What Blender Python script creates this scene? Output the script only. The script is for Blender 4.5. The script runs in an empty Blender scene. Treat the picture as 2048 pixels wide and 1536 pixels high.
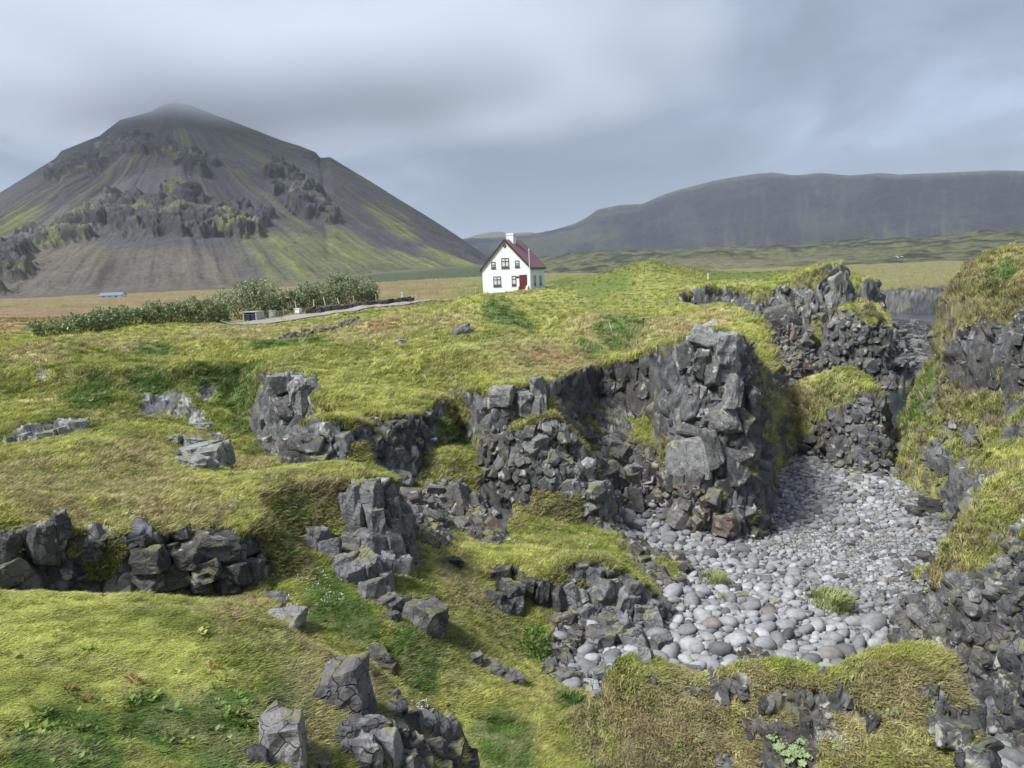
import bpy, bmesh, math, random, time
import numpy as np
from mathutils import Matrix, Vector

T0 = time.perf_counter()
SC = bpy.context.scene
COL = SC.collection
rng = np.random.default_rng(7)
random.seed(7)

# ------------------------------------------------------------------ camera
F = 1547.0                      # focal length in photograph pixels (2048 wide)
CAMZ = 13.0
PITCH = math.atan((768 - 547) / F)
ROLL = math.radians(-2.4)
CM = Matrix.Rotation(math.radians(90) - PITCH, 3, 'X') @ Matrix.Rotation(ROLL, 3, 'Z')
cam = bpy.data.cameras.new('camera')
cam.sensor_width = 36.0
cam.lens = 36.0 * F / 2048.0
cam.clip_start = 0.2
cam.clip_end = 40000
camo = bpy.data.objects.new('camera', cam)
camo.matrix_world = Matrix.Translation((0, 0, CAMZ)) @ CM.to_4x4()
COL.objects.link(camo)
SC.camera = camo
CMN = np.array(CM)

# ------------------------------------------------------------------ light
SUN_EL, SUN_AZ = math.radians(52), math.radians(-125)     # azimuth clockwise from +Y
world = bpy.data.worlds.new('World')
SC.world = world
world.use_nodes = True
SC.view_settings.view_transform = 'Standard'
SC.view_settings.look = 'None'
SC.view_settings.gamma = 1.0
SC.view_settings.use_curve_mapping = False
SC.view_settings.exposure = 2.0
SC.cycles.max_bounces = 6
SC.cycles.diffuse_bounces = 2
SC.cycles.glossy_bounces = 2
SC.cycles.transmission_bounces = 3
SC.cycles.volume_bounces = 3
SC.cycles.transparent_max_bounces = 12
SC.cycles.use_denoising = True
SC.cycles.volume_step_rate = 1.0
SC.cycles.volume_max_steps = 96

def make_world():
    nt = world.node_tree; N = nt.nodes; L = nt.links
    for n in list(N): N.remove(n)
    out = N.new('ShaderNodeOutputWorld'); bg = N.new('ShaderNodeBackground')
    L.new(bg.outputs[0], out.inputs[0])
    sky = N.new('ShaderNodeTexSky'); sky.sky_type = 'NISHITA'; sky.sun_disc = False
    sky.sun_elevation = SUN_EL; sky.sun_rotation = SUN_AZ
    sky.air_density = 1.0; sky.dust_density = 1.5
    bg.inputs['Strength'].default_value = 0.1
    tc = N.new('ShaderNodeTexCoord')
    sep = N.new('ShaderNodeSeparateXYZ'); L.new(tc.outputs['Generated'], sep.inputs[0])
    def M(op, a, b=None, clamp=False):
        n = N.new('ShaderNodeMath'); n.operation = op; n.use_clamp = clamp
        for i, v in enumerate((a, b)):
            if v is None: continue
            if isinstance(v, (int, float)): n.inputs[i].default_value = v
            else: L.new(v, n.inputs[i])
        return n.outputs[0]
    # direction projected on a cloud deck that curves down at the horizon
    zz = M('ADD', M('MAXIMUM', sep.outputs['Z'], 0.0), 0.16)
    u = M('DIVIDE', sep.outputs['X'], zz); v = M('DIVIDE', sep.outputs['Y'], zz)
    cmb = N.new('ShaderNodeCombineXYZ'); L.new(u, cmb.inputs[0]); L.new(v, cmb.inputs[1])
    def noise(scale, detail, rough, off, stretch, rot=0.0, dist=0.3):
        mp = N.new('ShaderNodeMapping'); mp.inputs['Location'].default_value = off
        mp.inputs['Scale'].default_value = stretch; mp.inputs['Rotation'].default_value = (0, 0, rot)
        L.new(cmb.outputs[0], mp.inputs[0])
        n = N.new('ShaderNodeTexNoise'); n.inputs['Scale'].default_value = scale
        n.inputs['Detail'].default_value = detail; n.inputs['Roughness'].default_value = rough
        n.inputs['Distortion'].default_value = dist
        L.new(mp.outputs[0], n.inputs['Vector']); return n.outputs['Fac']
    n1 = noise(0.6, 4, 0.5, (3.1, 1.7, 0), (1.0, 0.55, 1), 0.6)
    n2 = noise(1.9, 7, 0.58, (7.3, 4.1, 0), (1.0, 0.5, 1), 0.8, 0.6)
    dens = M('ADD', M('MULTIPLY', M('SUBTRACT', n1, .5), 1.0), M('MULTIPLY', M('SUBTRACT', n2, .5), 0.9)); dens = M('ADD', dens, .5)
    dens = M('ADD', dens, M('MULTIPLY', M('EXPONENT', M('MULTIPLY', M('MAXIMUM', sep.outputs['Z'], 0.0), -8.0)), 0.34))
    # thin places in the deck (bright) and thick banks (dark): directions in the sky
    def blob(az, el, wa, we, tilt):
        a = math.radians(az); e = math.radians(el)
        d = Vector((math.sin(a)*math.cos(e), math.cos(a)*math.cos(e), math.sin(e)))
        r = Vector((math.cos(a), -math.sin(a), 0)); up = r.cross(d)
        t = math.radians(tilt)
        ax = (r*math.cos(t) + up*math.sin(t)); ay = (up*math.cos(t) - r*math.sin(t))
        def dot(vec, w):
            n = N.new('ShaderNodeVectorMath'); n.operation = 'DOT_PRODUCT'
            L.new(tc.outputs['Generated'], n.inputs[0]); n.inputs[1].default_value = vec
            return M('MULTIPLY', n.outputs['Value'], 1/math.sin(math.radians(w)))
        x = dot(ax, wa); y = dot(ay, we)
        x = M('ADD', x, M('MULTIPLY', M('SUBTRACT', n2, 0.5), 2.2))
        y = M('ADD', y, M('MULTIPLY', M('SUBTRACT', n1, 0.5), 3.0))
        q = M('ADD', M('MULTIPLY', x, x), M('MULTIPLY', y, y))
        return M('EXPONENT', M('MULTIPLY', q, -1.0))
    for (az, el, wa, we, tilt, amt) in SKY_BLOBS:
        dens = M('ADD', dens, M('MULTIPLY', blob(az, el, wa, we, tilt), amt))
    ramp = N.new('ShaderNodeValToRGB')
    L.new(dens, ramp.inputs[0])
    cr = ramp.color_ramp
    stops = [(0.20, (2.65, 3.12, 3.82)), (0.36, (2.1, 2.5, 3.25)), (0.50, (1.72, 2.03, 2.64)), (0.64, (1.42, 1.67, 2.16)), (0.85, (1.15, 1.37, 1.78))]
    while len(cr.elements) < len(stops): cr.elements.new(0.5)
    for e, (p, c) in zip(cr.elements, stops):
        e.position = p; e.color = (c[0]/5, c[1]/5, c[2]/5, 1)
    sc5 = N.new('ShaderNodeVectorMath'); sc5.operation = 'SCALE'; sc5.inputs['Scale'].default_value = 5.0*SKY_GAIN
    L.new(ramp.outputs[0], sc5.inputs[0])
    mix = N.new('ShaderNodeMix'); mix.data_type = 'RGBA'; mix.inputs[0].default_value = 0.975
    L.new(sky.outputs[0], mix.inputs[6]); L.new(sc5.outputs[0], mix.inputs[7])
    L.new(mix.outputs[2], bg.inputs[0])
SKY_GAIN = 0.565
# azimuth, elevation, half widths along / across, tilt, density change
SKY_BLOBS = [
    (18.5, 19.5, 8, 2.0, 40, -0.15),
    (13, 12.5, 7, 2.4, 20, -0.06),
    (20.5, 8.2, 3.0, 1.1, 48, -0.12),
    (33, 9.5, 9, 1.8, 25, -0.07),
    (36, 19, 7, 3, 20, -0.14),
    (-31, 16, 9, 12, 0, -0.05),
    (-35, 4.5, 7, 4.5, 0, -0.10),
    (-3, 8.0, 14, 3.6, -6, 0.17),
    (2, 3.0, 12, 3.0, 0, 0.15),
    
    (-15, 13.0, 14, 5.0, -8, 0.06),
    (12, 6.5, 9, 2.0, 14, 0.10),
    (28, 13, 8, 2.0, 30, 0.08),
]
make_world()

sun = bpy.data.lights.new('sun', 'SUN')
sun.energy = 1.5
sun.angle = math.radians(14)
sun.color = (1.0, 0.975, 0.94)
suno = bpy.data.objects.new('sun', sun)
sd = Vector((math.sin(SUN_AZ)*math.cos(SUN_EL), math.cos(SUN_AZ)*math.cos(SUN_EL), math.sin(SUN_EL)))
suno.rotation_euler = sd.to_track_quat('Z', 'Y').to_euler()
suno.location = (0, 0, 60)
COL.objects.link(suno)

# ------------------------------------------------------------------ numpy noise
def _h(ix, iy, iz, s):
    h = (ix.astype(np.uint32)*np.uint32(374761393) + iy.astype(np.uint32)*np.uint32(668265263)
         + iz.astype(np.uint32)*np.uint32(2147483647 & 1274126177) + np.uint32(s)*np.uint32(974711))
    h = (h ^ (h >> np.uint32(13)))*np.uint32(1274126177)
    h = (h ^ (h >> np.uint32(15)))*np.uint32(2246822519)
    return h ^ (h >> np.uint32(16))
def _f(h): return (h & np.uint32(0xFFFFFF)).astype(np.float32)/np.float32(0xFFFFFF)
def vnoise(P, scale, seed=0):
    """value noise, P (...,3), result about -1..1"""
    q = P.astype(np.float32)*np.float32(scale) + np.float32(1000)
    i = np.floor(q).astype(np.int64); f = q - i
    f = f*f*(3-2*f)
    r = 0
    for dx in (0, 1):
        wx = f[..., 0] if dx else 1-f[..., 0]
        for dy in (0, 1):
            wy = f[..., 1] if dy else 1-f[..., 1]
            for dz in (0, 1):
                wz = f[..., 2] if dz else 1-f[..., 2]
                r = r + wx*wy*wz*_f(_h(i[..., 0]+dx, i[..., 1]+dy, i[..., 2]+dz, seed))
    return r*2-1
def fbm(P, scale, octaves=4, gain=0.5, seed=0, ridged=False):
    t = 0; a = 1.0; n = 0
    for o in range(octaves):
        v = vnoise(P, scale*2.03**o, seed+o*17)
        if ridged: v = 1-2*np.abs(v)
        t = t + a*v; n += a; a *= gain
    return t/n
def voronoi(P, scale, seed=0, jit=0.9):
    """nearest and second distance, offset vector to the nearest cell centre, and three random values of that cell"""
    q = P.astype(np.float32)*np.asarray(scale, np.float32) + np.float32(1000)
    i = np.floor(q).astype(np.int64)
    n = q.shape[0]
    b1 = np.full(n, 9, np.float32); b2 = np.full(n, 9, np.float32)
    off = np.zeros((n, 3), np.float32); hh = np.zeros(n, np.uint32)
    for dx in (-1, 0, 1):
        for dy in (-1, 0, 1):
            for dz in (-1, 0, 1):
                jx, jy, jz = i[:, 0]+dx, i[:, 1]+dy, i[:, 2]+dz
                h = _h(jx, jy, jz, seed)
                cx = jx + 0.5 + jit*(_f(h)-0.5)
                h2 = h*np.uint32(747796405) + np.uint32(2891336453); h2 ^= h2 >> np.uint32(13)
                cy = jy + 0.5 + jit*(_f(h2)-0.5)
                h3 = h2*np.uint32(747796405) + np.uint32(277803737); h3 ^= h3 >> np.uint32(14)
                cz = jz + 0.5 + jit*(_f(h3)-0.5)
                ox = q[:, 0]-cx; oy = q[:, 1]-cy; oz = q[:, 2]-cz
                d = np.sqrt(ox*ox+oy*oy+oz*oz).astype(np.float32)
                near = d < b1
                b2 = np.where(near, b1, np.minimum(b2, d))
                b1 = np.where(near, d, b1)
                off[near] = np.stack([ox[near], oy[near], oz[near]], 1)
                hh = np.where(near, h3, hh)
    r1 = _f(hh*np.uint32(2654435761)); r2 = _f((hh ^ np.uint32(0x9E3779B9))*np.uint32(2246822519) >> np.uint32(3))
    r3 = _f((hh ^ np.uint32(0x51ED270B))*np.uint32(3266489917) >> np.uint32(5))
    return b1, b2, off, r1, r2, r3
def smooth(a, b, x):
    t = np.clip((x-a)/(b-a), 0, 1); return t*t*(3-2*t)
def lerp(a, b, t): return a + (b-a)*t
def cmix(a, b, t): return a + (np.asarray(b, np.float32)-a)*t[:, None]

# ------------------------------------------------------------------ photograph pixel -> place
def ray(px, py):
    d = CMN @ np.array([(px-1024)/F, -(py-768)/F, -1.0]); return d/np.linalg.norm(d)
def W(px, py, mode, val):
    """world point seen at a pixel: 'r' = horizontal distance, 'z' = height above the sea"""
    d = ray(px, py)
    t = val/math.hypot(d[0], d[1]) if mode == 'r' else (val-CAMZ)/d[2]
    return np.array([d[0]*t, d[1]*t, CAMZ+d[2]*t])
def POL(az, r, z):
    a = math.radians(az); return np.array([r*math.sin(a), r*math.cos(a), z])
def project(P):
    q = (P - np.array([0, 0, CAMZ])) @ CMN
    z = -q[..., 2]; z = np.where(np.abs(z) < 1e-6, 1e-6, z)
    return 1024 + F*q[..., 0]/z, 768 - F*q[..., 1]/z, z
# ------------------------------------------------------------------ the lie of the land
def pts(lst):
    out = []
    for t in lst:
        out.append(POL(t[1], t[2], t[3]) if t[0] == 'p' else W(t[0], t[1], t[2], t[3]))
    return np.array(out)
BASE = pts([
    ('p', -180, 1.0, 11.4), ('p', 0, 1.2, 11.3), ('p', 90, 1.0, 11.4), ('p', -90, 1.0, 11.4),
    ('p', -180, 10, 10.5), ('p', 120, 10, 10), ('p', -120, 10, 10.3), ('p', 90, 8, 8.5), ('p', -80, 8, 9.6), ('p', -60, 6, 8.6),
    ('p', -180, 60, 9), ('p', 120, 60, 5), ('p', -120, 60, 9), ('p', 80, 30, 4), ('p', -80, 40, 8),
    ('p', -30, 4, 9.0), ('p', 0, 2.5, 10.4), ('p', 0, 5, 8.2), ('p', 20, 3, 9.8), ('p', 20, 6, 7.0), ('p', 40, 4, 8.8), ('p', 45, 8, 5.8),
    ('p', 5, 8, 6.2), ('p', 20, 9, 4.9), ('p', 32, 10, 4.0), ('p', 45, 14, 2.6), ('p', -10, 8, 6.6), ('p', -20, 9, 7.0),
    (1000, 1536, 'z', 4.6), (1000, 1480, 'z', 4.5), (900, 1450, 'z', 4.7), (1100, 1420, 'z', 4.0), (1160, 1385, 'z', 3.2),
    (850, 1350, 'z', 5.2), (800, 1270, 'z', 5.6), (700, 1200, 'z', 6.0), (900, 1270, 'z', 4.9), (900, 1180, 'z', 4.8), (950, 1215, 'z', 4.3), (1000, 1235, 'z', 3.7), (1050, 1265, 'z', 3.3), (1100, 1290, 'z', 3.0),
    (640, 1080, 'z', 6.5), (600, 1180, 'z', 6.4), (1050, 1330, 'z', 3.3), (1120, 1318, 'z', 2.9), (1200, 1312, 'z', 2.6), (960, 1340, 'z', 4.3), ('p', -17.5, 12.8, 6.5),
    ('p', -27, 13.4, 6.6), ('p', -33, 13.4, 6.7), ('p', -23, 13.2, 6.5), ('p', -19, 14.5, 6.5), ('p', -27, 15.6, 6.7), ('p', -33, 15.6, 6.8), ('p', -38, 13, 6.9), ('p', -46, 13, 7.4),
    (850, 1100, 'z', 4.9), (950, 1075, 'z', 4.3), (1100, 1085, 'z', 3.8), (1230, 1080, 'z', 3.3), (1300, 1130, 'z', 2.8),
    (820, 1010, 'z', 5.0), (900, 1040, 'z', 4.5), (850, 970, 'z', 5.4), (980, 1050, 'z', 4.1), (900, 900, 'z', 6.4),
    (1200, 1040, 'z', 3.0), (1230, 960, 'r', 33), (1300, 960, 'r', 33.6), (1365, 1000, 'z', 2.4), (1280, 870, 'r', 36.3), (1330, 905, 'r', 35.4), (1225, 860, 'r', 36.3), (1210, 800, 'r', 39.5), (1360, 955, 'r', 34.2),
    (1250, 1020, 'z', 2.6), (1350, 1060, 'z', 2.2), (1450, 1040, 'z', 1.9), (1560, 890, 'z', 1.6), (1650, 950, 'z', 1.3),
    (1750, 920, 'z', 1.0), (1850, 960, 'z', 0.8), (1900, 1040, 'z', 0.5), (1850, 1100, 'z', 0.8), (1750, 1150, 'z', 1.4),
    (1600, 1200, 'z', 1.9), (1450, 1200, 'z', 2.4), (1350, 1250, 'z', 2.6), (1500, 1290, 'z', 2.3), (1700, 1290, 'z', 1.8),
    (1820, 1270, 'z', 1.5), (1250, 1300, 'z', 2.6), (1180, 1340, 'z', 2.8), (1500, 1000, 'z', 1.8),
    (2000, 1450, 'z', 1.4), (2040, 1530, 'z', 1.6), (1960, 1420, 'z', 1.4), (2200, 1450, 'z', 1.2), (2200, 1700, 'z', 2.2), (1900, 1500, 'z', 1.8),
    (1785, 830, 'z', -0.1), (1778, 790, 'z', -.3), (1780, 760, 'z', -0.1), (1800, 750, 'z', -.1), (1850, 690, 'z', 0.5), (1835, 640, 'z', -0.3), (1850, 615, 'z', -.3), (1900, 600, 'z', -0.2), (1800, 640, 'z', -.2), (1820, 720, 'z', .6), (2100, 620, 'z', 0.3), (2300, 700, 'z', 0.5),
    (1700, 742, 'z', 0.3), (1600, 720, 'z', 1.2), (1640, 740, 'z', 0.7), (1570, 650, 'z', 4.0), (1590, 690, 'z', 2.4), (1540, 610, 'z', 6.0), (1550, 800, 'z', 2.2), (1600, 780, 'z', 1.5),
    (0, 860, 'z', 7.8), (150, 835, 'z', 7.8), (100, 765, 'z', 8.0), (280, 800, 'z', 7.8), (300, 765, 'z', 8.0), (0, 710, 'z', 8.4), (250, 705, 'z', 8.4), (-300, 800, 'z', 8.0),
    (460, 850, 'z', 6.8), (510, 920, 'z', 5.8), (500, 800, 'z', 7.0), (560, 890, 'z', 5.6), (600, 930, 'r', 26.5), (440, 780, 'z', 7.6), (700, 930, 'r', 25.5),
    (100, 672, 'z', 8.0), (480, 655, 'z', 8.0),
    ('p', -40, 120, 8.2), ('p', -20, 120, 8.2), ('p', -40, 300, 9), ('p', -20, 300, 9), ('p', 0, 300, 8.5),
    ('p', 15, 160, 8), ('p', 26, 130, 0.0), ('p', 30, 170, 0.2), ('p', 26, 205, 0.5), ('p', 40, 150, 0.5), ('p', 50, 90, 0.5),
    ('p', 26, 60, .4), ('p', 28, 225, 5.4), ('p', 35, 225, 5.4), ('p', 24, 232, 5.4), ('p', 50, 230, 5), ('p', 30, 330, 6.3), ('p', 20, 260, 7.5),
    ('p', -60, 600, 10), ('p', -30, 600, 10), ('p', 0, 600, 10), ('p', 30, 600, 9), ('p', 60, 600, 9), ('p', -150, 600, 10), ('p', 120, 600, 2),
])
# landforms: outline seen from above; vertex = (px, py, 'r', distance, side slope, rockiness of the side) or ('p', az, r, z, slope, rock)
LAND = {}
def land(name, edge, inner=(), slope=3.0, rock=1.0, lip=0.25, amp=1.0):
    v = pts(edge)
    s = np.array([(t[4] if len(t) > 4 else slope) for t in edge], float)
    k = np.array([(t[5] if len(t) > 5 else rock) for t in edge], float)
    top = np.vstack([v, pts(list(inner))]) if len(inner) else v
    LAND[name] = dict(v=v, s=s, k=k, top=top, lip=lip, amp=amp)
land('front_lawn', [
    (-900, 1120, 'r', 11.5, 2, .2), (-400, 1135, 'r', 11, 2, .2), (0, 1150, 'r', 10.5, 1.6, .2), (150, 1163, 'r', 10.5, 1.6, .2), (300, 1162, 'r', 10.6, 1.6, .2), (430, 1172, 'r', 10.4, 1.6, .2),
    (520, 1197, 'r', 10.1, 1.6, .3), (585, 1245, 'r', 9.6, 1.6, .4), (640, 1275, 'r', 9.5, 1.2, .1), (720, 1295, 'r', 9.6, 1.3, .1), (765, 1335, 'r', 9.5, 1.6, .5),
    (800, 1385, 'r', 9.1, 2.5, .9), (860, 1420, 'r', 8.9, 3.5, 1), (918, 1450, 'r', 8.8, 3.5, 1), (925, 1500, 'r', 8.3, 3.5, 1), (915, 1560, 'r', 7.6, 3, 1), (900, 1660, 'r', 6.6, 2, .5), ('p', 0, 4, 8.9), ('p', 10, 1.6, 10.7),
    ('p', 60, 1.5, 11), ('p', 150, 3, 11), ('p', -120, 6, 10.6), ('p', -80, 8, 9.8)],
    [(0, 1300, 'r', 8.2), (250, 1300, 'r', 8.3), (0, 1536, 'r', 6.0), (300, 1500, 'r', 6.6), (500, 1400, 'r', 7.4), (400, 1250, 'r', 8.9), (620, 1500, 'r', 6.9), (560, 1330, 'r', 8.5), (700, 1400, 'r', 8.2), (800, 1500, 'r', 7.4),
     ('p', -30, 4, 9.3), ('p', -10, 3, 9.9), ('p', -60, 3, 10.1), ('p', 0, 1, 11.3)], slope=1.6, rock=.2)
land('second_terrace', [
    (-900, 1060, 'r', 15.5), (-300, 1060, 'r', 16.2), (0, 1042, 'r', 16.8, 2.6, .9), (60, 1038, 'r', 17, 2.6, .9), (150, 1035, 'r', 17.2, 2.6, .8), (260, 1035, 'r', 17, 3, 1), (400, 1040, 'r', 16.8, 3.5, 1), (480, 1045, 'r', 17, 3.5, 1),
    (510, 1010, 'r', 17.8, 1.2, .15), (490, 965, 'r', 19.0, 1.2, .15), (560, 950, 'r', 19.6, 1.6, .25), (690, 948, 'r', 20.2, 2.0, .4), (748, 930, 'r', 21, 3, 1),
    (740, 922, 'r', 22.3, 3, 1), (600, 914, 'r', 23.5, 1.5, .2), (470, 925, 'r', 22.5, 2.5, .6), (455, 890, 'r', 24, 3, 1), (430, 862, 'r', 26, 2, .6),
    (330, 838, 'r', 28.5, 1.0, .1), (200, 845, 'r', 28.5, .8, .1), (0, 880, 'r', 26.5, .8, .1), (-400, 880, 'r', 26), (-900, 880, 'r', 26)],
    [(200, 960, 'r', 20.5), (350, 900, 'r', 24), (0, 960, 'r', 20.5)], lip=.35)
land('grey_pillar', [
    (698, 980, 'r', 19.7), (735, 972, 'r', 19.4), (772, 965, 'r', 19.7), (792, 965, 'r', 20.4), (796, 958, 'r', 21.2), (750, 940, 'r', 21.8), (700, 945, 'r', 20.8)], slope=5.5, lip=.1)
land('low_bluff', [
    (1175, 1385, 'r', 14.2, 1.0, .3), (1225, 1316, 'r', 13.7), (1300, 1303, 'r', 13.5), (1400, 1304, 'r', 13.4), (1500, 1306, 'r', 13.2), (1620, 1308, 'r', 13.1), (1700, 1298, 'r', 13.0),
    (1800, 1290, 'r', 13.0), (1880, 1284, 'r', 13.1, 2.5), (1925, 1316, 'r', 13.2, 4, 1), (1955, 1395, 'r', 12.9, 5, 1), (1980, 1475, 'r', 12.4, 5, 1), (1992, 1560, 'r', 11.8, 5, 1), (1960, 1560, 'r', 11.6, 1.6, .5), (1920, 1400, 'r', 12.3, 1.5, .4), (1800, 1335, 'r', 12.5, 1.4, .35), (1600, 1345, 'r', 12.6, 1.4, .35), (1400, 1340, 'r', 12.9, 1.4, .35), (1280, 1340, 'r', 13.1, 1.3, .3), (1200, 1400, 'r', 13.7, 1, .2)],
    slope=2.4, rock=.6, lip=.15)
land('bench', [
    (815, 1062, 'r', 24.5, .8, 0), (850, 1095, 'r', 23.2, .8, 0), (900, 1125, 'r', 22.4, .8, .1), (960, 1150, 'r', 21.6, 2.2, .8), (1010, 1125, 'r', 22.2, 3, 1), (1065, 1150, 'r', 21.7, 3, 1), (1120, 1128, 'r', 22, 2.6, 1),
    (1180, 1112, 'r', 22.2, 2.2, 1), (1230, 1128, 'r', 22.2, 2.2, 1), (1285, 1165, 'r', 21.9, 2.4, 1), (1325, 1215, 'r', 21.7, 3.5, 1), (1300, 1180, 'r', 22.8, 1.2, .3), (1250, 1110, 'r', 25.0, 1, 0), (1230, 1072, 'r', 26.5, 1, 0), (1000, 1068, 'r', 26.5, 1, 0), (880, 1070, 'r', 25.5, 1, .2)],
    [(1120, 1095, 'r', 25)], slope=2, lip=.15)
land('main_headland', [
    (-1500, 740, 'r', 45, .6, 0), (-400, 735, 'r', 46, .6, 0), (0, 735, 'r', 46, .5, 0), (250, 745, 'r', 43, .9, .3), (350, 750, 'r', 42, 1.2, .4), (430, 745, 'r', 42, 1.0, .2), (480, 725, 'r', 44, .8, 0), (520, 735, 'r', 40, .9, .1), (538, 745, 'r', 34.5, 5, 1), (575, 752, 'r', 33, 5, 1),
    (635, 800, 'r', 30, 3.5, 1), (690, 815, 'r', 29, 1.5, .3), (740, 812, 'r', 29.2, 2.2, .5), (775, 822, 'r', 28.5, 3.2, 1), (850, 815, 'r', 29.5, 3.2, 1), (872, 792, 'r', 31.5, 2.0, .5), (892, 778, 'r', 33.5, 3, 1), (955, 772, 'r', 32.5, 2.5, 1),
    (968, 775, 'r', 30.2, 4, 1), (1010, 760, 'r', 29.6, 3.5, 1), (1085, 750, 'r', 30.3, 3.5, 1), (1112, 742, 'r', 33, 4, 1), (1165, 732, 'r', 36.5, 5, 1), (1186, 728, 'r', 41, 7, 1), (1232, 718, 'r', 41, 7, 1), (1262, 711, 'r', 40.8, 7, 1), (1322, 696, 'r', 39.8, 7, 1), (1350, 676, 'r', 35.2, 6, 1), (1362, 668, 'r', 33.9, 4.5, 1), (1400, 652, 'r', 33.4, 4.2, 1),
    (1440, 650, 'r', 33.6, 4.5, 1), (1472, 660, 'r', 34.8, 6, 1), (1500, 684, 'r', 37.5, 7, .6), (1520, 712, 'r', 41, 7, .5), (1550, 742, 'r', 46, 5, .5), (1545, 690, 'r', 49, 4, .6), (1530, 640, 'r', 52, 3, 1), (1490, 615, 'r', 60, 2.5, 1), (1440, 603, 'r', 72, 3, 1),
    (1380, 600, 'r', 82, 3, 1), (1345, 598, 'r', 86, 2, .6), (1370, 578, 'r', 88, 3.5, 1), (1450, 570, 'r', 88, 3.5, 1), (1470, 588, 'r', 87, 2.0, .8), (1510, 582, 'r', 87, 1.6, 1), (1560, 568, 'r', 88, 1.6, 1), (1630, 535, 'r', 89, 2.4, 1), (1688, 522, 'r', 90, 3.5, 1), (1692, 545, 'r', 96, 3, 1),
    (1720, 550, 'r', 96, 3, 1), (1742, 552, 'r', 98, 4, 1), (1758, 562, 'r', 106, 5, 1), (1750, 560, 'r', 122, 4, 1), (1690, 548, 'r', 140, 2, .5), ('p', 18, 200, 7.5, .5, .2), ('p', 14, 330, 8.5), ('p', 0, 500, 9), ('p', -60, 500, 9), ('p', -100, 200, 9)],
    [(700, 700, 'z', 9.4), (850, 625, 'r', 78), (950, 598, 'r', 74), (1010, 620, 'r', 70), (1050, 645, 'r', 64), (900, 700, 'z', 9.6), (1000, 690, 'r', 43), (1120, 640, 'r', 62), (1200, 660, 'r', 56), (1210, 680, 'r', 48), (1290, 655, 'r', 50), (1100, 700, 'r', 41), (1290, 690, 'r', 39), (870, 640, 'r', 60), (780, 660, 'r', 58),
     (1130, 592, 'r', 100), (1070, 592, 'r', 96), (1170, 606, 'r', 92), (1000, 600, 'r', 100), (1030, 590, 'r', 134), (1060, 583, 'r', 140), (1130, 575, 'r', 140), (1250, 537, 'r', 118), (1300, 527, 'r', 118), (1350, 537, 'r', 118), (1400, 558, 'r', 115), (1240, 575, 'r', 112), (1150, 552, 'r', 170), (1200, 610, 'r', 84), (1330, 625, 'r', 75), (1400, 615, 'r', 66), (1450, 545, 'r', 125), (1550, 542, 'r', 125), (1350, 600, 'r', 98),
     (480, 645, 'r', 106), (100, 680, 'r', 84), (300, 655, 'r', 92), (600, 680, 'r', 66), (450, 700, 'r', 56), (200, 700, 'r', 58), (0, 640, 'r', 118), (0, 612, 'r', 200), (200, 600, 'r', 300), (430, 597, 'r', 200), (700, 583, 'r', 190), (900, 568, 'r', 200), (900, 557, 'r', 320), (620, 640, 'r', 104), (800, 605, 'r', 120), (700, 620, 'r', 118), (600, 625, 'r', 125), (700, 650, 'r', 84), (1150, 545, 'r', 300), (1400, 540, 'r', 190), (1650, 530, 'r', 125), (250, 730, 'r', 48), (430, 720, 'r', 49), (600, 740, 'r', 36), (800, 770, 'r', 34)],
    slope=3, lip=.3)
land('left_crag', [
    (585, 850, 'r', 29.0), (600, 838, 'r', 27.5), (660, 828, 'r', 27), (705, 835, 'r', 27.2), (745, 850, 'r', 28), (700, 815, 'r', 29.5), (620, 825, 'r', 29.5)], slope=2.2, lip=.15)
land('buttress', [
    (975, 868, 'r', 29.2), (1040, 850, 'r', 28.6), (1110, 828, 'r', 28.8), (1140, 865, 'r', 28.8), (1185, 925, 'r', 28.8), (1215, 985, 'r', 28.6), (1225, 990, 'r', 29.8), (1170, 890, 'r', 31), (1110, 800, 'r', 32), (1000, 800, 'r', 31.5)], slope=2.8, lip=.15)
land('sea_stack', [
    (1553, 800, 'r', 51, 4), (1580, 775, 'r', 50.5, 3), (1625, 790, 'r', 49.5, 2.4), (1665, 812, 'r', 48.0, 2.6), (1700, 790, 'r', 47.3, 3.5), (1750, 785, 'r', 47.2, 5), (1768, 830, 'r', 47, 5), (1772, 800, 'r', 50), (1745, 745, 'r', 52), (1690, 728, 'r', 52.5), (1620, 742, 'r', 53), (1575, 765, 'r', 53.5)],
    [(1690, 735, 'r', 50), (1640, 755, 'r', 51)], slope=3.5, lip=.25)
land('far_stack', [
    (1648, 655, 'r', 86), (1668, 618, 'r', 85), (1700, 603, 'r', 84.5), (1740, 602, 'r', 84.5), (1762, 622, 'r', 84.5), (1782, 648, 'r', 86), (1796, 676, 'r', 88, 2.5), (1782, 636, 'r', 95), (1760, 600, 'r', 98), (1700, 600, 'r', 96)], slope=3.5, lip=.2)
land('right_headland', [
    (1872, 615, 'r', 52, 8, .3), (1885, 585, 'r', 50, 7, .3), (1925, 562, 'r', 48.6, 5, .3), (1965, 548, 'r', 47.5, 4.5, .3), (2048, 560, 'r', 46, 4.5, .3), (2200, 560, 'r', 44, 4.5, .3), (2600, 560, 'r', 40, 4, .3),
    (3600, 500, 'r', 48), (3000, 460, 'r', 80), (2400, 440, 'r', 70), (2048, 480, 'r', 66), (1940, 530, 'r', 62), (1895, 565, 'r', 57)],
    [(1960, 512, 'r', 51), (2010, 498, 'r', 53), (2060, 496, 'r', 53), (1925, 538, 'r', 51), (2300, 470, 'r', 56)], slope=4.5, rock=.3, lip=.5)
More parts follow.
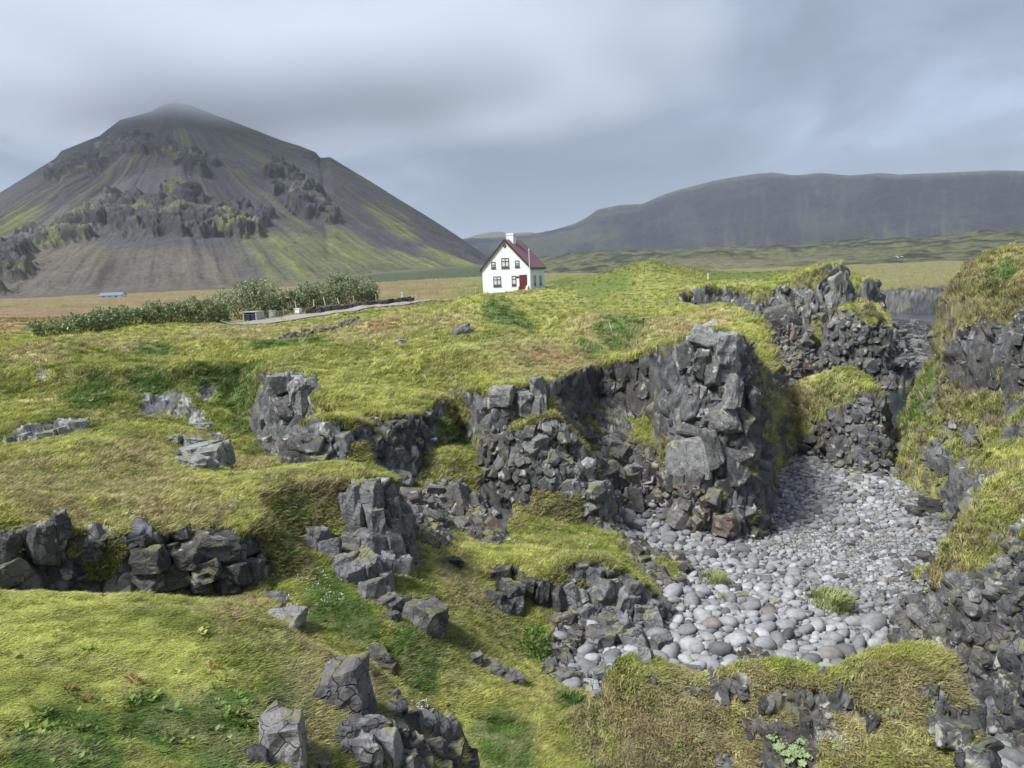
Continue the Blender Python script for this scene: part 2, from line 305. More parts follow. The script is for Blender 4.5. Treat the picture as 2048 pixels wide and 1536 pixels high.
land('grassy_foot', [
    (1806, 815, 'r', 51.5, 2.2, .3), (1826, 775, 'r', 51.8, 2.2, .3), (1850, 775, 'r', 50.0, 1.4, .35), (1880, 770, 'r', 48, 1.3, .4), (1910, 800, 'r', 46.5, 1.5, .3), (1980, 800, 'r', 45, 1.5, .3), (2060, 790, 'r', 43.5, 1.5, .3), (2300, 800, 'r', 41), (2600, 760, 'r', 40), (2300, 700, 'r', 46), (1900, 718, 'r', 51), (1868, 722, 'r', 53.5, 4), (1850, 745, 'r', 54, 4)],
    slope=1.6, rock=.25, lip=.3)
land('basalt_foot', [
    (1925, 950, 'r', 42, 1.6), (1970, 935, 'r', 41, 1.6), (2040, 925, 'r', 40, 1.5), (2150, 920, 'r', 38, 1.5), (2300, 930, 'r', 36), (2400, 880, 'r', 40), (2000, 880, 'r', 43), (1930, 905, 'r', 44)], slope=1.6, lip=.2)
land('right_bluff', [
    (1822, 1168, 'r', 24, 2.5), (1845, 1122, 'r', 24.4, 3), (1885, 1065, 'r', 24.8, 3), (1930, 992, 'r', 25.2, 3), (1980, 948, 'r', 25.6, 3), (2048, 903, 'r', 26, 3), (2250, 800, 'r', 27, 3), (2500, 800, 'r', 24), (2500, 900, 'r', 21), (2200, 1040, 'r', 21),
    (2048, 1075, 'r', 22.2, 2.2), (2010, 1085, 'r', 22.5, 2.2), (1975, 1130, 'r', 22.6, 2.2), (1935, 1160, 'r', 22.7, 2.2), (1880, 1180, 'r', 23.2, 2)],
    [(1950, 1060, 'r', 23.9), (2000, 1000, 'r', 24.6)], slope=2.2, lip=.2)

def rbf_fit(P, z, c=0.004):
    X = np.stack([np.arctan2(P[:, 0], P[:, 1]), np.log(np.hypot(P[:, 0], P[:, 1]))], 1)
    D = np.sqrt(((X[:, None]-X[None])**2).sum(-1) + c*c)
    n = len(X); A = np.zeros((n+1, n+1)); A[:n, :n] = D + 1e-6*np.eye(n); A[:n, n] = 1; A[n, :n] = 1
    w = np.linalg.solve(A, np.append(z, 0)); return X, w, c
def rbf_eval(fit, a, l):
    X, w, c = fit; out = np.full(a.shape, w[-1], np.float32)
    a = a.astype(np.float32); l = l.astype(np.float32)
    for (x, y), k in zip(X.astype(np.float32), w[:-1].astype(np.float32)):
        out += k*np.sqrt((a-x)**2 + (l-y)**2 + np.float32(c*c))
    return out

NR = 1500
LR0, LR1 = math.log(0.6), math.log(640.0)
LR = np.linspace(LR0, LR1, NR)
FOVH = math.radians(37.5)
NAZ = 1060
az_in = np.linspace(-FOVH, FOVH, NAZ)
step = az_in[1]-az_in[0]
az_out = []
a = FOVH; s = step
while a < 2*math.pi - FOVH - 0.004:
    s = min(s*1.35, 0.07)
    rem = (2*math.pi-FOVH) - a
    if rem < 0.8: s = min(s, max(step, rem*0.28))
    a += s; az_out.append(a)
az_out = np.array([q for q in az_out if q < 2*math.pi-FOVH-step*0.5])
AZ = np.concatenate([az_in, az_out])
NA = len(AZ)
AZW = (AZ+math.pi) % (2*math.pi) - math.pi

def polygon(L, x, y):
    v = L['v']; n = len(v)
    best = np.full(x.shape, 1e9, np.float32); sl = np.zeros(x.shape, np.float32); rk = np.zeros(x.shape, np.float32)
    inside = np.zeros(x.shape, bool)
    for i in range(n):
        a = v[i]; b = v[(i+1) % n]
        ex, ey = b[0]-a[0], b[1]-a[1]; ll = ex*ex+ey*ey+1e-9
        t = np.clip(((x-a[0])*ex+(y-a[1])*ey)/ll, 0, 1)
        d = np.hypot(x-a[0]-t*ex, y-a[1]-t*ey)
        m = d < best
        best = np.where(m, d, best)
        sl = np.where(m, L['s'][i]+(L['s'][(i+1) % n]-L['s'][i])*t, sl)
        rk = np.where(m, L['k'][i]+(L['k'][(i+1) % n]-L['k'][i])*t, rk)
        c = ((a[1] > y) != (b[1] > y))
        if abs(b[1]-a[1]) > 1e-9:
            inside ^= c & (x < ex*(y-a[1])/(b[1]-a[1])+a[0])
    return np.where(inside, -best, best), sl, rk

G_A, G_L = np.meshgrid(AZW.astype(np.float32), LR.astype(np.float32), indexing='ij')
G_R = np.exp(G_L); G_X = G_R*np.sin(G_A); G_Y = G_R*np.cos(G_A)
Z = rbf_eval(rbf_fit(BASE, BASE[:, 2]), G_A, G_L)
OWN = np.zeros(Z.shape, np.int16); ROCK = np.full(Z.shape, 0.15, np.float32); EDGE = np.full(Z.shape, 50, np.float32)
# wobble of the outlines so that no cliff edge is a ruled line
P2 = np.stack([G_X, G_Y, np.zeros_like(G_X)], -1)
wob = fbm(P2, 0.55, 3, seed=5)
wob2 = fbm(P2, 0.09, 2, seed=9)
LNAMES = ['ground']+list(LAND)
for li, (name, L) in enumerate(LAND.items(), 1):
    v = L['v']; reach = 16/ max(0.5, L['s'].min()) if name != 'main_headland' else 40
    reach = min(reach, 22)
    x0, x1, y0, y1 = v[:, 0].min()-reach, v[:, 0].max()+reach, v[:, 1].min()-reach, v[:, 1].max()+reach
    m = (G_X > x0) & (G_X < x1) & (G_Y > y0) & (G_Y < y1)
    if not m.any(): continue
    x = G_X[m]; y = G_Y[m]
    d, s, k = polygon(L, x, y)
    r = G_R[m]
    d = d + wob[m]*np.minimum(0.35, 0.012*r)*L['amp']
    top = rbf_eval(rbf_fit(L['top'], L['top'][:, 2], 0.01), G_A[m], G_L[m])
    lip = L['lip']
    # rounded shoulder, then the side
    zz = top - np.where(d > 0, s*d + lip, lip*np.exp(np.minimum(d, 0)/(lip*1.6)))
    zz = np.where(d > reach, -50, zz)
    old = Z[m]
    kk = 0.12+0.004*r
    h = np.clip(0.5+0.5*(zz-old)/kk, 0, 1)
    new = old*(1-h)+zz*h + kk*h*(1-h)
    Z[m] = new
    o = OWN[m]; w = zz > old; o[w] = li; OWN[m] = o
    rr = ROCK[m]; rr[w] = k[w]; ROCK[m] = rr
    e = EDGE[m]; e[w] = d[w]; EDGE[m] = e
# swells of the turf on the headland: (px, py, distance, half width px, half depth m, height)
for (px, py, r, hw, hd, h) in [(965, 606, 74, 62, 4.5, .45), (870, 615, 80, 60, 5, -.8), (950, 655, 61, 60, 4, -.5), (1010, 602, 88, 90, 5, -1.1), (1078, 652, 63, 42, 5, -1.6), (1120, 596, 97, 50, 5, .8), (800, 640, 66, 70, 5, .7), (700, 668, 62, 55, 4, .4), (1290, 531, 118, 60, 9, .35), (1240, 682, 50, 42, 3.5, -2.2), (1120, 684, 44, 80, 2.6, .6), (1230, 646, 58, 55, 3, .6), (1045, 594, 124, 60, 5, -.5), (1445, 622, 45, 70, 4, .5), (380, 745, 44, 50, 2.5, .5), (250, 690, 60, 60, 4, -.5), (120, 720, 52, 60, 4, .5), (560, 700, 55, 70, 4, -.5), (880, 690, 46, 60, 3, -.35), (200, 905, 24, 90, 2, .15), (140, 708, 54, 75, 3, .6), (330, 702, 58, 80, 3, -.7), (440, 692, 62, 60, 3, .6), (570, 668, 75, 60, 4, -.6), (650, 720, 42, 60, 3, .45), (745, 702, 45, 60, 3, -.6), (1130, 660, 56, 60, 3, -.5), (1000, 680, 48, 70, 2.5, .35), (1350, 640, 44, 50, 2.5, -.4), (90, 780, 34, 110, 2.5, .6), (330, 775, 37, 70, 2.5, -.5), (400, 758, 41, 60, 2.5, .55), (200, 740, 42, 70, 2.5, .5), (480, 860, 28, 40, 3, -.6), (1390, 1312, 13.4, 55, .9, -.2), (1290, 1312, 13.5, 35, .8, .08), (1540, 1310, 13.2, 60, .9, .10), (1670, 1312, 13.1, 40, .9, -.14), (1800, 1296, 13.0, 55, .9, .13)]:
    p = W(px, py, 'r', r); ux, uy = p[0]/r, p[1]/r
    al = (G_X-p[0])*ux+(G_Y-p[1])*uy; ac = (G_X-p[0])*uy-(G_Y-p[1])*ux
    Z += np.where(Z > 3.4, h*np.exp(-(al/hd)**2-(ac/(hw*r/F))**2), 0)
print('land', time.perf_counter()-T0)
# hummocks and swells
und = fbm(P2, 0.28, 3, seed=21)*(0.16+.12*smooth(28, 45, G_R)) + fbm(P2, 0.075, 3, seed=23)*0.65*smooth(30, 120, G_R)
flat = smooth(8, 14, G_R)*0.8+0.2
beachz = 1-smooth(3.6, 4.6, Z)*1.0
isground = (OWN == 0)
und = np.where(isground & (Z < 3.6), und*0.3, und)
Z = Z + und*flat
far_sea = (Z < 0.35) & isground
Z = np.maximum(Z, -0.4)

# even spacing of the rows along the surface as it unrolls away from the eye
dl = LR[1]-LR[0]
zs = Z
dz = np.diff(zs, axis=1)/G_R[:, 1:]
Hh = np.maximum(CAMZ-zs[:, 1:], 0.0)/G_R[:, 1:]
elev = (zs-CAMZ)/G_R
runmax = np.maximum.accumulate(elev, axis=1)
hid = (elev < runmax-0.004)[:, 1:]
hid &= np.roll(hid, 6, axis=0) & np.roll(hid, -6, axis=0)
wgt = np.sqrt((dl*(0.12+np.minimum(Hh, 1.5)))**2 + dz**2)
wgt *= np.where(hid, 0.22, 1.0)
wgt *= np.where(G_R[:, 1:] < 5.0, 0.18, 1.0)
K = 24
pad = np.concatenate([wgt[-K:], wgt, wgt[:K]], 0)
cs = np.concatenate([np.zeros((1, wgt.shape[1])), np.cumsum(pad, 0)], 0)
wgt = (cs[2*K+1:]-cs[:-2*K-1])/(2*K+1)
cum = np.concatenate([np.zeros((NA, 1)), np.cumsum(wgt, 1)], 1)
NV = 900
# common total so that rows stay level from column to column
LRv = np.empty((NA, NV), np.float32); Zv = np.empty((NA, NV), np.float32); Ev = np.empty((NA, NV), np.float32); Kv = np.empty((NA, NV), np.float32)
IDX = np.empty((NA, NV), np.int32)
for j in range(NA):
    t = np.linspace(0, cum[j, -1], NV)
    l = np.interp(t, cum[j], LR); LRv[j] = l
    Zv[j] = np.interp(l, LR, Z[j]); Ev[j] = np.interp(l, LR, EDGE[j]); Kv[j] = np.interp(l, LR, ROCK[j])
    IDX[j] = np.clip(np.rint((l-LR0)/dl), 0, NR-1)
OWNv = np.take_along_axis(OWN, IDX, 1)
Rv = np.exp(LRv)
V = np.stack([Rv*np.sin(AZW)[:, None], Rv*np.cos(AZW)[:, None], Zv], -1).astype(np.float32)
def normals(V):
    du = np.roll(V, -1, 0)-np.roll(V, 1, 0)
    dv = np.empty_like(V); dv[:, 1:-1] = V[:, 2:]-V[:, :-2]; dv[:, 0] = V[:, 1]-V[:, 0]; dv[:, -1] = V[:, -1]-V[:, -2]
    n = np.cross(dv, du)
    n /= np.linalg.norm(n, axis=-1, keepdims=True)+1e-9
    n *= np.where(n[..., 2:3] < 0, -1, 1)
    return n
def blur2(a, k):
    for ax in (0, 1):
        b = np.moveaxis(a, ax, 0)
        p = np.concatenate([b[-k:] if ax == 0 else np.repeat(b[:1], k, 0), b, b[:k] if ax == 0 else np.repeat(b[-1:], k, 0)], 0)
        c = np.concatenate([np.zeros((1,)+b.shape[1:]), np.cumsum(p, 0, dtype=np.float64)], 0)
        a = np.moveaxis(((c[2*k+1:]-c[:-2*k-1])/(2*k+1)).astype(np.float32), 0, ax)
    return a
NRM = blur2(normals(V), 3)
NRM /= np.linalg.norm(NRM, axis=-1, keepdims=True)+1e-9
VF = V.reshape(-1, 3); NF = NRM.reshape(-1, 3); RF = Rv.reshape(-1); OF = OWNv.reshape(-1); EF = Ev.reshape(-1); KF = Kv.reshape(-1)
print('resample', time.perf_counter()-T0, len(VF))

# what the eye meets at a pixel of the photograph
class Seen:
    def __init__(s, VF):
        s.VF = VF
        x, y, d = project(VF)
        ok = (d > 0.5) & (x > -60) & (x < 2108) & (y > 0) & (y < 1620)
        s.i = np.nonzero(ok)[0]
        cx = (x[ok]/4+20).astype(int); cy = (y[ok]/4).astype(int)
        s.W = 560; s.key = cy*s.W+cx
        o = np.lexsort((d[ok], s.key)); s.i = s.i[o]; s.key = s.key[o]
        u, f = np.unique(s.key, return_index=True)
        s.first = np.full(s.W*420, -1); s.first[u] = s.i[f]
        s.dist = np.full(s.W*420, 1e9); s.dist[u] = d[ok][o][f]
    def __call__(s, px, py):
        cx = int(px/4+20); cy = int(py/4)
        for rad in (0, 1, 2, 4, 8, 14):
            best = None
            for a in range(-rad, rad+1):
                for b in range(-rad, rad+1):
                    k = (cy+a)*s.W+cx+b
                    if 0 <= k < len(s.first) and s.first[k] >= 0 and (best is None or a*a+b*b < best[0]): best = (a*a+b*b, s.first[k])
            if best: return int(best[1])
        raise ValueError((px, py))
see = Seen(VF)
def at(px, py): return VF[see(px, py)].astype(float)

# patches of ground cover, each a ball in the place itself: (px, py, radius in photo pixels, kind, strength, flatten)
PATCH = [
    # bare rock in the turf
    *[(x, y, r, 'rock', 1.3) for x, y, r in [
        (85, 1090, 34), (120, 1060, 22), (205, 1060, 22), (280, 1060, 28), (310, 1110, 40), (370, 1110, 45), (440, 1100, 50), (480, 1130, 40), (10, 1090, 22),
        (395, 905, 40), (430, 890, 30), (440, 915, 25), (50, 870, 30), (130, 855, 28), (160, 845, 20), (95, 862, 20), (405, 850, 14),
        (345, 805, 34), (300, 815, 24), (410, 785, 20), (390, 830, 20), (80, 745, 12), (570, 790, 50), (600, 830, 30), (560, 770, 30), (620, 770, 25), (590, 870, 25),
        (650, 870, 60), (690, 890, 50), (610, 900, 40), (810, 860, 55), (840, 880, 35), (915, 790, 30), (880, 800, 20), (770, 850, 20),
        (740, 1000, 60), (740, 1070, 60), (740, 1130, 50), (700, 1120, 40), (790, 1110, 30), (625, 1080, 26), (680, 1130, 30), (740, 1170, 30),
        (505, 1120, 24), (520, 1100, 14), (560, 1200, 22), (540, 1185, 20), (1080, 1330, 14), (560, 1235, 22), (575, 1245, 20),
        (1000, 810, 40), (1060, 790, 40), (1000, 770, 25), (1040, 830, 40), (975, 850, 30), (1020, 900, 50), (1000, 960, 60), (1080, 960, 70), (1150, 950, 60), (1180, 1010, 50), (1090, 1030, 50), (1000, 1030, 50), (1120, 870, 40), (1200, 1040, 30),
        (1240, 760, 60), (1200, 800, 50), (1280, 820, 60), (1220, 860, 50), (1300, 760, 40), (1140, 780, 30), (1340, 700, 30), (1430, 740, 90), (1430, 830, 80), (1450, 930, 80), (1440, 1000, 60), (1500, 960, 50), (1390, 900, 50), (1520, 1010, 30), (1380, 660, 22),
        (1410, 585, 35), (1450, 590, 20), (1390, 612, 16), (1500, 600, 40), (1560, 590, 45), (1620, 580, 50), (1660, 560, 40), (1650, 610, 30), (1720, 575, 32), (1760, 590, 20), (1700, 650, 40), (1760, 660, 50), (1720, 700, 50), (1800, 690, 40), (1680, 690, 30), (1540, 630, 30), (1580, 640, 30), (1820, 650, 25),
        (1600, 850, 40), (1680, 860, 60), (1740, 830, 40), (1720, 890, 40), (1640, 870, 30), (1750, 880, 30),
        (1930, 705, 56), (2000, 690, 50), (1960, 740, 40), (2030, 762, 36), (1900, 742, 30), (2040, 640, 30), (1900, 690, 25), (2030, 720, 25), (1940, 868, 22), (2020, 862, 22), (1800, 880, 30), (1860, 905, 26), (1950, 960, 50), (2020, 960, 50), (1880, 930, 30), (2030, 810, 20),
        (2030, 1060, 26), (1990, 1070, 18), (2040, 1100, 20), (1980, 1150, 30), (1880, 1230, 70), (1950, 1260, 80), (2030, 1200, 70), (2000, 1330, 80), (1930, 1320, 50), (1840, 1210, 40), (2040, 1380, 50),
        (1030, 1160, 45), (1000, 1180, 30), (1100, 1180, 50), (1180, 1170, 50), (1240, 1180, 50), (1160, 1230, 50), (1240, 1240, 60), (1300, 1230, 50), (1310, 1280, 40), (1200, 1280, 35), (1120, 1240, 30),
        (920, 1180, 16), (940, 1210, 18), (870, 1110, 8), (1170, 1320, 40), (1230, 1310, 40), (1130, 1345, 20),
        (680, 1380, 45), (570, 1480, 45), (540, 1430, 25), (740, 1450, 45), (810, 1420, 40), (870, 1470, 50), (800, 1500, 60), (520, 1520, 25), (760, 1320, 22), (720, 1520, 50), (900, 1520, 40), (855, 1430, 30),
        (1450, 1380, 28), (1530, 1410, 20), (1690, 1400, 30), (1690, 1375, 20), (1610, 1440, 26), (1740, 1430, 24), (1740, 1460, 20), (1560, 1480, 40), (1600, 1500, 35), (1500, 1450, 24), (1480, 1500, 20), (1900, 1450, 45), (1880, 1420, 24), (1960, 1440, 40), (1970, 1520, 40), (1850, 1380, 18), (1880, 1350, 12),
        (1600, 1400, 14), (1420, 1350, 18), (1640, 1340, 12), (1560, 1530, 50), (1300, 1360, 14), (1380, 1370, 16), (1480, 1360, 16), (1060, 1270, 20),
        (780, 680, 20), (790, 700, 10), (925, 665, 18), (1135, 605, 8), (1370, 618, 22), (430, 1240, 10), (470, 1245, 12)]],
    # turf on the ledges of the rock
    *[(x, y, r, 'grass', 1.6) for x, y, r in [
        (900, 880, 45), (900, 830, 35), (930, 940, 30), (870, 930, 30), (850, 760, 40), (1100, 815, 22), (1180, 840, 26), (1165, 870, 24), (1300, 860, 26), (1320, 900, 34), (1290, 900, 22), (1030, 745, 30), (1060, 840, 14), (1310, 800, 18),
        (1100, 1080, 90), (1180, 1095, 50), (950, 1095, 60), (1520, 760, 46), (1545, 820, 40), (1505, 705, 34), (1530, 730, 40), (1530, 870, 22), (1500, 940, 18), (1430, 990, 14), (1540, 700, 40), (1510, 1030, 10),
        (1600, 805, 60), (1680, 765, 60), (1700, 740, 50), (1640, 780, 50), (1740, 760, 40), (1560, 820, 30), (1640, 660, 24), (1740, 615, 40), (1790, 600, 26), (1760, 560, 22), (1520, 575, 30), (1600, 545, 40),
        (640, 1100, 24), (600, 1030, 50), (560, 1080, 40), (520, 1060, 24), (700, 850, 14), (720, 900, 26), (640, 820, 30), (600, 1170, 40), (620, 1000, 40), (205, 1120, 30), (150, 1100, 16), (230, 1100, 24),
        (640, 1440, 30), (620, 1380, 26), (740, 1390, 24), (770, 1360, 20), (620, 1500, 22), (1890, 1130, 40), (1850, 1150, 30), (1950, 1090, 40), (1260, 1140, 20), (1300, 1130, 20), (1130, 1300, 14), (1180, 1260, 10), (1050, 1290, 40), (1340, 1140, 26),
        (1750, 1390, 40), (1820, 1420, 40), (1850, 1480, 30), (1400, 1450, 60), (1300, 1450, 70), (1680, 1480, 30), (1800, 1350, 50), (1500, 1340, 30), (1930, 1500, 20), (1700, 1350, 20), (1260, 1380, 40)]],
    # kinds of turf
    *[(x, y, r, 'lush', 1.1) for x, y, r in [
        (1160, 575, 50), (1220, 570, 40), (1130, 560, 30), (1190, 590, 30), (1100, 575, 30), (1500, 545, 50), (1440, 550, 30), (470, 770, 60), (510, 840, 60), (530, 900, 50), (430, 770, 60), (300, 780, 50), (180, 780, 50), (900, 880, 50), (850, 930, 30), (880, 550, 0.1), (1840, 800, 70), (1800, 830, 50), (1840, 760, 40),
        (300, 1450, 70), (450, 1430, 60), (150, 1490, 80), (40, 1510, 50), (560, 1400, 40), (420, 1500, 60), (820, 1310, 60), (860, 1290, 40), (1130, 1410, 30), (650, 1200, 60), (700, 1240, 60), (560, 1080, 40), (1000, 1480, 60), (1000, 1520, 60), (1005, 628, 36), (1040, 642, 26), (990, 615, 30), (1240, 668, 50), (1210, 655, 30), (930, 880, 30), (400, 660, 0.1), (620, 690, 40), (550, 690, 50), (1180, 690, 30), (1650, 1200, 30), (1420, 1155, 30), (580, 1010, 40), (300, 700, 40), (200, 1120, 30), (2000, 540, 30)]],  # mound flank and bowl: greener turf, with relief shade put into its colour
    *[(x, y, r, 'bright', 0.9) for x, y, r in [
        (150, 950, 160), (400, 950, 120), (600, 930, 90), (100, 1250, 200), (350, 1250, 120), (100, 1350, 150), (950, 1110, 70), (860, 1090, 50), (1060, 1120, 60), (700, 770, 100), (850, 740, 100), (1000, 730, 120), (1150, 700, 100), (300, 1350, 150), (1450, 1310, 150), (1700, 1310, 120), (850, 1370, 60), (950, 1420, 60), (1960, 1000, 70), (2020, 950, 60), (1430, 625, 60), (700, 780, 60)]],
    *[(x, y, r, 'dry', 1.0) for x, y, r in [
        (260, 945, 100), (500, 935, 60), (60, 960, 80), (1100, 710, 120), (1200, 690, 100), (900, 640, 60), (760, 650, 90), (700, 670, 50), (1330, 640, 60), (1420, 625, 50), (1180, 640, 60), (430, 1240, 40), (480, 1210, 50), (620, 1300, 60), (700, 1330, 50), (560, 970, 40), (640, 970, 40), (400, 1020, 50), (300, 1030, 60), (100, 1030, 60),
        (900, 1150, 50), (940, 1180, 40), (880, 1140, 30), (1450, 1420, 90), (1350, 1400, 70), (1500, 1500, 80), (1700, 1450, 60), (1780, 1400, 50), (1250, 1420, 60), (1500, 1380, 50), (500, 660, 120), (200, 690, 80), (60, 700, 60), (1560, 770, 40), (1580, 790, 40), (1600, 790, 30), (1960, 600, 60), (1900, 640, 50), (2020, 640, 50), (1950, 700, 40), (1880, 690, 30), (600, 600, 80), (660, 650, 60), (600, 1400, 60), (700, 1450, 40), (1900, 1150, 30), (1240, 1380, 40)]],
    *[(x, y, r, 'russet', 1.0) for x, y, r in [
        (100, 630, 140), (300, 600, 100), (430, 595, 80), (20, 650, 60), (200, 615, 100), (560, 590, 50), (620, 600, 40), (1010, 520, 0.1), (1100, 718, 50), (1960, 570, 30), (2030, 550, 30), (1900, 600, 20), (1430, 640, 25), (760, 655, 40), (1370, 660, 20), (950, 602, 16), (900, 603, 16), (380, 1235, 30), (460, 1240, 30), (1300, 1440, 30), (1880, 1380, 20)]],
    # loose stone
    *[(x, y, r, 'scree', 1.2) for x, y, r in [
        (830, 1020, 40), (880, 1030, 50), (940, 1050, 45), (860, 1060, 30), (900, 1000, 40), (970, 1070, 30), (1220, 960, 50), (1260, 990, 50), (1300, 1010, 50), (1360, 1000, 40), (1230, 900, 40), (1280, 930, 40), (1400, 1020, 30), (1180, 1330, 50), (1230, 1320, 40), (1120, 1350, 25), (1580, 700, 40), (1560, 670, 30), (1600, 725, 30), (1560, 640, 20), (1330, 960, 30)]],
    *[(x, y, r, 'wrack', 1.2) for x, y, r in [(1870, 1070, 34), (1890, 1050, 26), (1850, 1090, 26), (1830, 1060, 24), (1790, 745, 40), (1830, 740, 30), (1770, 790, 20)]],
]
kinds = ['rock', 'grass', 'lush', 'bright', 'dry', 'russet', 'scree', 'wrack']
PW = {k: np.zeros(len(VF), np.float32) for k in kinds}
XV, YV, DV = project(VF.astype(np.float64))
pn = (0.45*fbm(VF, 0.9, 3, seed=31)+0.35*fbm(VF, 3.5, 2, seed=33)).astype(np.float32)
order = np.argsort(RF); Rs = RF[order]
for (px, py, rad, kind, st) in PATCH:
    if rad < 1: continue
    i = see(px, py); c = VF[i]; dist = float(DV[i]); R = rad*dist/F
    # grazing ground reads foreshortened: stretch the ball along the line of sight on level ground
    graz = max(0.18, abs(float(NF[i] @ (np.array([0, 0, CAMZ])-c))/np.linalg.norm(np.array([0, 0, CAMZ])-c)))
    st_y = min(1/graz, 3.0) if NF[i][2] > 0.8 else 1.0
    Rm = R*st_y*1.7
    lo = np.searchsorted(Rs, RF[i]-Rm); hi = np.searchsorted(Rs, RF[i]+Rm)
    ids = order[lo:hi]
    dd = VF[ids]-c
    ids2 = np.abs(dd[:, 0]) < Rm; ids = ids[ids2]; dd = dd[ids2]
    u = c[:2]/np.hypot(c[0], c[1])
    al = dd[:, 0]*u[0]+dd[:, 1]*u[1]; ac = -dd[:, 0]*u[1]+dd[:, 1]*u[0]
    d = np.sqrt((al/(R*st_y))**2+(ac/R)**2+(dd[:, 2]/R)**2)
    w = st*smooth(1.35, 0.55, d + pn[ids]*0.9)
    PW[kind][ids] = np.maximum(PW[kind][ids], w)
print('patches', time.perf_counter()-T0)

steep = smooth(0.80, 0.55, NF[:, 2])
n_a = fbm(VF, 0.35, 3, seed=41); n_b = fbm(VF, 1.7, 3, seed=43); n_c = fbm(VF, 7.0, 2, seed=45)
KF = lerp(0.12, KF, smooth(-.55, .15, EF))
rock = np.clip(steep*KF*1.15 + 0.35*n_b*steep, 0, 1)
rock = np.clip(np.maximum(rock, PW['rock']) - PW['grass']*(1.0-0.35*(n_b > 0.15)), 0, 1)
rim = smooth(.12, -.12, EF+.1*n_b)*smooth(.6, .75, NF[:, 2])*(OF > 0)*(np.arctan2(VF[:, 0], VF[:, 1]) > math.radians(-14))*(RF > 26)*(RF < 110)
rock = rock*(1-.92*rim)
rock = smooth(0.35, 0.62, rock+0.18*n_b+0.08*n_c)
onground = (OF == 0)
beach = smooth(3.3, 2.75, VF[:, 2]+0.35*n_b)*onground*(RF > 12)*(np.arctan2(VF[:, 0], VF[:, 1]) > math.radians(2.0))
beach *= (RF < 300)
beach = np.clip(beach-PW['grass'], 0, 1)
scree = np.clip(smooth(0.3, 0.7, PW['scree']+0.2*n_c), 0, 1)*(1-beach)
# far low shore is bare rock
rock = np.where((RF > 195) & (RF < 235) & (VF[:, 0] > 60) & (VF[:, 2] < 5.0), 1.0, rock)
rock = rock*(1-beach)

# ---- relief
big = np.where(RF > 60, 1.7, np.where(RF < 16, 0.45, 1.0)).astype(np.float32)
P = VF.astype(np.float32)
disp = np.zeros((len(P), 3), np.float32)
m = rock > 0.02
q = P[m] + 0.25*np.stack([fbm(P[m], 0.8, 2, seed=51), fbm(P[m], 0.8, 2, seed=52), fbm(P[m], 0.8, 2, seed=53)], 1)
bg = big[m]
s1 = np.stack([1/(1.15*bg), 1/(1.15*bg), 1/(1.5*bg)], 1)
b1, b2, off, r1, r2, r3 = voronoi(q, s1, seed=61)
dirn = np.stack([r1-0.5, r2-0.5, r3-0.5], 1)*2
d1 = ((r3-0.5)*0.55 + (off*dirn).sum(1)*0.75)*bg
g1 = smooth(0.10, 0.0, b2-b1)
c1, c2, off2, t1, t2, t3 = voronoi(q, s1*2.6, seed=67)
dirn2 = np.stack([t1-0.5, t2-0.5, t3-0.5], 1)*2
d2 = ((t3-0.5)*0.24 + (off2*dirn2).sum(1)*0.32)*bg
g2 = smooth(0.10, 0.0, c2-c1)
fine = fbm(P[m], 5.0, 2, seed=71, ridged=True)*0.03
amt = (d1*0.45 + d2*0.7 - 0.10*bg*g1 - 0.05*bg*g2 + fine)*rock[m]*lerp(1.0, 0.45, smooth(.6, .9, NF[m][:, 2]))
nn = NF[m].copy()
disp[m] = nn*amt[:, None]
crack = np.zeros(len(P), np.float32); crack[m] = np.clip(np.maximum(g1, 0.75*g2), 0, 1)
blockt = np.zeros(len(P), np.float32); blockt[m] = 0.5*r1+0.5*t2
# turf: combed lumps
gm = (1-rock)*(1-beach)
comb = np.stack([P[:, 0]*0.45+P[:, 1]*0.1, P[:, 1], P[:, 2]], 1)
sc = np.clip(RF*0.045, 0.55, 2.2)
lump = fbm(comb, 2.1, 3, seed=81)*0.075*sc + fbm(comb, 0.8, 2, seed=83)*0.10*smooth(10, 30, RF)
lump2 = vnoise(P, 7.0, 85)*0.03
lump = lump + (OF == LNAMES.index('low_bluff'))*fbm(P, 1.1, 3, seed=89)*.26*smooth(-.2, .4, EF)
disp += NF*((lump+lump2)*gm*(1-0.75*PW['lush']*(RF > 90)))[:, None]
cell = (1-rock)*np.maximum(beach*0.4, scree)
disp += NF*(fbm(P, 3.0, 3, seed=87)*0.13*cell)[:, None]
TOP = P + disp
print('relief', time.perf_counter()-T0)

# ---- colour of the ground, with some shade put in
def C(*a): return np.array(a, np.float32)
g_yel, g_grn, g_dk, g_tan, g_red, g_bri = C(.295, .31, .078), C(.19, .225, .05), C(.05, .085, .02), C(.44, .365, .19), C(.34, .21, .12), C(.42, .43, .12)
base = cmix(np.broadcast_to(g_grn, (len(P), 3)), g_yel, smooth(-.3, .35, n_a+0.4*n_b))
base = cmix(base, g_tan, 0.4*smooth(0.1, .6, fbm(P, 0.6, 3, seed=91)))
base = cmix(base, C(.47, .49, .135), np.clip(PW['bright'], 0, 1)*0.8*smooth(-.6, .4, n_b))
base = cmix(base, g_tan*0.9, np.clip(PW['dry'], 0, 1)*smooth(-.7, .4, n_b+.3*n_c)*0.75)
base = cmix(base, g_red, np.clip(PW['russet'], 0, 1)*smooth(-.6, .5, n_b)*0.85)
azf = np.arctan2(P[:, 0], P[:, 1])
rus = smooth(-.04, -.10, azf)*smooth(100, 125, RF+14*n_a)
base = cmix(base, C(.35, .235, .14), rus*smooth(-.6, .35, fbm(P, .08, 4, seed=191)+.3*n_a)*.85)
base = base*(1+.3*fbm(P, .3, 3, seed=193)*smooth(95, 130, RF))[:, None]
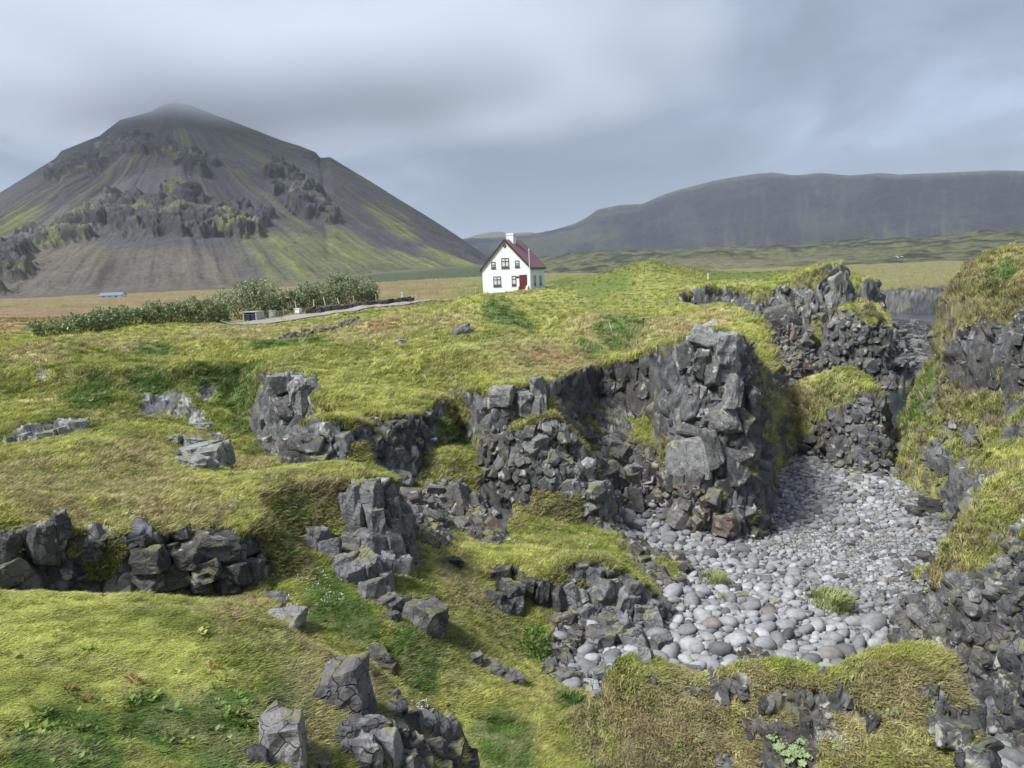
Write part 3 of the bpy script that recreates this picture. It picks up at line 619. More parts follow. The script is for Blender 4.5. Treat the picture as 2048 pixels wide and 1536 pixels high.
base = cmix(base, C(.12, .095, .055), (OF == LNAMES.index('low_bluff'))*smooth(.0, .5, EF)*smooth(-.35, .35, fbm(P, 1.4, 3, seed=195))*.8)
base = cmix(base, g_tan*.8, (1-smooth(-.04, -.10, azf))*smooth(150, 230, RF)*.5)
base = cmix(base, C(.19, .165, .085), (OF == LNAMES.index('right_headland'))*.55)
lush = np.clip(PW['lush'], 0, 1)
lawn = lush*(RF > 90)*(VF[:, 0] > 3)*(VF[:, 0] < 60)
base = cmix(base, C(.075, .14, .028), lush*(1-lawn)*0.95)
base = cmix(base, C(.15, .20, .045), lawn)
# rough turf on steep sides is browner, mixed with dead stems
st2 = smooth(.9, .65, NF[:, 2])*(1-lush)
base = cmix(base, C(.16, .14, .08), st2*0.75*smooth(-.5, .3, n_b))
base = cmix(base, C(.33, .30, .17), .38*smooth(.0, .5, fbm(P, 2.3, 3, seed=93)+.4*n_c)*(1-lawn))
base = cmix(base, C(.045, .05, .02), 0.5*smooth(.25, .7, n_c+0.5*n_b)*(0.35+0.65*st2))
base = base*(1+0.34*n_c[:, None])
basalt = cmix(np.broadcast_to(C(.055, .057, .06), (len(P), 3)), C(.125, .13, .135), np.clip(blockt*1.3-0.2+0.4*n_a, 0, 1))
basalt = cmix(basalt, C(.10, .085, .07), smooth(.1, .6, fbm(P, 1.1, 2, seed=95))*0.6)
lich = smooth(.32, .6, fbm(P, 2.6, 3, seed=97)+0.25*smooth(.2, .8, NF[:, 2]))*smooth(3.0, 6.5, P[:, 2])
basalt = cmix(basalt, C(.36, .36, .33), lich*0.8)
basalt = cmix(basalt, C(.15, .15, .05), smooth(.25, .6, fbm(P, 1.9, 3, seed=99)+.25*NF[:, 2])*0.5)
basalt = cmix(basalt, C(.02, .02, .022), crack*0.75)
dark = [(1210, 790, 60), (1240, 750, 50), (1180, 770, 30), (1000, 1000, 90), (960, 930, 40), (810, 860, 60), (1030, 1160, 50), (1100, 1190, 40), (440, 1110, 60), (340, 1120, 50), (1930, 710, 60), (1640, 880, 50), (900, 1520, 60), (1570, 1480, 60), (1900, 1450, 50), (860, 1470, 60), (1780, 680, 40), (1290, 760, 50), (1260, 800, 60), (1310, 720, 24), (1960, 740, 50), (1900, 730, 40), (2030, 750, 40), (1950, 1250, 60), (1000, 1060, 50)]  # dark rock, plus shade of cave, recess and overhangs put into its colour
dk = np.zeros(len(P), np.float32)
pale = [(1450, 690, 45, 1), (1400, 665, 30, 1), (1470, 735, 35, .8), (1440, 790, 50, .5), (1430, 900, 40, .4), (570, 775, 40, 1), (590, 800, 30, .8), (1010, 790, 40, .9), (1040, 820, 30, .8), (1070, 775, 30, .8), (400, 905, 40, 1), (430, 890, 25, .8), (60, 870, 30, .8), (140, 852, 25, .8), (740, 965, 40, .7), (740, 1040, 50, .45), (650, 860, 40, .5), (1640, 600, 40, .5), (1730, 580, 30, .6), (1530, 640, 20, .4), (1240, 1220, 60, .7), (1290, 1240, 50, .6), (1150, 950, 60, .4), (1180, 1020, 50, .4), (700, 1370, 40, .5), (600, 1460, 40, .9)]
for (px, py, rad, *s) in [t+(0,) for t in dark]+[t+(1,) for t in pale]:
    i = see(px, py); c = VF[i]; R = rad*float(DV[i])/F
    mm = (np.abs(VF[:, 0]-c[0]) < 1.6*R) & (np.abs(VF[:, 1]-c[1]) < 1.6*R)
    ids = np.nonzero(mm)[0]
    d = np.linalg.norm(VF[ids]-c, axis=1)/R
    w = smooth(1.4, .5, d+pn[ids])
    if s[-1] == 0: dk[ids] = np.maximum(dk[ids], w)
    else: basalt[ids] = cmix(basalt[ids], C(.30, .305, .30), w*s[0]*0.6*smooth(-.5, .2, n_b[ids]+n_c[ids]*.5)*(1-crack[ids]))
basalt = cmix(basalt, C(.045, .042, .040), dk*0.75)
basalt = basalt*1.2*(1+0.25*n_c[:, None])
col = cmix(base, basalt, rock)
scol = cmix(np.broadcast_to(C(.05, .048, .046), (len(P), 3)), C(.13, .125, .12), smooth(-.2, .6, n_c))
col = cmix(col, scol, scree*(1-rock*0.5))
bcol = cmix(np.broadcast_to(C(.05, .053, .055), (len(P), 3)), C(.14, .145, .15), smooth(-.3, .6, n_c))
bcol = cmix(bcol, C(.10, .06, .025), np.clip(PW['wrack'], 0, 1)*smooth(-.5, .2, n_b))
col = cmix(col, bcol, beach)
col = np.clip(col*(1-.40*smooth(95, 130, RF)*(1-rock))[:, None], .008, .8)  # far ground darkened: self-shade of the missing tufts put into its colour

def grid_object(name, mask, mat, keep_flat=True):
    """one mesh from the faces of the grid whose landform index passes mask"""
    O = OWNv
    fo = np.maximum(np.maximum(O[:, :-1], O[:, 1:]), np.maximum(np.roll(O, -1, 0)[:, :-1], np.roll(O, -1, 0)[:, 1:]))
    fm = mask(fo)
    j, i = np.nonzero(fm)
    j2 = (j+1) % NA
    q = np.stack([j*NV+i, j2*NV+i, j2*NV+i+1, j*NV+i+1], 1)
    return q
def mesh_from(name, verts, quads, colors=None, extra=None, smooth_=True):
    used, inv = np.unique(quads.reshape(-1), return_inverse=True)
    v = verts[used]; f = inv.astype(np.int32)
    me = bpy.data.meshes.new(name)
    k = quads.shape[1]
    me.vertices.add(len(v)); me.vertices.foreach_set('co', v.astype(np.float32).reshape(-1))
    me.loops.add(len(f)); me.loops.foreach_set('vertex_index', f)
    nf = len(quads)
    me.polygons.add(nf); me.polygons.foreach_set('loop_start', np.arange(0, nf*k, k, dtype=np.int32))
    me.polygons.foreach_set('use_smooth', np.full(nf, smooth_, bool))
    me.update(calc_edges=True)
    if colors is not None:
        a = me.color_attributes.new('tint', 'FLOAT_COLOR', 'POINT')
        c4 = np.ones((len(v), 4), np.float32); c4[:, :3] = colors[used]; a.data.foreach_set('color', c4.reshape(-1))
    for nm, arr in (extra or {}).items():
        a = me.attributes.new(nm, 'FLOAT', 'POINT'); a.data.foreach_set('value', arr[used].astype(np.float32))
    return me

# ------------------------------------------------------------------ materials
def mat_new(name):
    m = bpy.data.materials.new(name); m.use_nodes = True
    nt = m.node_tree; b = nt.nodes['Principled BSDF']; return m, nt, b
def mat_plain(name, col, rough=0.7, noise=0.0, scale=8.0, metal=0.0, bump=0.0):
    m, nt, b = mat_new(name); b.inputs['Base Color'].default_value = (*col, 1); b.inputs['Roughness'].default_value = rough; b.inputs['Metallic'].default_value = metal
    if noise or bump:
        tc = nt.nodes.new('ShaderNodeTexCoord'); n = nt.nodes.new('ShaderNodeTexNoise'); n.inputs['Scale'].default_value = scale; n.inputs['Detail'].default_value = 5
        nt.links.new(tc.outputs['Object'], n.inputs['Vector'])
        if noise:
            r = nt.nodes.new('ShaderNodeMapRange'); r.inputs[1].default_value = .25; r.inputs[2].default_value = .75; r.inputs[3].default_value = 1-noise; r.inputs[4].default_value = 1+noise*0.6
            nt.links.new(n.outputs['Fac'], r.inputs[0])
            x = nt.nodes.new('ShaderNodeVectorMath'); x.operation = 'SCALE'; x.inputs[0].default_value = col; nt.links.new(r.outputs[0], x.inputs['Scale'])
            nt.links.new(x.outputs[0], b.inputs['Base Color'])
        if bump:
            bu = nt.nodes.new('ShaderNodeBump'); bu.inputs['Strength'].default_value = bump; bu.inputs['Distance'].default_value = 0.05
            nt.links.new(n.outputs['Fac'], bu.inputs['Height']); nt.links.new(bu.outputs[0], b.inputs['Normal'])
    return m
def ground_material(name='turf_and_basalt', fine=1.0):
    m, nt, b = mat_new(name); N = nt.nodes; L = nt.links
    at_ = N.new('ShaderNodeAttribute'); at_.attribute_name = 'tint'
    rk = N.new('ShaderNodeAttribute'); rk.attribute_name = 'rock'
    geo = N.new('ShaderNodeNewGeometry')
    n1 = N.new('ShaderNodeTexNoise'); n1.inputs['Scale'].default_value = 9*fine; n1.inputs['Detail'].default_value = 6; n1.inputs['Roughness'].default_value = .65
    L.new(geo.outputs['Position'], n1.inputs['Vector'])
    mr = N.new('ShaderNodeMapRange'); mr.inputs[1].default_value = .3; mr.inputs[2].default_value = .7; mr.inputs[3].default_value = .62; mr.inputs[4].default_value = 1.42
    L.new(n1.outputs['Fac'], mr.inputs[0])
    sc_ = N.new('ShaderNodeVectorMath'); sc_.operation = 'SCALE'; L.new(at_.outputs['Color'], sc_.inputs[0]); L.new(mr.outputs[0], sc_.inputs['Scale'])
    L.new(sc_.outputs[0], b.inputs['Base Color'])
    b.inputs['Roughness'].default_value = .88; b.inputs['Specular IOR Level'].default_value = .25
    n2 = N.new('ShaderNodeTexNoise'); n2.inputs['Scale'].default_value = 22*fine; n2.inputs['Detail'].default_value = 5
    L.new(geo.outputs['Position'], n2.inputs['Vector'])
    bu = N.new('ShaderNodeBump'); bu.inputs['Strength'].default_value = .6; bu.inputs['Distance'].default_value = .05/fine
    L.new(n2.outputs['Fac'], bu.inputs['Height']); L.new(bu.outputs[0], b.inputs['Normal'])
    return m
M_GROUND = ground_material()

def link(name, me, parent=None, mat=None, **props):
    o = bpy.data.objects.new(name, me); COL.objects.link(o)
    if parent: o.parent = parent
    if mat is not None and me is not None and hasattr(me, 'materials') and len(me.materials) == 0: me.materials.append(mat)
    for k, v in props.items(): o[k] = v
    return o
SETTING = {
    'ground': ('ground', 'turf and stony ground of the gullies, beach bed and plain'),
    'front_lawn': ('grassy_terrace', 'short bright lawn on the terrace nearest the viewer, rocks at its right rim'),
    'second_terrace': ('grassy_terrace', 'long yellow-green terrace with a dark basalt overhang below its front rim'),
    'grey_pillar': ('rock_pillar', 'upright grey jointed rock pillar at the tip of the long grassy terrace'),
    'low_bluff': ('bluff', 'shaggy turf bluff with white-spotted rocks in front of the pebble beach'),
    'bench': ('rock_bench', 'small green bench ending in a wall of broken grey basalt above the beach'),
    'main_headland': ('headland', 'broad grassy headland with tall basalt cliffs, the white house on top'),
    'left_crag': ('crag', 'low grey crag under the turf beside the dark green gully'),
    'buttress': ('rock_buttress', 'steep buttress of splayed basalt columns between cave and scree'),
    'sea_stack': ('sea_stack', 'grass-topped humped rock standing at the far end of the pebble beach'),
    'far_stack': ('sea_stack', 'rugged columned stack at the water with a small green cap'),
    'right_headland': ('headland', 'steep shaggy headland rising at the right edge above the water channel'),
    'grassy_foot': ('grassy_slope', 'green windblown slope at the foot of the right headland'),
    'basalt_foot': ('basalt_terrace', 'stepped basalt block floor below the right headland'),
    'right_bluff': ('bluff', 'smooth yellow-green bluff over blocky dark basalt at the right edge'),
}
LANDOBJ = {}
for i, nm in enumerate(LNAMES):
    q = grid_object(nm, lambda f: f == i, None)
    if len(q) == 0: continue
    me = mesh_from(SETTING[nm][0], TOP, q, col, {'rock': rock})
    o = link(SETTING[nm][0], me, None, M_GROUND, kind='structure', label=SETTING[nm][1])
    LANDOBJ[nm] = o
see = Seen(TOP)
VF_ORIG = VF; VF = TOP
print('mesh', time.perf_counter()-T0)
# ------------------------------------------------------------------ mountains, far plain, sea, air
def interp_sil(sil, x):
    s = np.array(sil, float); return np.interp(x, s[:, 0], s[:, 1])
def az_of(px, py=560):
    d = ray(px, py); return math.atan2(d[0], d[1])
def sil_to_az(sil, rr):
    """silhouette in photo pixels -> azimuth, height above the sea at ridge distance rr(px)"""
    a = []; z = []
    for px, py in sil:
        r = rr(px); p = W(px, py, 'r', r); a.append(math.atan2(p[0], p[1])); z.append(p[2])
    return np.array(a), np.array(z)
def fine_sil(sil, n=400):
    s = np.array(sil, float); x = np.linspace(s[0, 0], s[-1, 0], n); return list(zip(x, np.interp(x, s[:, 0], s[:, 1])))
def grid_mesh(name, V, colors, mat, extra=None, **props):
    na, ns = V.shape[:2]
    j, i = np.meshgrid(np.arange(na-1), np.arange(ns-1), indexing='ij')
    q = np.stack([j*ns+i, (j+1)*ns+i, (j+1)*ns+i+1, j*ns+i+1], -1).reshape(-1, 4)
    me = mesh_from(name, V.reshape(-1, 3), q, colors.reshape(-1, 3), extra)
    return link(name, me, None, mat, **props)
def gnormals(V):
    du = np.gradient(V, axis=0); dv = np.gradient(V, axis=1); n = np.cross(dv, du); n /= np.linalg.norm(n, axis=-1, keepdims=True)+1e-9
    return n*np.where(n[..., 2:3] < 0, -1, 1)
def blobs(P, seeit, lst, nz, soft=0.5):
    """soft ellipses on a far slope: (px, py, half width, half height, tilt deg)"""
    w = np.zeros(len(P), np.float32)
    for (px, py, rx, ry, tilt) in lst:
        c = P[seeit(px, py)].astype(float); dist = np.linalg.norm(c-np.array([0, 0, CAMZ])); rx_, ry_ = rx*dist/F, ry*dist/F
        u = c[:2]/np.hypot(c[0], c[1]); dd = P-c
        al = dd[:, 0]*u[0]+dd[:, 1]*u[1]
        x = dd[:, 0]*u[1]-dd[:, 1]*u[0]; y = dd[:, 2]
        t = math.radians(tilt); xx = x*math.cos(t)+y*math.sin(t); yy = -x*math.sin(t)+y*math.cos(t)
        d = np.sqrt((xx/rx_)**2+(yy/ry_)**2)+nz*soft
        d = np.where(np.abs(al) > 6*max(rx_, ry_), 9, d)
        w = np.maximum(w, smooth(1.25, .65, d))
    return w

# --- the pyramid mountain
MS = [(-700, 560), (-500, 530), (-300, 490), (-150, 448), (0, 385), (60, 348), (112, 316), (122, 302), (200, 271), (240, 240), (300, 224), (330, 208), (352, 205), (380, 210), (430, 230), (500, 256), (560, 280), (600, 292), (632, 305), (640, 316), (660, 314), (680, 326), (740, 362), (800, 400), (850, 430), (900, 462), (930, 482), (965, 507), (1010, 530)]
def m_rr(px): return 2100 - 500*smooth(345, 980, px) - 200*smooth(345, -500, px)
ma, mz = sil_to_az(fine_sil(MS), m_rr)
NA_, NS_ = 860, 380
A = np.linspace(ma[0], ma[-1], NA_); S = np.concatenate([np.linspace(0, 1, NS_-60), 1+np.linspace(0.01, .5, 60)])
pxs = np.interp(A, ma, np.array(fine_sil(MS))[:, 0])
RRr = np.array([m_rr(p) for p in pxs]); RBb = 820+300*smooth(500, 1000, pxs)
ridge = np.interp(A, ma, mz)
S2, _ = np.meshgrid(S, A)
R_ = RBb[:, None]+(RRr-RBb)[:, None]*S2
prof = np.where(S2 <= 1, 0.25*np.clip(S2, 0, 1)+0.75*np.clip(S2, 0, 1)**1.55, 1-(S2-1)*1.1)
z0 = 7.0+0*A
Zm = z0[:, None]+(ridge-z0)[:, None]*prof
MV = np.stack([R_*np.sin(A)[:, None], R_*np.cos(A)[:, None], Zm], -1)
Pm = MV.reshape(-1, 3)
nb = fbm(Pm, 0.006, 4, seed=201); nbf = fbm(Pm, 0.03, 4, seed=203); nbm = fbm(Pm, .014, 3, seed=205)
sm = Seen(Pm)
crag = blobs(Pm, sm, [(90, 480, 50, 16, 18), (170, 450, 60, 22, 25), (240, 430, 55, 26, 10), (310, 430, 60, 32, 0), (390, 440, 60, 30, 0), (470, 440, 55, 32, -10), (510, 450, 25, 25, 0), (230, 410, 40, 14, 25), (370, 395, 30, 22, 0), (20, 520, 36, 24, 10), (-60, 520, 60, 24, 0),
                     (150, 320, 40, 24, 30), (210, 310, 50, 30, 20), (280, 300, 45, 24, 0), (350, 305, 50, 16, -20), (380, 335, 24, 14, -20), (120, 345, 20, 14, 30), (240, 285, 40, 20, 10),
                     (560, 350, 34, 26, -30), (590, 385, 40, 36, -35), (630, 415, 34, 24, -35), (655, 435, 16, 14, -35), (545, 380, 16, 16, 0), (620, 312, 20, 12, -30), ], nb*1.0+nbf*1.1+.5*fbm(Pm, .09, 3, seed=219), .9)
peak = W(345, 196, 'r', 2100)
th = np.arctan2(Pm[:, 0]-peak[0], peak[1]-Pm[:, 1]); dp = np.hypot(Pm[:, 0]-peak[0], Pm[:, 1]-peak[1])
stc = np.stack([th*22, dp*0.0016, dp*0], 1); streak = fbm(stc, 1.0, 4, gain=.6, seed=207)
stf = np.stack([th*80, dp*0.004, dp*0], 1); streakf = fbm(stf, 1.0, 3, seed=209)
fr = (S2.reshape(-1))
# relief: crags stand out, gullies run down
nrm = gnormals(MV).reshape(-1, 3)
rid = fbm(Pm*np.array([1, 1, .7]), .018, 5, gain=.55, seed=211, ridged=True)
fade = smooth(0.0, .12, fr)*np.where(fr > .97, .35, 1)
fr3 = fbm(Pm*np.array([1, 1, .5]), .06, 4, seed=215, ridged=True)
d = crag*(7+15*rid+12*fr3)+nbf*5*crag + (1-crag)*(streak*7+streakf*3+nbf*3) + nb*14*(fr < .9)
d *= np.where((fr > .86) & (fr <= 1.05), .25, 1)
Pm2 = Pm+nrm*(d*fade)[:, None]
g_moss, g_scree, g_scree2, g_brown = C(.092, .100, .032), C(.056, .054, .056), C(.105, .10, .104), C(.105, .088, .068)
mc = cmix(np.broadcast_to(g_scree, (len(Pm), 3)), g_moss, smooth(.05, .5, streak+.45*nb+.35*streakf)*.6)
mosszone = blobs(Pm, sm, [(600, 510, 170, 50, -12), (800, 520, 160, 22, -10), (500, 540, 120, 30, 0), (700, 480, 60, 30, -35), (450, 520, 60, 40, 0), (40, 440, 60, 30, 30), (0, 480, 60, 40, 20), (900, 512, 60, 12, -20), (780, 430, 30, 60, 45), (320, 350, 30, 20, 0), (400, 560, 40, 20, 0)], nb*.9, .8)
mc = cmix(mc, g_moss*1.35, mosszone*smooth(-.7, .35, streak+streakf*.4)*.9)
bz = blobs(Pm, sm, [(150, 540, 170, 45, 0), (320, 520, 140, 40, 0), (0, 570, 200, 30, 0), (400, 540, 70, 40, 0), (300, 570, 200, 20, 0), (100, 500, 80, 20, 10)], nb*.9, .6)
mc = cmix(mc, g_brown, bz*.8)
lz = blobs(Pm, sm, [(280, 370, 90, 30, 25), (200, 400, 110, 22, 32), (330, 350, 50, 22, 0), (300, 400, 60, 22, 0), (120, 440, 70, 16, 32)], nb*.6, .6)
mc = cmix(mc, g_scree2, lz*.85*(1-crag))
mid = blobs(Pm, sm, [(640, 400, 200, 34, -36), (560, 300, 90, 26, -28), (760, 460, 120, 16, -30)], nb*.6, .6)
mc = cmix(mc, C(.052, .052, .055), mid*.75*smooth(.35, -.1, streak))
cragc = cmix(np.broadcast_to(C(.028, .028, .029), (len(Pm), 3)), C(.085, .09, .033), smooth(.15, .5, fbm(Pm, .02, 3, seed=213))*.85)
cragc = cmix(cragc, C(.085, .085, .087), smooth(.1, .5, nbf)*.7)
cragc = cragc*(.55+1.1*smooth(-.3, .6, fr3))[:, None]
mc = cmix(mc, cragc, smooth(.3, .6, crag))
fz = fbm(Pm, .11, 3, seed=217)
mc = mc*(1+.30*nbf+.16*streakf+.35*fz*(.35+.65*crag))[:, None]
mc = cmix(mc, C(.17, .14, .10), blobs(Pm, sm, [(600, 566, 140, 4, 4), (720, 556, 60, 3, 8)], nb*0, .1)*.8)
M_FAR = ground_material('mountain_ground', fine=0.02)
grid_mesh('mountain', Pm2.reshape(MV.shape), np.clip(mc, .01, .6), M_FAR, {'rock': crag}, kind='structure', label='dark pyramid-shaped mountain with grey scree and moss, its summit in the cloud')

# --- the long escarpment on the right
RS = [(860, 500), (900, 486), (930, 478), (1000, 474), (1060, 468), (1100, 462), (1150, 447), (1172, 436), (1195, 419), (1240, 410), (1285, 408), (1310, 397), (1330, 388), (1370, 376), (1430, 361), (1480, 352), (1520, 347), (1545, 345), (1580, 350), (1600, 350), (1640, 346), (1700, 351), (1760, 346), (1800, 349), (1900, 345), (1990, 341), (2048, 342), (2300, 335), (2900, 345)]
def r_rr(px): return 4600-600*smooth(1100, 1900, px)
ra, rz = sil_to_az(fine_sil(RS), r_rr)
NA2, NS2 = 700, 220
A = np.linspace(ra[0], ra[-1], NA2); S = np.concatenate([np.linspace(0, 1, NS2-30), 1+np.linspace(.02, .6, 30)])
pxs = np.interp(A, ra, np.array(fine_sil(RS))[:, 0]); RRr = np.array([r_rr(p) for p in pxs]); ridge = np.interp(A, ra, rz)
S2, _ = np.meshgrid(S, A)
R_ = (RRr*.68)[:, None]+(RRr*.32)[:, None]*S2
sc_ = np.clip(S2, 0, 1)
prof = np.where(S2 <= 1, .18*sc_+.72*smooth(.1, .82, sc_)+.10*smooth(.8, 1, sc_), 1.0)
Zr = 20+(ridge-20)[:, None]*prof
RV = np.stack([R_*np.sin(A)[:, None], R_*np.cos(A)[:, None], Zr], -1); Pr = RV.reshape(-1, 3); fr = S2.reshape(-1)
aa = np.repeat(A, S2.shape[1])
st = fbm(np.stack([aa*45+fr*1.2, fr*2.6+aa*14, fr*0], 1), 1.0, 4, gain=.55, seed=221); stf = fbm(np.stack([aa*260, fr*4, fr*0], 1), 1.0, 3, seed=223)
nb = fbm(Pr, .004, 4, seed=225)
nrm = gnormals(RV).reshape(-1, 3)
Pr2 = Pr+nrm*((nb*36+fbm(Pr*np.array([1, 1, .6]), .012, 4, seed=227, ridged=True)*14)*smooth(0, .2, fr)*(1-.97*smooth(.72, .88, fr)))[:, None]
rc = cmix(np.broadcast_to(C(.022, .024, .032), (len(Pr), 3)), C(.034, .037, .042), smooth(-.2, .5, fbm(Pr*np.array([.6, .6, 1.6]), .008, 4, seed=226)+.25*st))
sr = Seen(Pr)
rc = cmix(rc, C(.055, .066, .03), smooth(.62, .2, fr+.35*st)*smooth(.0, .35, st+.25*stf)*.7)
rc = cmix(rc, C(.07, .075, .05), smooth(.86, .97, fr+.06*stf))
rc = cmix(rc, C(.075, .072, .068), smooth(.28, .5, stf+.4*st)*smooth(.12, .2, aa)*.22)
lowleft = blobs(Pr, sr, [(1130, 480, 110, 22, 8), (1060, 495, 100, 20, 0), (1240, 425, 60, 10, 0)], nb, .7)
rc = cmix(rc, C(.055, .06, .04), lowleft*.7)
rc *= (1+.35*nb+.25*fbm(Pr*np.array([.5, .5, 3]), .01, 4, seed=229))[:, None]
grid_mesh('escarpment', Pr2.reshape(RV.shape), np.clip(rc, .008, .5), M_FAR, {'rock': fr}, kind='structure', label='long dark flat-topped escarpment in the haze on the right')

# --- faded hills between the two
HS = [(820, 520), (900, 482), (940, 474), (975, 465), (1000, 461), (1020, 466), (1060, 463), (1100, 466), (1200, 480), (1300, 500)]
ha, hz = sil_to_az(fine_sil(HS, 120), lambda p: 6500)
A = np.linspace(ha[0], ha[-1], 200); S = np.linspace(0, 1.3, 40)
ridge = np.interp(A, ha, hz); S2, _ = np.meshgrid(S, A); R_ = 5200+1300*S2
Zh = 15+(ridge-15)[:, None]*np.where(S2 <= 1, np.clip(S2, 0, 1)**1.2, 1-(S2-1))
HV = np.stack([R_*np.sin(A)[:, None], R_*np.cos(A)[:, None], Zh], -1)
HV[..., 2] += (fbm(HV.reshape(-1, 3), .003, 4, seed=231)*22).reshape(Zh.shape)*smooth(0, .3, S2)
grid_mesh('hills', HV, np.broadcast_to(C(.09, .10, .06), HV.shape).copy(), M_FAR, {'rock': np.zeros(HV.size//3)}, kind='structure', label='low faded hills in the gap between the mountains')

# --- lava plain out to the horizon
LS = [(-900, 640), (-300, 615), (0, 600), (200, 594), (400, 584), (600, 562), (700, 551), (800, 541), (900, 534), (960, 530), (1050, 522), (1100, 515), (1200, 508), (1300, 500), (1430, 493), (1500, 496), (1600, 491), (1700, 484), (1800, 478), (1900, 470), (1980, 462), (2048, 458), (2300, 450), (3000, 470)]
la, lz_ = sil_to_az(fine_sil(LS), lambda p: 1000)
A = np.concatenate([np.linspace(-math.pi, la[0], 40)[:-1], np.linspace(la[0], la[-1], 900), np.linspace(la[-1], math.pi, 40)[1:]])
S = np.concatenate([np.linspace(math.log(540), math.log(1000), 110), np.linspace(math.log(1020), math.log(1500), 24), np.linspace(math.log(1650), math.log(14000), 14)])
zr_ = np.interp(A, la, lz_); zr_ = np.where((A < la[0]) | (A > la[-1]), 8, zr_)
S2, A2 = np.meshgrid(np.exp(S), A)
t = np.clip((S2-540)/(1000-540), 0, 1)
ZL = lerp(np.interp(S2[0], [540, 640], [7.0, 8.5])[None, :], zr_[:, None], t**1.3)
ZL = np.where(S2 > 1000, lerp(zr_[:, None], 10.0, np.clip((S2-1000)/600, 0, 1)), ZL)
LV = np.stack([S2*np.sin(A2), S2*np.cos(A2), ZL], -1); Pl = LV.reshape(-1, 3); rr_ = S2.reshape(-1); aa = A2.reshape(-1)
lf = smooth(-.02, .03, aa)*(rr_ < 1800)
n1 = fbm(Pl, .02, 4, seed=241); n2 = fbm(Pl, .09, 3, seed=243)
amp_ = lf*smooth(560, 680, rr_)
Pl2 = Pl.copy(); Pl2[:, 2] += amp_*(n1*7+n2*2.2+np.abs(n1)*2)+(1-lf)*n1*1.0*(rr_ < 2000) - 3.0*amp_*(rr_ < 1000)*0
Pl2[:, 2] += np.where(lf < .5, n2*.6*(rr_ < 2000), 0)
lc = cmix(np.broadcast_to(C(.105, .11, .055), (len(Pl), 3)), C(.03, .034, .026), smooth(-.1, .4, n2+.5*n1)*lf)
lc = cmix(lc, C(.15, .14, .08), smooth(.1, .5, fbm(Pl, .006, 3, seed=245))*.5)
green = blobs(Pl, Seen(Pl), [(850, 548, 150, 16, 4), (760, 555, 80, 12, 4), (950, 540, 70, 12, 3)], n1*.4, .5)
lc = cmix(lc, C(.05, .07, .034), green*.85)
lc = cmix(lc, C(.12, .096, .068), smooth(.0, -.08, aa)*smooth(-.6, .2, n1)*.85*(1-green))
lc *= (1+.2*n2)[:, None]
grid_mesh('lava_field', Pl2.reshape(LV.shape), np.clip(lc, .01, .5), M_FAR, {'rock': n2*0}, kind='structure', label='hummocky moss-grown lava plain between the coast and the mountains')
print('far', time.perf_counter()-T0)

# --- sea and shore water
def water_mat():
    m, nt, b = mat_new('sea_water')
    b.inputs['Base Color'].default_value = (.02, .03, .032, 1); b.inputs['Roughness'].default_value = .12; b.inputs['IOR'].default_value = 1.33
    b.inputs['Specular IOR Level'].default_value = .6
    g = nt.nodes.new('ShaderNodeNewGeometry'); n = nt.nodes.new('ShaderNodeTexNoise'); n.inputs['Scale'].default_value = 1.6; n.inputs['Detail'].default_value = 4
    nt.links.new(g.outputs['Position'], n.inputs['Vector'])
    bu = nt.nodes.new('ShaderNodeBump'); bu.inputs['Strength'].default_value = .25; bu.inputs['Distance'].default_value = .15
    nt.links.new(n.outputs['Fac'], bu.inputs['Height']); nt.links.new(bu.outputs[0], b.inputs['Normal'])
    return m
M_WATER = water_mat()
bm = bmesh.new()
ring = [(6, 30), (14, 30), (60, 30), (500, -100), (9000, -3000), (9000, 100), (600, 215), (170, 215), (80, 230), (50, 150), (30, 100), (18, 60)]
bm.faces.new([bm.verts.new((x, y, .22)) for x, y in ring])
me = bpy.data.meshes.new('sea'); bm.to_mesh(me); bm.free()
link('sea', me, None, M_WATER, kind='structure', label='shallow grey sea water in the channel behind the pebble beach')

# --- the air
def volume_mat(name, dens, colr=(1, 1, 1), aniso=0.0):
    m = bpy.data.materials.new(name); m.use_nodes = True; nt = m.node_tree
    for n in list(nt.nodes): nt.nodes.remove(n)
    o = nt.nodes.new('ShaderNodeOutputMaterial'); v = nt.nodes.new('ShaderNodeVolumePrincipled')
    v.inputs['Density'].default_value = dens; v.inputs['Color'].default_value = (*colr, 1); v.inputs['Anisotropy'].default_value = aniso
    nt.links.new(v.outputs[0], o.inputs['Volume']); return m, nt, v
def boxmesh(name, x0, x1, y0, y1, z0, z1):
    bm = bmesh.new(); r = bmesh.ops.create_cube(bm, size=1.0)
    for v in r['verts']: v.co = Vector(((x0+x1)/2+v.co.x*(x1-x0), (y0+y1)/2+v.co.y*(y1-y0), (z0+z1)/2+v.co.z*(z1-z0)))
    me = bpy.data.meshes.new(name); bm.to_mesh(me); bm.free(); return me
HAZE = 0.55e-4
if HAZE:
    mh, _, _ = volume_mat('haze_air', HAZE, (.74, .85, 1.0), 0.0)
    link('haze', boxmesh('haze', -15000, 15000, -15000, 15000, -2, 760), None, mh, kind='stuff', label='thin grey sea haze lying over the whole coast')

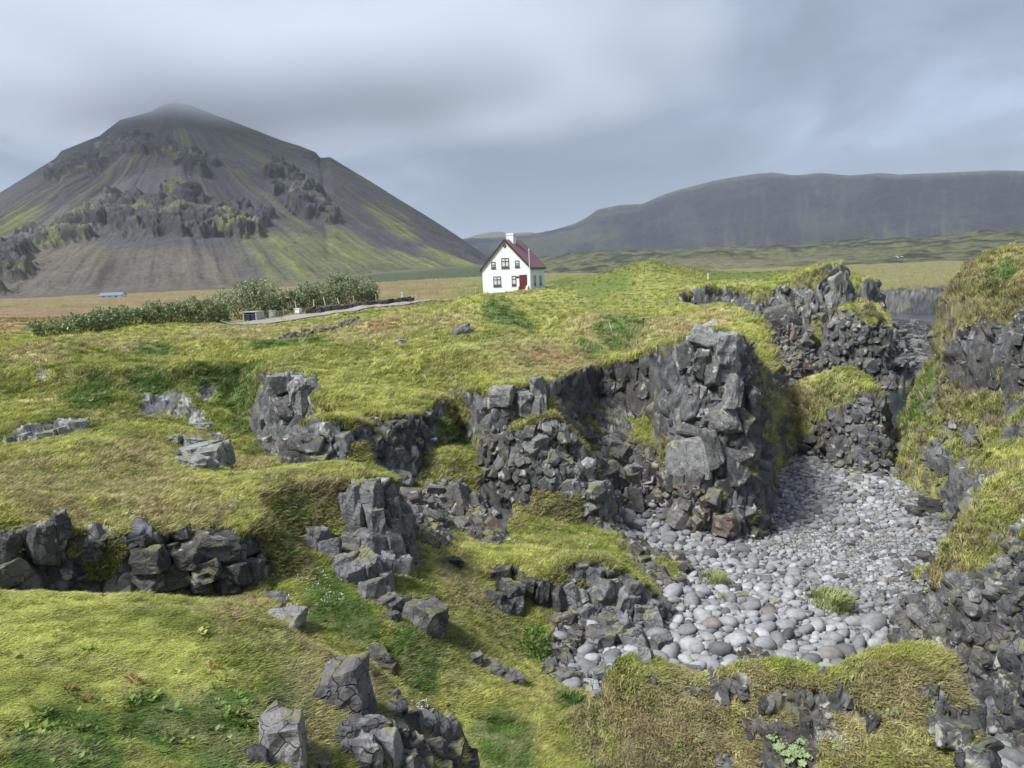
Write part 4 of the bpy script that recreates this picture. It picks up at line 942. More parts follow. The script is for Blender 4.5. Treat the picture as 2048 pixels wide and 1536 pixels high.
# cloud sitting on the summit: thickens upwards from its ragged base
def cloud():
    m = bpy.data.materials.new('summit_cloud'); m.use_nodes = True; nt = m.node_tree; N = nt.nodes; L = nt.links
    for n in list(N): N.remove(n)
    o = N.new('ShaderNodeOutputMaterial'); v = N.new('ShaderNodeVolumePrincipled'); L.new(v.outputs[0], o.inputs['Volume'])
    v.inputs['Color'].default_value = (.88, .925, 1.0, 1); v.inputs['Anisotropy'].default_value = 0.0
    g = N.new('ShaderNodeNewGeometry'); sp = N.new('ShaderNodeSeparateXYZ'); L.new(g.outputs['Position'], sp.inputs[0])
    def M(op, a, b=None, c=False):
        n = N.new('ShaderNodeMath'); n.operation = op; n.use_clamp = c
        for i, q in enumerate((a, b)):
            if q is None: continue
            if isinstance(q, (int, float)): n.inputs[i].default_value = q
            else: L.new(q, n.inputs[i])
        return n.outputs[0]
    no = N.new('ShaderNodeTexNoise'); no.inputs['Scale'].default_value = .0045; no.inputs['Detail'].default_value = 3; L.new(g.outputs['Position'], no.inputs['Vector'])
    pk = W(345, 196, 'r', 2100)
    h = M('ADD', sp.outputs['Z'], M('MULTIPLY', M('SUBTRACT', no.outputs['Fac'], .5), 230.0))
    h = M('ADD', h, M('MULTIPLY', M('SUBTRACT', sp.outputs['X'], float(pk[0])), .17))
    up = M('DIVIDE', M('SUBTRACT', h, CLOUD_BASE), 110.0, True)
    up = M('POWER', up, 1.3)
    c = W(400, 190, 'r', 2000)
    def sq(s, c_, r): 
        d = M('DIVIDE', M('SUBTRACT', s, c_), r); return M('MULTIPLY', d, d)
    d = M('SQRT', M('ADD', M('ADD', sq(sp.outputs['X'], float(c[0]), 1400.0), sq(sp.outputs['Y'], float(c[1]), 950.0)), sq(sp.outputs['Z'], 480.0, 140.0)))
    no2 = N.new('ShaderNodeTexNoise'); no2.inputs['Scale'].default_value = .0017; no2.inputs['Detail'].default_value = 2; L.new(g.outputs['Position'], no2.inputs['Vector'])
    d = M('ADD', d, M('MULTIPLY', M('SUBTRACT', no2.outputs['Fac'], .45), 1.0))
    fall = M('POWER', M('MULTIPLY', M('SUBTRACT', 1.0, d, True), 1.35, True), 1.5)
    L.new(M('MULTIPLY', M('MULTIPLY', up, fall), CLOUD_D), v.inputs['Density'])
    link('cloud', boxmesh('cloud', float(c[0])-1705, float(c[0])+1705, float(c[1])-1105, float(c[1])+1105, 328, 640), None, m, kind='stuff', label='grey cloud wrapped round the summit of the pyramid mountain')
CLOUD_BASE, CLOUD_D = 318.0, .0135
cloud()
# ------------------------------------------------------------------ instances and pieces
def euler_from_axes(Zd, Xd):
    """euler XYZ of frames with given z axis and approximate x axis"""
    Zd = Zd/np.linalg.norm(Zd, axis=1, keepdims=True)
    Yd = np.cross(Zd, Xd); Yd /= np.linalg.norm(Yd, axis=1, keepdims=True)+1e-9
    Xd = np.cross(Yd, Zd)
    # columns X Y Z
    r20 = Xd[:, 2]; r21 = Yd[:, 2]; r22 = Zd[:, 2]; r10 = Xd[:, 1]; r00 = Xd[:, 0]
    return np.stack([np.arctan2(r21, r22), -np.arcsin(np.clip(r20, -1, 1)), np.arctan2(r10, r00)], 1)
def scatter_tree(coll):
    ng = bpy.data.node_groups.new('scatter', 'GeometryNodeTree')
    ng.interface.new_socket(name='Geometry', in_out='INPUT', socket_type='NodeSocketGeometry')
    ng.interface.new_socket(name='Geometry', in_out='OUTPUT', socket_type='NodeSocketGeometry')
    N = ng.nodes; L = ng.links
    gi = N.new('NodeGroupInput'); go = N.new('NodeGroupOutput')
    ci = N.new('GeometryNodeCollectionInfo'); ci.inputs['Collection'].default_value = coll
    ci.inputs['Separate Children'].default_value = True; ci.inputs['Reset Children'].default_value = True
    ip = N.new('GeometryNodeInstanceOnPoints'); ip.inputs['Pick Instance'].default_value = True
    def attr(nm, ty):
        a = N.new('GeometryNodeInputNamedAttribute'); a.data_type = ty; a.inputs['Name'].default_value = nm; return a.outputs['Attribute']
    er = N.new('FunctionNodeEulerToRotation')
    L.new(attr('rot', 'FLOAT_VECTOR'), er.inputs[0])
    L.new(gi.outputs[0], ip.inputs['Points']); L.new(ci.outputs[0], ip.inputs['Instance'])
    L.new(attr('pick', 'INT'), ip.inputs['Instance Index']); L.new(er.outputs[0], ip.inputs['Rotation'])
    L.new(attr('scl', 'FLOAT_VECTOR'), ip.inputs['Scale']); L.new(ip.outputs[0], go.inputs[0])
    return ng
def scatter(name, meshes, pos, rot, scl, tint, pick, parent=None, **props):
    coll = bpy.data.collections.new(name+'_kinds')
    for i, me in enumerate(meshes):
        o = bpy.data.objects.new('kind_%02d_%s' % (i, name), me); coll.objects.link(o)
    n = len(pos)
    me = bpy.data.meshes.new(name); me.vertices.add(n); me.vertices.foreach_set('co', np.asarray(pos, np.float32).reshape(-1))
    scl = np.asarray(scl, np.float32)
    if scl.ndim == 1: scl = np.repeat(scl[:, None], 3, 1)
    for nm, ty, arr, key in (('rot', 'FLOAT_VECTOR', rot, 'vector'), ('scl', 'FLOAT_VECTOR', scl, 'vector')):
        a = me.attributes.new(nm, ty, 'POINT'); a.data.foreach_set(key, np.asarray(arr, np.float32).reshape(-1))
    a = me.attributes.new('pick', 'INT', 'POINT'); a.data.foreach_set('value', np.asarray(pick, np.int32))
    c4 = np.ones((n, 4), np.float32); c4[:, :3] = tint
    a = me.attributes.new('tint', 'FLOAT_COLOR', 'POINT'); a.data.foreach_set('color', c4.reshape(-1))
    o = link(name, me, parent, None, **props)
    md = o.modifiers.new('scatter', 'NODES'); md.node_group = scatter_tree(coll)
    return o
def mesh_raw(name, verts, faces, mat, smooth_=False):
    me = bpy.data.meshes.new(name); me.from_pydata([tuple(map(float, v)) for v in verts], [], faces); me.materials.append(mat)
    if smooth_: me.polygons.foreach_set('use_smooth', [True]*len(me.polygons))
    me.update(); return me

def foliage_mat(name, tintattr=True, colr=(.12, .16, .04), var=.35, trans=0.25):
    m, nt, b = mat_new(name); N = nt.nodes; L = nt.links
    if tintattr:
        a = N.new('ShaderNodeAttribute'); a.attribute_type = 'INSTANCER'; a.attribute_name = 'tint'; src = a.outputs['Color']
    else:
        r_ = N.new('ShaderNodeRGB'); r_.outputs[0].default_value = (*colr, 1); src = r_.outputs[0]
    oi = N.new('ShaderNodeObjectInfo'); g = N.new('ShaderNodeNewGeometry')
    no = N.new('ShaderNodeTexNoise'); no.inputs['Scale'].default_value = 3.0; L.new(g.outputs['Position'], no.inputs['Vector'])
    ad = N.new('ShaderNodeMath'); ad.operation = 'ADD'; L.new(oi.outputs['Random'] if tintattr else g.outputs['Random Per Island'], ad.inputs[0]); L.new(no.outputs['Fac'], ad.inputs[1])
    mr = N.new('ShaderNodeMapRange'); mr.inputs[1].default_value = .3; mr.inputs[2].default_value = 1.7; mr.inputs[3].default_value = 1-var; mr.inputs[4].default_value = 1+var; L.new(ad.outputs[0], mr.inputs[0])
    sc_ = N.new('ShaderNodeVectorMath'); sc_.operation = 'SCALE'; L.new(src, sc_.inputs[0]); L.new(mr.outputs[0], sc_.inputs['Scale'])
    L.new(sc_.outputs[0], b.inputs['Base Color']); b.inputs['Roughness'].default_value = .7; b.inputs['Specular IOR Level'].default_value = .2
    if trans:
        t = N.new('ShaderNodeBsdfTranslucent'); L.new(sc_.outputs[0], t.inputs['Color']); mx = N.new('ShaderNodeMixShader'); mx.inputs[0].default_value = trans
        out = [n for n in N if n.type == 'OUTPUT_MATERIAL'][0]
        L.new(b.outputs[0], mx.inputs[1]); L.new(t.outputs[0], mx.inputs[2]); L.new(mx.outputs[0], out.inputs['Surface'])
    return m
M_BLADE = foliage_mat('grass_blades')
def tuft_mesh(seed, n=15, spread=.55, lean=.6, wid=.038):
    r = random.Random(seed); V = []; Fc = []
    for k in range(n):
        a = r.uniform(0, 2*math.pi); d = spread*math.sqrt(r.random()); x, y = d*math.cos(a), d*math.sin(a)
        h = r.uniform(.5, 1.1); la = r.gauss(0, .5); ln = lean*r.uniform(.3, 1.5)
        dx, dy = math.cos(la)*ln, math.sin(la)*ln
        wa = r.uniform(0, math.pi); wx, wy = math.cos(wa)*wid*r.uniform(.7, 1.5), math.sin(wa)*wid*r.uniform(.7, 1.5)
        i = len(V)
        V += [(x-wx, y-wy, -.15), (x+wx, y+wy, -.15), (x-wx*.8+dx*.3, y-wy*.8+dy*.3, h*.55), (x+wx*.8+dx*.3, y+wy*.8+dy*.3, h*.55), (x+dx, y+dy, h*.9)]
        Fc += [(i, i+1, i+3, i+2), (i+2, i+3, i+4)]
    return mesh_raw('tuft', V, Fc, M_BLADE)
TUFTS = [tuft_mesh(s) for s in range(5)]

XT, YT, DT = project(TOP.astype(np.float64))
infr = (DT > 0.5) & (XT > -120) & (XT < 2168) & (YT < 1700)
FAC = ((np.array([0, 0, CAMZ])-TOP)*NF).sum(1)
grassy = (rock < .35) & (beach < .3) & (scree < .5) & infr & (RF < 130) & (FAC > -0.1)
cand = np.nonzero(grassy)[0]
pk = rng.random(len(cand))
keepp = np.where(RF[cand] < 40, .62, .42)*(1-0.75*np.clip(PW['lush'][cand]*(RF[cand] > 90)*(TOP[cand, 0] > 3), 0, 1))
keepp = keepp*(1-.85*smooth(.05, .4, n_c[cand]+.3*n_b[cand])*smooth(.92, .7, NF[cand, 2]))
ids = cand[pk < keepp]
def frames(N_, mixup, wind=(1.0, -0.35), jitter=.85, n=None):
    up = N_*(1-mixup)+np.array([0, 0, 1])*mixup
    n = len(N_); wa = math.atan2(wind[1], wind[0])+rng.normal(0, jitter, n)
    X = np.stack([np.cos(wa), np.sin(wa), np.zeros(n)], 1)
    return euler_from_axes(up, X)
n = len(ids)
rr_ = RF[ids]
stp = smooth(.92, .7, NF[ids, 2])
lawnm = np.clip(PW['bright'][ids], 0, 1)*(rr_ < 14)
rr_ = np.minimum(rr_, 58)
hgt = (0.036+0.0033*rr_)*(0.75+0.7*rng.random(n))*(1+.22*stp)*(1-.72*lawnm*(1-stp))*(1+.4*smooth(0, .6, n_a[ids]+n_b[ids]))
hgt = hgt*np.where(OF[ids] == LNAMES.index('low_bluff'), .62, 1.0)
hgt *= 1+.4*smooth(.45, .0, np.abs(EF[ids]))*(OF[ids] > 1)
wid_ = (1-.35*lawnm)*(0.08+0.0058*rr_)*(0.8+.5*rng.random(n))
pos = TOP[ids]+np.stack([rng.normal(0, .012, n)*rr_*.1, rng.normal(0, .012, n)*rr_*.1, -0.01+0*rr_], 1)
tnt = col[ids]*(.80+1.05*rng.random(n)[:, None])
dead = rng.random(n) < (.10+.35*np.clip(PW['dry'][ids], 0, 1)+.15*stp)
tnt[dead] = C(.36, .31, .17)*(.7+.5*rng.random(dead.sum()))[:, None]
tnt = np.where((lawnm*(1-stp) > .3)[:, None], tnt*.45+col[ids]*.75, tnt); tnt = np.clip(tnt, 0, .6)
scatter('grass', TUFTS, pos, frames(NF[ids], .55), np.stack([wid_, wid_, hgt], 1), tnt, rng.integers(0, 5, n), kind='stuff', label='windblown yellow-green grass covering the terraces and slopes')
print('tufts', n, time.perf_counter()-T0)

# ------------------------------------------------------------------ stones
def rock_mat(name, mode='object'):
    m, nt, b = mat_new(name); N = nt.nodes; L = nt.links
    a = N.new('ShaderNodeAttribute'); a.attribute_type = 'INSTANCER' if mode == 'inst' else 'OBJECT'; a.attribute_name = 'tint'
    g = N.new('ShaderNodeNewGeometry')
    def nz(s, d=5):
        n = N.new('ShaderNodeTexNoise'); n.inputs['Scale'].default_value = s; n.inputs['Detail'].default_value = d; n.inputs['Roughness'].default_value = .62; L.new(g.outputs['Position'], n.inputs['Vector']); return n.outputs['Fac']
    def mr(x, a0, a1, b0, b1):
        r = N.new('ShaderNodeMapRange'); r.inputs[1].default_value = a0; r.inputs[2].default_value = a1; r.inputs[3].default_value = b0; r.inputs[4].default_value = b1; L.new(x, r.inputs[0]); return r.outputs[0]
    v = mr(nz(3.5, 7), .3, .7, .6, 1.45)
    sc_ = N.new('ShaderNodeVectorMath'); sc_.operation = 'SCALE'; L.new(a.outputs['Color'], sc_.inputs[0]); L.new(v, sc_.inputs['Scale'])
    mx = N.new('ShaderNodeMix'); mx.data_type = 'RGBA'; mx.inputs[7].default_value = (.36, .36, .33, 1)
    L.new(sc_.outputs[0], mx.inputs[6])
    al = N.new('ShaderNodeMath'); al.operation = 'MULTIPLY'; L.new(mr(nz(2.3, 8), .58, .64, 0, 1), al.inputs[0]); L.new(a.outputs['Alpha'], al.inputs[1])
    L.new(al.outputs[0], mx.inputs[0]); L.new(mx.outputs[2], b.inputs['Base Color'])
    b.inputs['Roughness'].default_value = .8; b.inputs['Specular IOR Level'].default_value = .3
    # moss and turf dust on faces that look up
    sn = N.new('ShaderNodeSeparateXYZ'); L.new(g.outputs['Normal'], sn.inputs[0])
    mo = N.new('ShaderNodeMath'); mo.operation = 'MULTIPLY'; L.new(mr(sn.outputs['Z'], .25, .85, 0, 1), mo.inputs[0]); L.new(mr(nz(1.7, 7), .50, .60, 0, .8), mo.inputs[1])
    mx2 = N.new('ShaderNodeMix'); mx2.data_type = 'RGBA'; L.new(mo.outputs[0], mx2.inputs[0]); L.new(mx.outputs[2], mx2.inputs[6]); mx2.inputs[7].default_value = (.20, .20, .07, 1); mx = mx2
    # joints: thin open cracks between angular cells
    wp = N.new('ShaderNodeTexNoise'); wp.inputs['Scale'].default_value = 2.0; L.new(g.outputs['Position'], wp.inputs['Vector'])
    ad = N.new('ShaderNodeVectorMath'); ad.operation = 'MULTIPLY_ADD'; L.new(wp.outputs['Color'], ad.inputs[0]); ad.inputs[1].default_value = (.6, .6, .6); L.new(g.outputs['Position'], ad.inputs[2])
    vo = N.new('ShaderNodeTexVoronoi'); vo.feature = 'DISTANCE_TO_EDGE'; vo.inputs['Scale'].default_value = 2.6; L.new(ad.outputs[0], vo.inputs['Vector'])
    cr = mr(vo.outputs['Distance'], 0.0, .024, 0, 1)
    cr.node.clamp = True
    dk_ = N.new('ShaderNodeVectorMath'); dk_.operation = 'SCALE'; L.new(mx.outputs[2], dk_.inputs[0]); L.new(mr(cr, 0, 1, .8, 1), dk_.inputs['Scale']); L.new(dk_.outputs[0], b.inputs['Base Color'])
    hs = N.new('ShaderNodeMath'); hs.operation = 'ADD'; L.new(nz(13, 7), hs.inputs[0]); L.new(cr, hs.inputs[1])
    bu = N.new('ShaderNodeBump'); bu.inputs['Strength'].default_value = .8; bu.inputs['Distance'].default_value = .055; L.new(hs.outputs[0], bu.inputs['Height']); L.new(bu.outputs[0], b.inputs['Normal'])
    return m
M_ROCK = rock_mat('basalt_rock'); M_ROCKI = rock_mat('basalt_rubble', 'inst')
def block_mesh(seed, mat, cuts=9, kind='block'):
    """angular broken block: a box cut by random planes"""
    r = random.Random(seed); bm = bmesh.new()
    if kind == 'column':
        bmesh.ops.create_cone(bm, cap_ends=True, segments=r.choice([5, 6, 6, 7]), radius1=.5, radius2=.47, depth=1.5)
        for v in bm.verts: v.co.x += r.uniform(-.07, .07); v.co.y += r.uniform(-.07, .07); v.co.z += r.uniform(-.1, .1)
        nc = 2
    else:
        bmesh.ops.create_cube(bm, size=1.0); nc = cuts
        for v in bm.verts: v.co += Vector((r.uniform(-.14, .14), r.uniform(-.14, .14), r.uniform(-.14, .14)))
    for _ in range(nc):
        d = Vector((r.gauss(0, 1), r.gauss(0, 1), r.gauss(0, 1))).normalized()
        if kind == 'column': d = (d+Vector((0, 0, 1.4))).normalized()
        geom = bm.verts[:]+bm.edges[:]+bm.faces[:]
        ext = max(v.co @ d if False else v.co.dot(d) for v in bm.verts)
        res = bmesh.ops.bisect_plane(bm, geom=geom, plane_co=d*ext*r.uniform(.70, .92), plane_no=d, clear_outer=True)
        ed = [e for e in res['geom_cut'] if isinstance(e, bmesh.types.BMEdge)]
        if ed:
            try: bmesh.ops.edgeloop_fill(bm, edges=ed)
            except Exception: pass
    bmesh.ops.remove_doubles(bm, verts=bm.verts, dist=.03)
    bmesh.ops.recalc_face_normals(bm, faces=bm.faces)
    bmesh.ops.bevel(bm, geom=bm.edges[:], offset=.045, segments=1, affect='EDGES', clamp_overlap=True)
    me = bpy.data.meshes.new('rock_block'); bm.to_mesh(me); bm.free(); me.materials.append(mat); return me
BLOCKS = [block_mesh(100+s, M_ROCK, 5+s % 4) for s in range(12)]
COLS = [block_mesh(200+s, M_ROCK, kind='column') for s in range(8)]
RUB = [block_mesh(300+s, M_ROCKI, 5) for s in range(8)]
def pebble_mesh(seed, mat):
    r = random.Random(seed); bm = bmesh.new(); bmesh.ops.create_icosphere(bm, subdivisions=2, radius=.5)
    o = Vector((r.uniform(0, 50), r.uniform(0, 50), r.uniform(0, 50)))
    from mathutils import noise as mn
    for v in bm.verts:
        p = v.co.copy(); k = 1+.30*mn.noise(p*1.6+o)+.08*mn.noise(p*4+o); q = p*k
        e = 2.5; nrm_ = (abs(p.x)**e+abs(p.y)**e+abs(p.z)**e)**(1/e)
        v.co = q*(.5/nrm_*.5+.5*1.0)
    me = bpy.data.meshes.new('pebble'); bm.to_mesh(me); bm.free(); me.materials.append(mat)
    me.polygons.foreach_set('use_smooth', [True]*len(me.polygons)); return me
def pebble_material(name, mode):
    m, nt, b = mat_new(name); N = nt.nodes; L = nt.links
    a = N.new('ShaderNodeAttribute'); a.attribute_type = 'INSTANCER' if mode == 'inst' else 'OBJECT'; a.attribute_name = 'tint'
    g = N.new('ShaderNodeNewGeometry'); n = N.new('ShaderNodeTexNoise'); n.inputs['Scale'].default_value = 9; n.inputs['Detail'].default_value = 6; L.new(g.outputs['Position'], n.inputs['Vector'])
    r = N.new('ShaderNodeMapRange'); r.inputs[1].default_value = .3; r.inputs[2].default_value = .7; r.inputs[3].default_value = .8; r.inputs[4].default_value = 1.2; L.new(n.outputs['Fac'], r.inputs[0])
    s = N.new('ShaderNodeVectorMath'); s.operation = 'SCALE'; L.new(a.outputs['Color'], s.inputs[0]); L.new(r.outputs[0], s.inputs['Scale']); L.new(s.outputs[0], b.inputs['Base Color'])
    b.inputs['Roughness'].default_value = .72; b.inputs['Specular IOR Level'].default_value = .35
    return m
M_PEB, M_PEBI = pebble_material('beach_pebble', 'obj'), pebble_material('beach_pebbles', 'inst')
PEB = [pebble_mesh(s, M_PEB) for s in range(8)]; PEBI = [pebble_mesh(s, M_PEBI) for s in range(8)]

# height of the open ground at a place
def ground_z(x, y):
    a = np.arctan2(x, y); l = np.log(np.hypot(x, y))
    j = np.clip(np.rint((a+FOVH)/step), 0, NAZ-1).astype(int); fi = np.clip((l-LR0)/dl, 0, NR-2); i = fi.astype(int); t = fi-i
    return Z[j, i]*(1-t)+Z[j, i+1]*t, OWN[j, i]
def darts(x, y, rad, over=.8, cell=1.0):
    """keep discs that do not overlap much, in the order given"""
    grid = {}; keep = []
    for k in range(len(x)):
        cx, cy = int(x[k]//cell), int(y[k]//cell); ok = True
        for a in (cx-1, cx, cx+1):
            for b in (cy-1, cy, cy+1):
                for q in grid.get((a, b), ()):
                    if (x[q]-x[k])**2+(y[q]-y[k])**2 < ((rad[q]+rad[k])*over)**2: ok = False; break
                if not ok: break
            if not ok: break
        if ok: grid.setdefault((cx, cy), []).append(k); keep.append(k)
    return np.array(keep)
bcand = np.nonzero((beach > .55) & infr & (RF < 62))[0]
# even by plan area
bx0, bx1, by0, by1 = TOP[bcand, 0].min(), TOP[bcand, 0].max(), TOP[bcand, 1].min(), TOP[bcand, 1].max()
cellmask = set(map(tuple, np.unique((TOP[bcand, :2]*2).astype(int), axis=0)))
n = 240000
x = rng.uniform(bx0, bx1, n); y = rng.uniform(by0, by1, n)
ok = np.array([(int(a), int(b)) in cellmask for a, b in zip(x*2, y*2)])
x, y = x[ok], y[ok]; zz, ow = ground_z(x, y); ok = (ow == 0); x, y, zz = x[ok], y[ok], zz[ok]
R_ = np.hypot(x, y)
szn = fbm(np.stack([x, y, 0*x], 1), .16, 2, seed=301)
med = np.interp(R_, [16, 24, 30, 40, 55], [.24, .155, .14, .125, .16])*(1+.5*szn)
rad = np.clip(med*.5*np.exp(rng.normal(0, .42, len(x))), .05, .31)
o = np.argsort(-rad); x, y, zz, rad, R_ = x[o], y[o], zz[o], rad[o], R_[o]
kp = darts(x, y, rad, .78, .95)
x, y, zz, rad, R_ = x[kp], y[kp], zz[kp], rad[kp], R_[kp]
n = len(x)
th_ = rng.normal(.35, .7, n); tilt = rng.normal(0, .16, n)
Zax = np.stack([rng.normal(0, .16, n), rng.normal(0, .16, n), np.ones(n)], 1); Xax = np.stack([np.cos(th_), np.sin(th_), 0*x], 1)
rot = euler_from_axes(Zax, Xax)
asp = rng.uniform(.62, .9, n); fl = rng.uniform(.45, .75, n)
scl = np.stack([2.15*rad*1.08, 2.15*rad*asp, 2.15*rad*fl], 1)
val = np.clip(rng.normal(.245, .07, n)*(1+.22*fbm(np.stack([x, y, 0*x], 1), .35, 3, seed=303)), .07, .40)
wetf = smooth(.8, .5, zz)
val = val*(1-.55*wetf)
tintp = np.stack([val*.985, val*1.0, val*1.02], 1)
wr = rng.random(n) < .05; tintp[wr] *= np.array([.75, .68, .62])
posp = np.stack([x, y, zz+scl[:, 2]*.20], 1)
app = rad/R_; big_ = np.argsort(-app)
px_, py_, _ = project(posp); vis = (px_ > 0) & (px_ < 2048) & (py_ < 1530) & (R_ > 19.5)
vis_i = [i for i in big_ if vis[i]][:300]
sel = np.zeros(n, bool); sel[vis_i] = True
pickp = rng.integers(0, 8, n)
G0 = LANDOBJ['ground']
for k in np.nonzero(sel)[0]:
    o = link('pebble', PEB[pickp[k]], G0); o.location = posp[k]; o.rotation_euler = rot[k]; o.scale = scl[k]; o['tint'] = (float(tintp[k, 0]), float(tintp[k, 1]), float(tintp[k, 2]))
ns = ~sel
# a finer filling of small stones between
m2 = 26000
i2 = rng.integers(0, len(bcand), m2); pf = TOP[bcand[i2]]+rng.normal(0, .08, (m2, 3))*np.array([1, 1, 0]); pf[:, 2] -= .015
pf = pf[beach[bcand[i2]] > .6]; m2 = len(pf)
rf_ = np.hypot(pf[:, 0], pf[:, 1]); s2 = rf_*.0040*rng.uniform(.6, 1.5, m2)
v2 = np.clip(rng.normal(.15, .04, m2), .05, .3)*(1-.5*smooth(.8, .5, pf[:, 2]))
pk2 = np.concatenate([pickp[ns], rng.integers(0, 8, m2)]); an_ = rng.random(len(pk2)) < .13; pk2[an_] = 8+rng.integers(0, 4, an_.sum())
scatter('pebbles', PEBI+RUB[:4], np.vstack([posp[ns], pf]), np.vstack([rot[ns], rng.uniform(-.5, .5, (m2, 3))*np.array([1, 1, 6])]),
        np.vstack([scl[ns], np.stack([s2*1.15, s2*.85, s2*.6], 1)]), np.vstack([tintp[ns], np.stack([v2, v2, v2*1.02], 1)]), pk2, G0, kind='stuff')
print('pebbles', n, m2, time.perf_counter()-T0)

# broken stone on the scree slopes and along the cliff feet
sc_c = np.nonzero(((scree > .5) | ((beach > .4) & (rock > .0) & (RF > 300))) & infr & (RF < 95) & (FAC > -.1))[0]
foot = np.nonzero((onground) & infr & (beach > .2) & (beach < .8) & (RF < 95))[0]
i3 = np.concatenate([rng.choice(sc_c, 9000), rng.choice(foot, 2500)])
pr_ = TOP[i3]+rng.normal(0, .06, (len(i3), 3)); m3 = len(i3)
s3 = np.hypot(pr_[:, 0], pr_[:, 1])*.0065*np.exp(rng.normal(0, .45, m3))
v3 = np.clip(rng.normal(.10, .04, m3), .03, .24); t3_ = np.stack([v3*1.03, v3, v3*.98], 1); rb = rng.random(m3) < .15; t3_[rb] *= np.array([1.25, .95, .8])
scatter('rubble', RUB, pr_, rng.uniform(-3, 3, (m3, 3)), np.stack([s3*1.2, s3, s3*.75], 1), t3_, rng.integers(0, 8, m3), kind='stuff', label='dark broken stones lying on the scree slopes and cliff feet')

# blocks and columns that stand out of each rock face: pieces of their landform
def face_blocks(nm, count, protos, size, embed=.3, kinds_name='rock_block', minr=.55, orient='random', box=None, pale_=.0, name_val=.12):
    li = LNAMES.index(nm) if nm else None
    m = (rock > minr) & infr & (FAC > 0) & (crack < .6) & (NF[:, 2] < .78) & (EF > .05)
    if li is not None: m &= (OF == li)
    if box:
        m &= (XT > box[0]) & (XT < box[2]) & (YT > box[1]) & (YT < box[3])
    ii = np.nonzero(m)[0]
    if len(ii) == 0: print('none', nm, box); return
    vis_ok = np.abs(seen_depth(ii)-DT[ii]) < 1.2+.02*DT[ii]
    ii = ii[vis_ok]
    if len(ii) == 0: return
    ii = rng.permutation(ii)[:6000]
    s = size*.52*np.exp(rng.normal(0, .36, len(ii))); o = np.argsort(-s); ii = ii[o]; s = s[o]
    kx, ky = XT[ii], YT[ii]; rp = s*F/DT[ii]*.5
    kp = darts(kx, ky, rp, .72, max(12, rp.max()*2))[:count]
    ii = ii[kp]; s = s[kp]; n = len(ii); Nn = NF[ii]
    if orient == 'random':
        ax = rng.normal(0, 1, (n, 3)); xx = rng.normal(0, 1, (n, 3))
        ax = ax*.35+np.array([0, 0, 1.0]); xx = Nn+.4*xx
    elif orient == 'out':
        ax = Nn*1.0+rng.normal(0, .22, (n, 3)); xx = rng.normal(0, 1, (n, 3))
    elif orient == 'up':
        ax = np.array([0, 0, 1.0])+rng.normal(0, .1, (n, 3)); xx = Nn+rng.normal(0, .6, (n, 3))
    else:
        ax = np.array(orient)+rng.normal(0, .16, (n, 3)); xx = rng.normal(0, 1, (n, 3))
    e = euler_from_axes(ax, xx); par = LANDOBJ[nm] if nm else None
    P_ = TOP[ii]-Nn*(s*(embed+.30))[:, None]
    for k in range(n):
        o = link(kinds_name, protos[int(rng.integers(0, len(protos)))], par)
        o.location = P_[k]; o.rotation_euler = e[k]
        f_ = rng.uniform(.75, 1.25, 3); o.scale = (float(s[k]*f_[0]), float(s[k]*f_[1]), float(s[k]*f_[2]))
        c = np.clip(col[ii[k]]*1.1+C(.015, .015, .015), .03, .36)*rng.uniform(.5, 1.3); g_ = c.mean()
        c = c*.4+g_*.6
        if '_a' not in o: o['tint'] = (float(c[0]), float(c[1]), float(c[2]), 1.0)
def seen_depth(ii):
    cx = np.clip((XT[ii]/4+20).astype(int), 0, 559); cy = np.clip((YT[ii]/4).astype(int), 0, 419)
    return see.dist[cy*see.W+cx]
FB = [
    ('grey_pillar', 50, BLOCKS, .62, .22, 'random', None), ('bench', 165, COLS, .42, .25, 'out', None), ('bench', 90, BLOCKS, .38, .2, 'random', None),
    ('buttress', 165, COLS, .50, .28, 'out', None), ('buttress', 105, BLOCKS, .55, .3, 'random', None), ('left_crag', 75, BLOCKS, .6, .3, 'random', None),
    ('main_headland', 90, BLOCKS, 1.0, .32, 'random', (1320, 640, 1560, 1040)), ('main_headland', 60, BLOCKS, .55, .32, 'random', (1320, 640, 1560, 1040)), ('main_headland', 90, BLOCKS, .6, .3, 'random', (940, 730, 1330, 900)), ('main_headland', 60, BLOCKS, .6, .3, 'random', (520, 730, 900, 920)),
    ('main_headland', 135, BLOCKS, 1.1, .3, 'random', (1350, 510, 1880, 720)), ('far_stack', 150, COLS, .85, .3, 'out', None), ('sea_stack', 180, COLS, .62, .3, 'out', None),
    ('second_terrace', 22, BLOCKS, .48, .25, 'random', None), ('front_lawn', 90, BLOCKS, .26, .22, 'random', None), ('low_bluff', 90, BLOCKS, .2, .3, 'random', None),
    ('right_bluff', 225, BLOCKS, .55, .25, 'random', None), ('right_bluff', 165, COLS, .42, .2, 'out', None), ('right_headland', 60, BLOCKS, .6, .3, 'random', None), ('basalt_foot', 180, COLS, .7, .25, 'up', None), ('grassy_foot', 25, BLOCKS, .5, .3, 'random', None),
]
for (nm, cnt, pr, sz, em, ori, box) in FB: face_blocks(nm, cnt, pr, sz, em, orient=ori, box=box)
print('blocks', time.perf_counter()-T0)
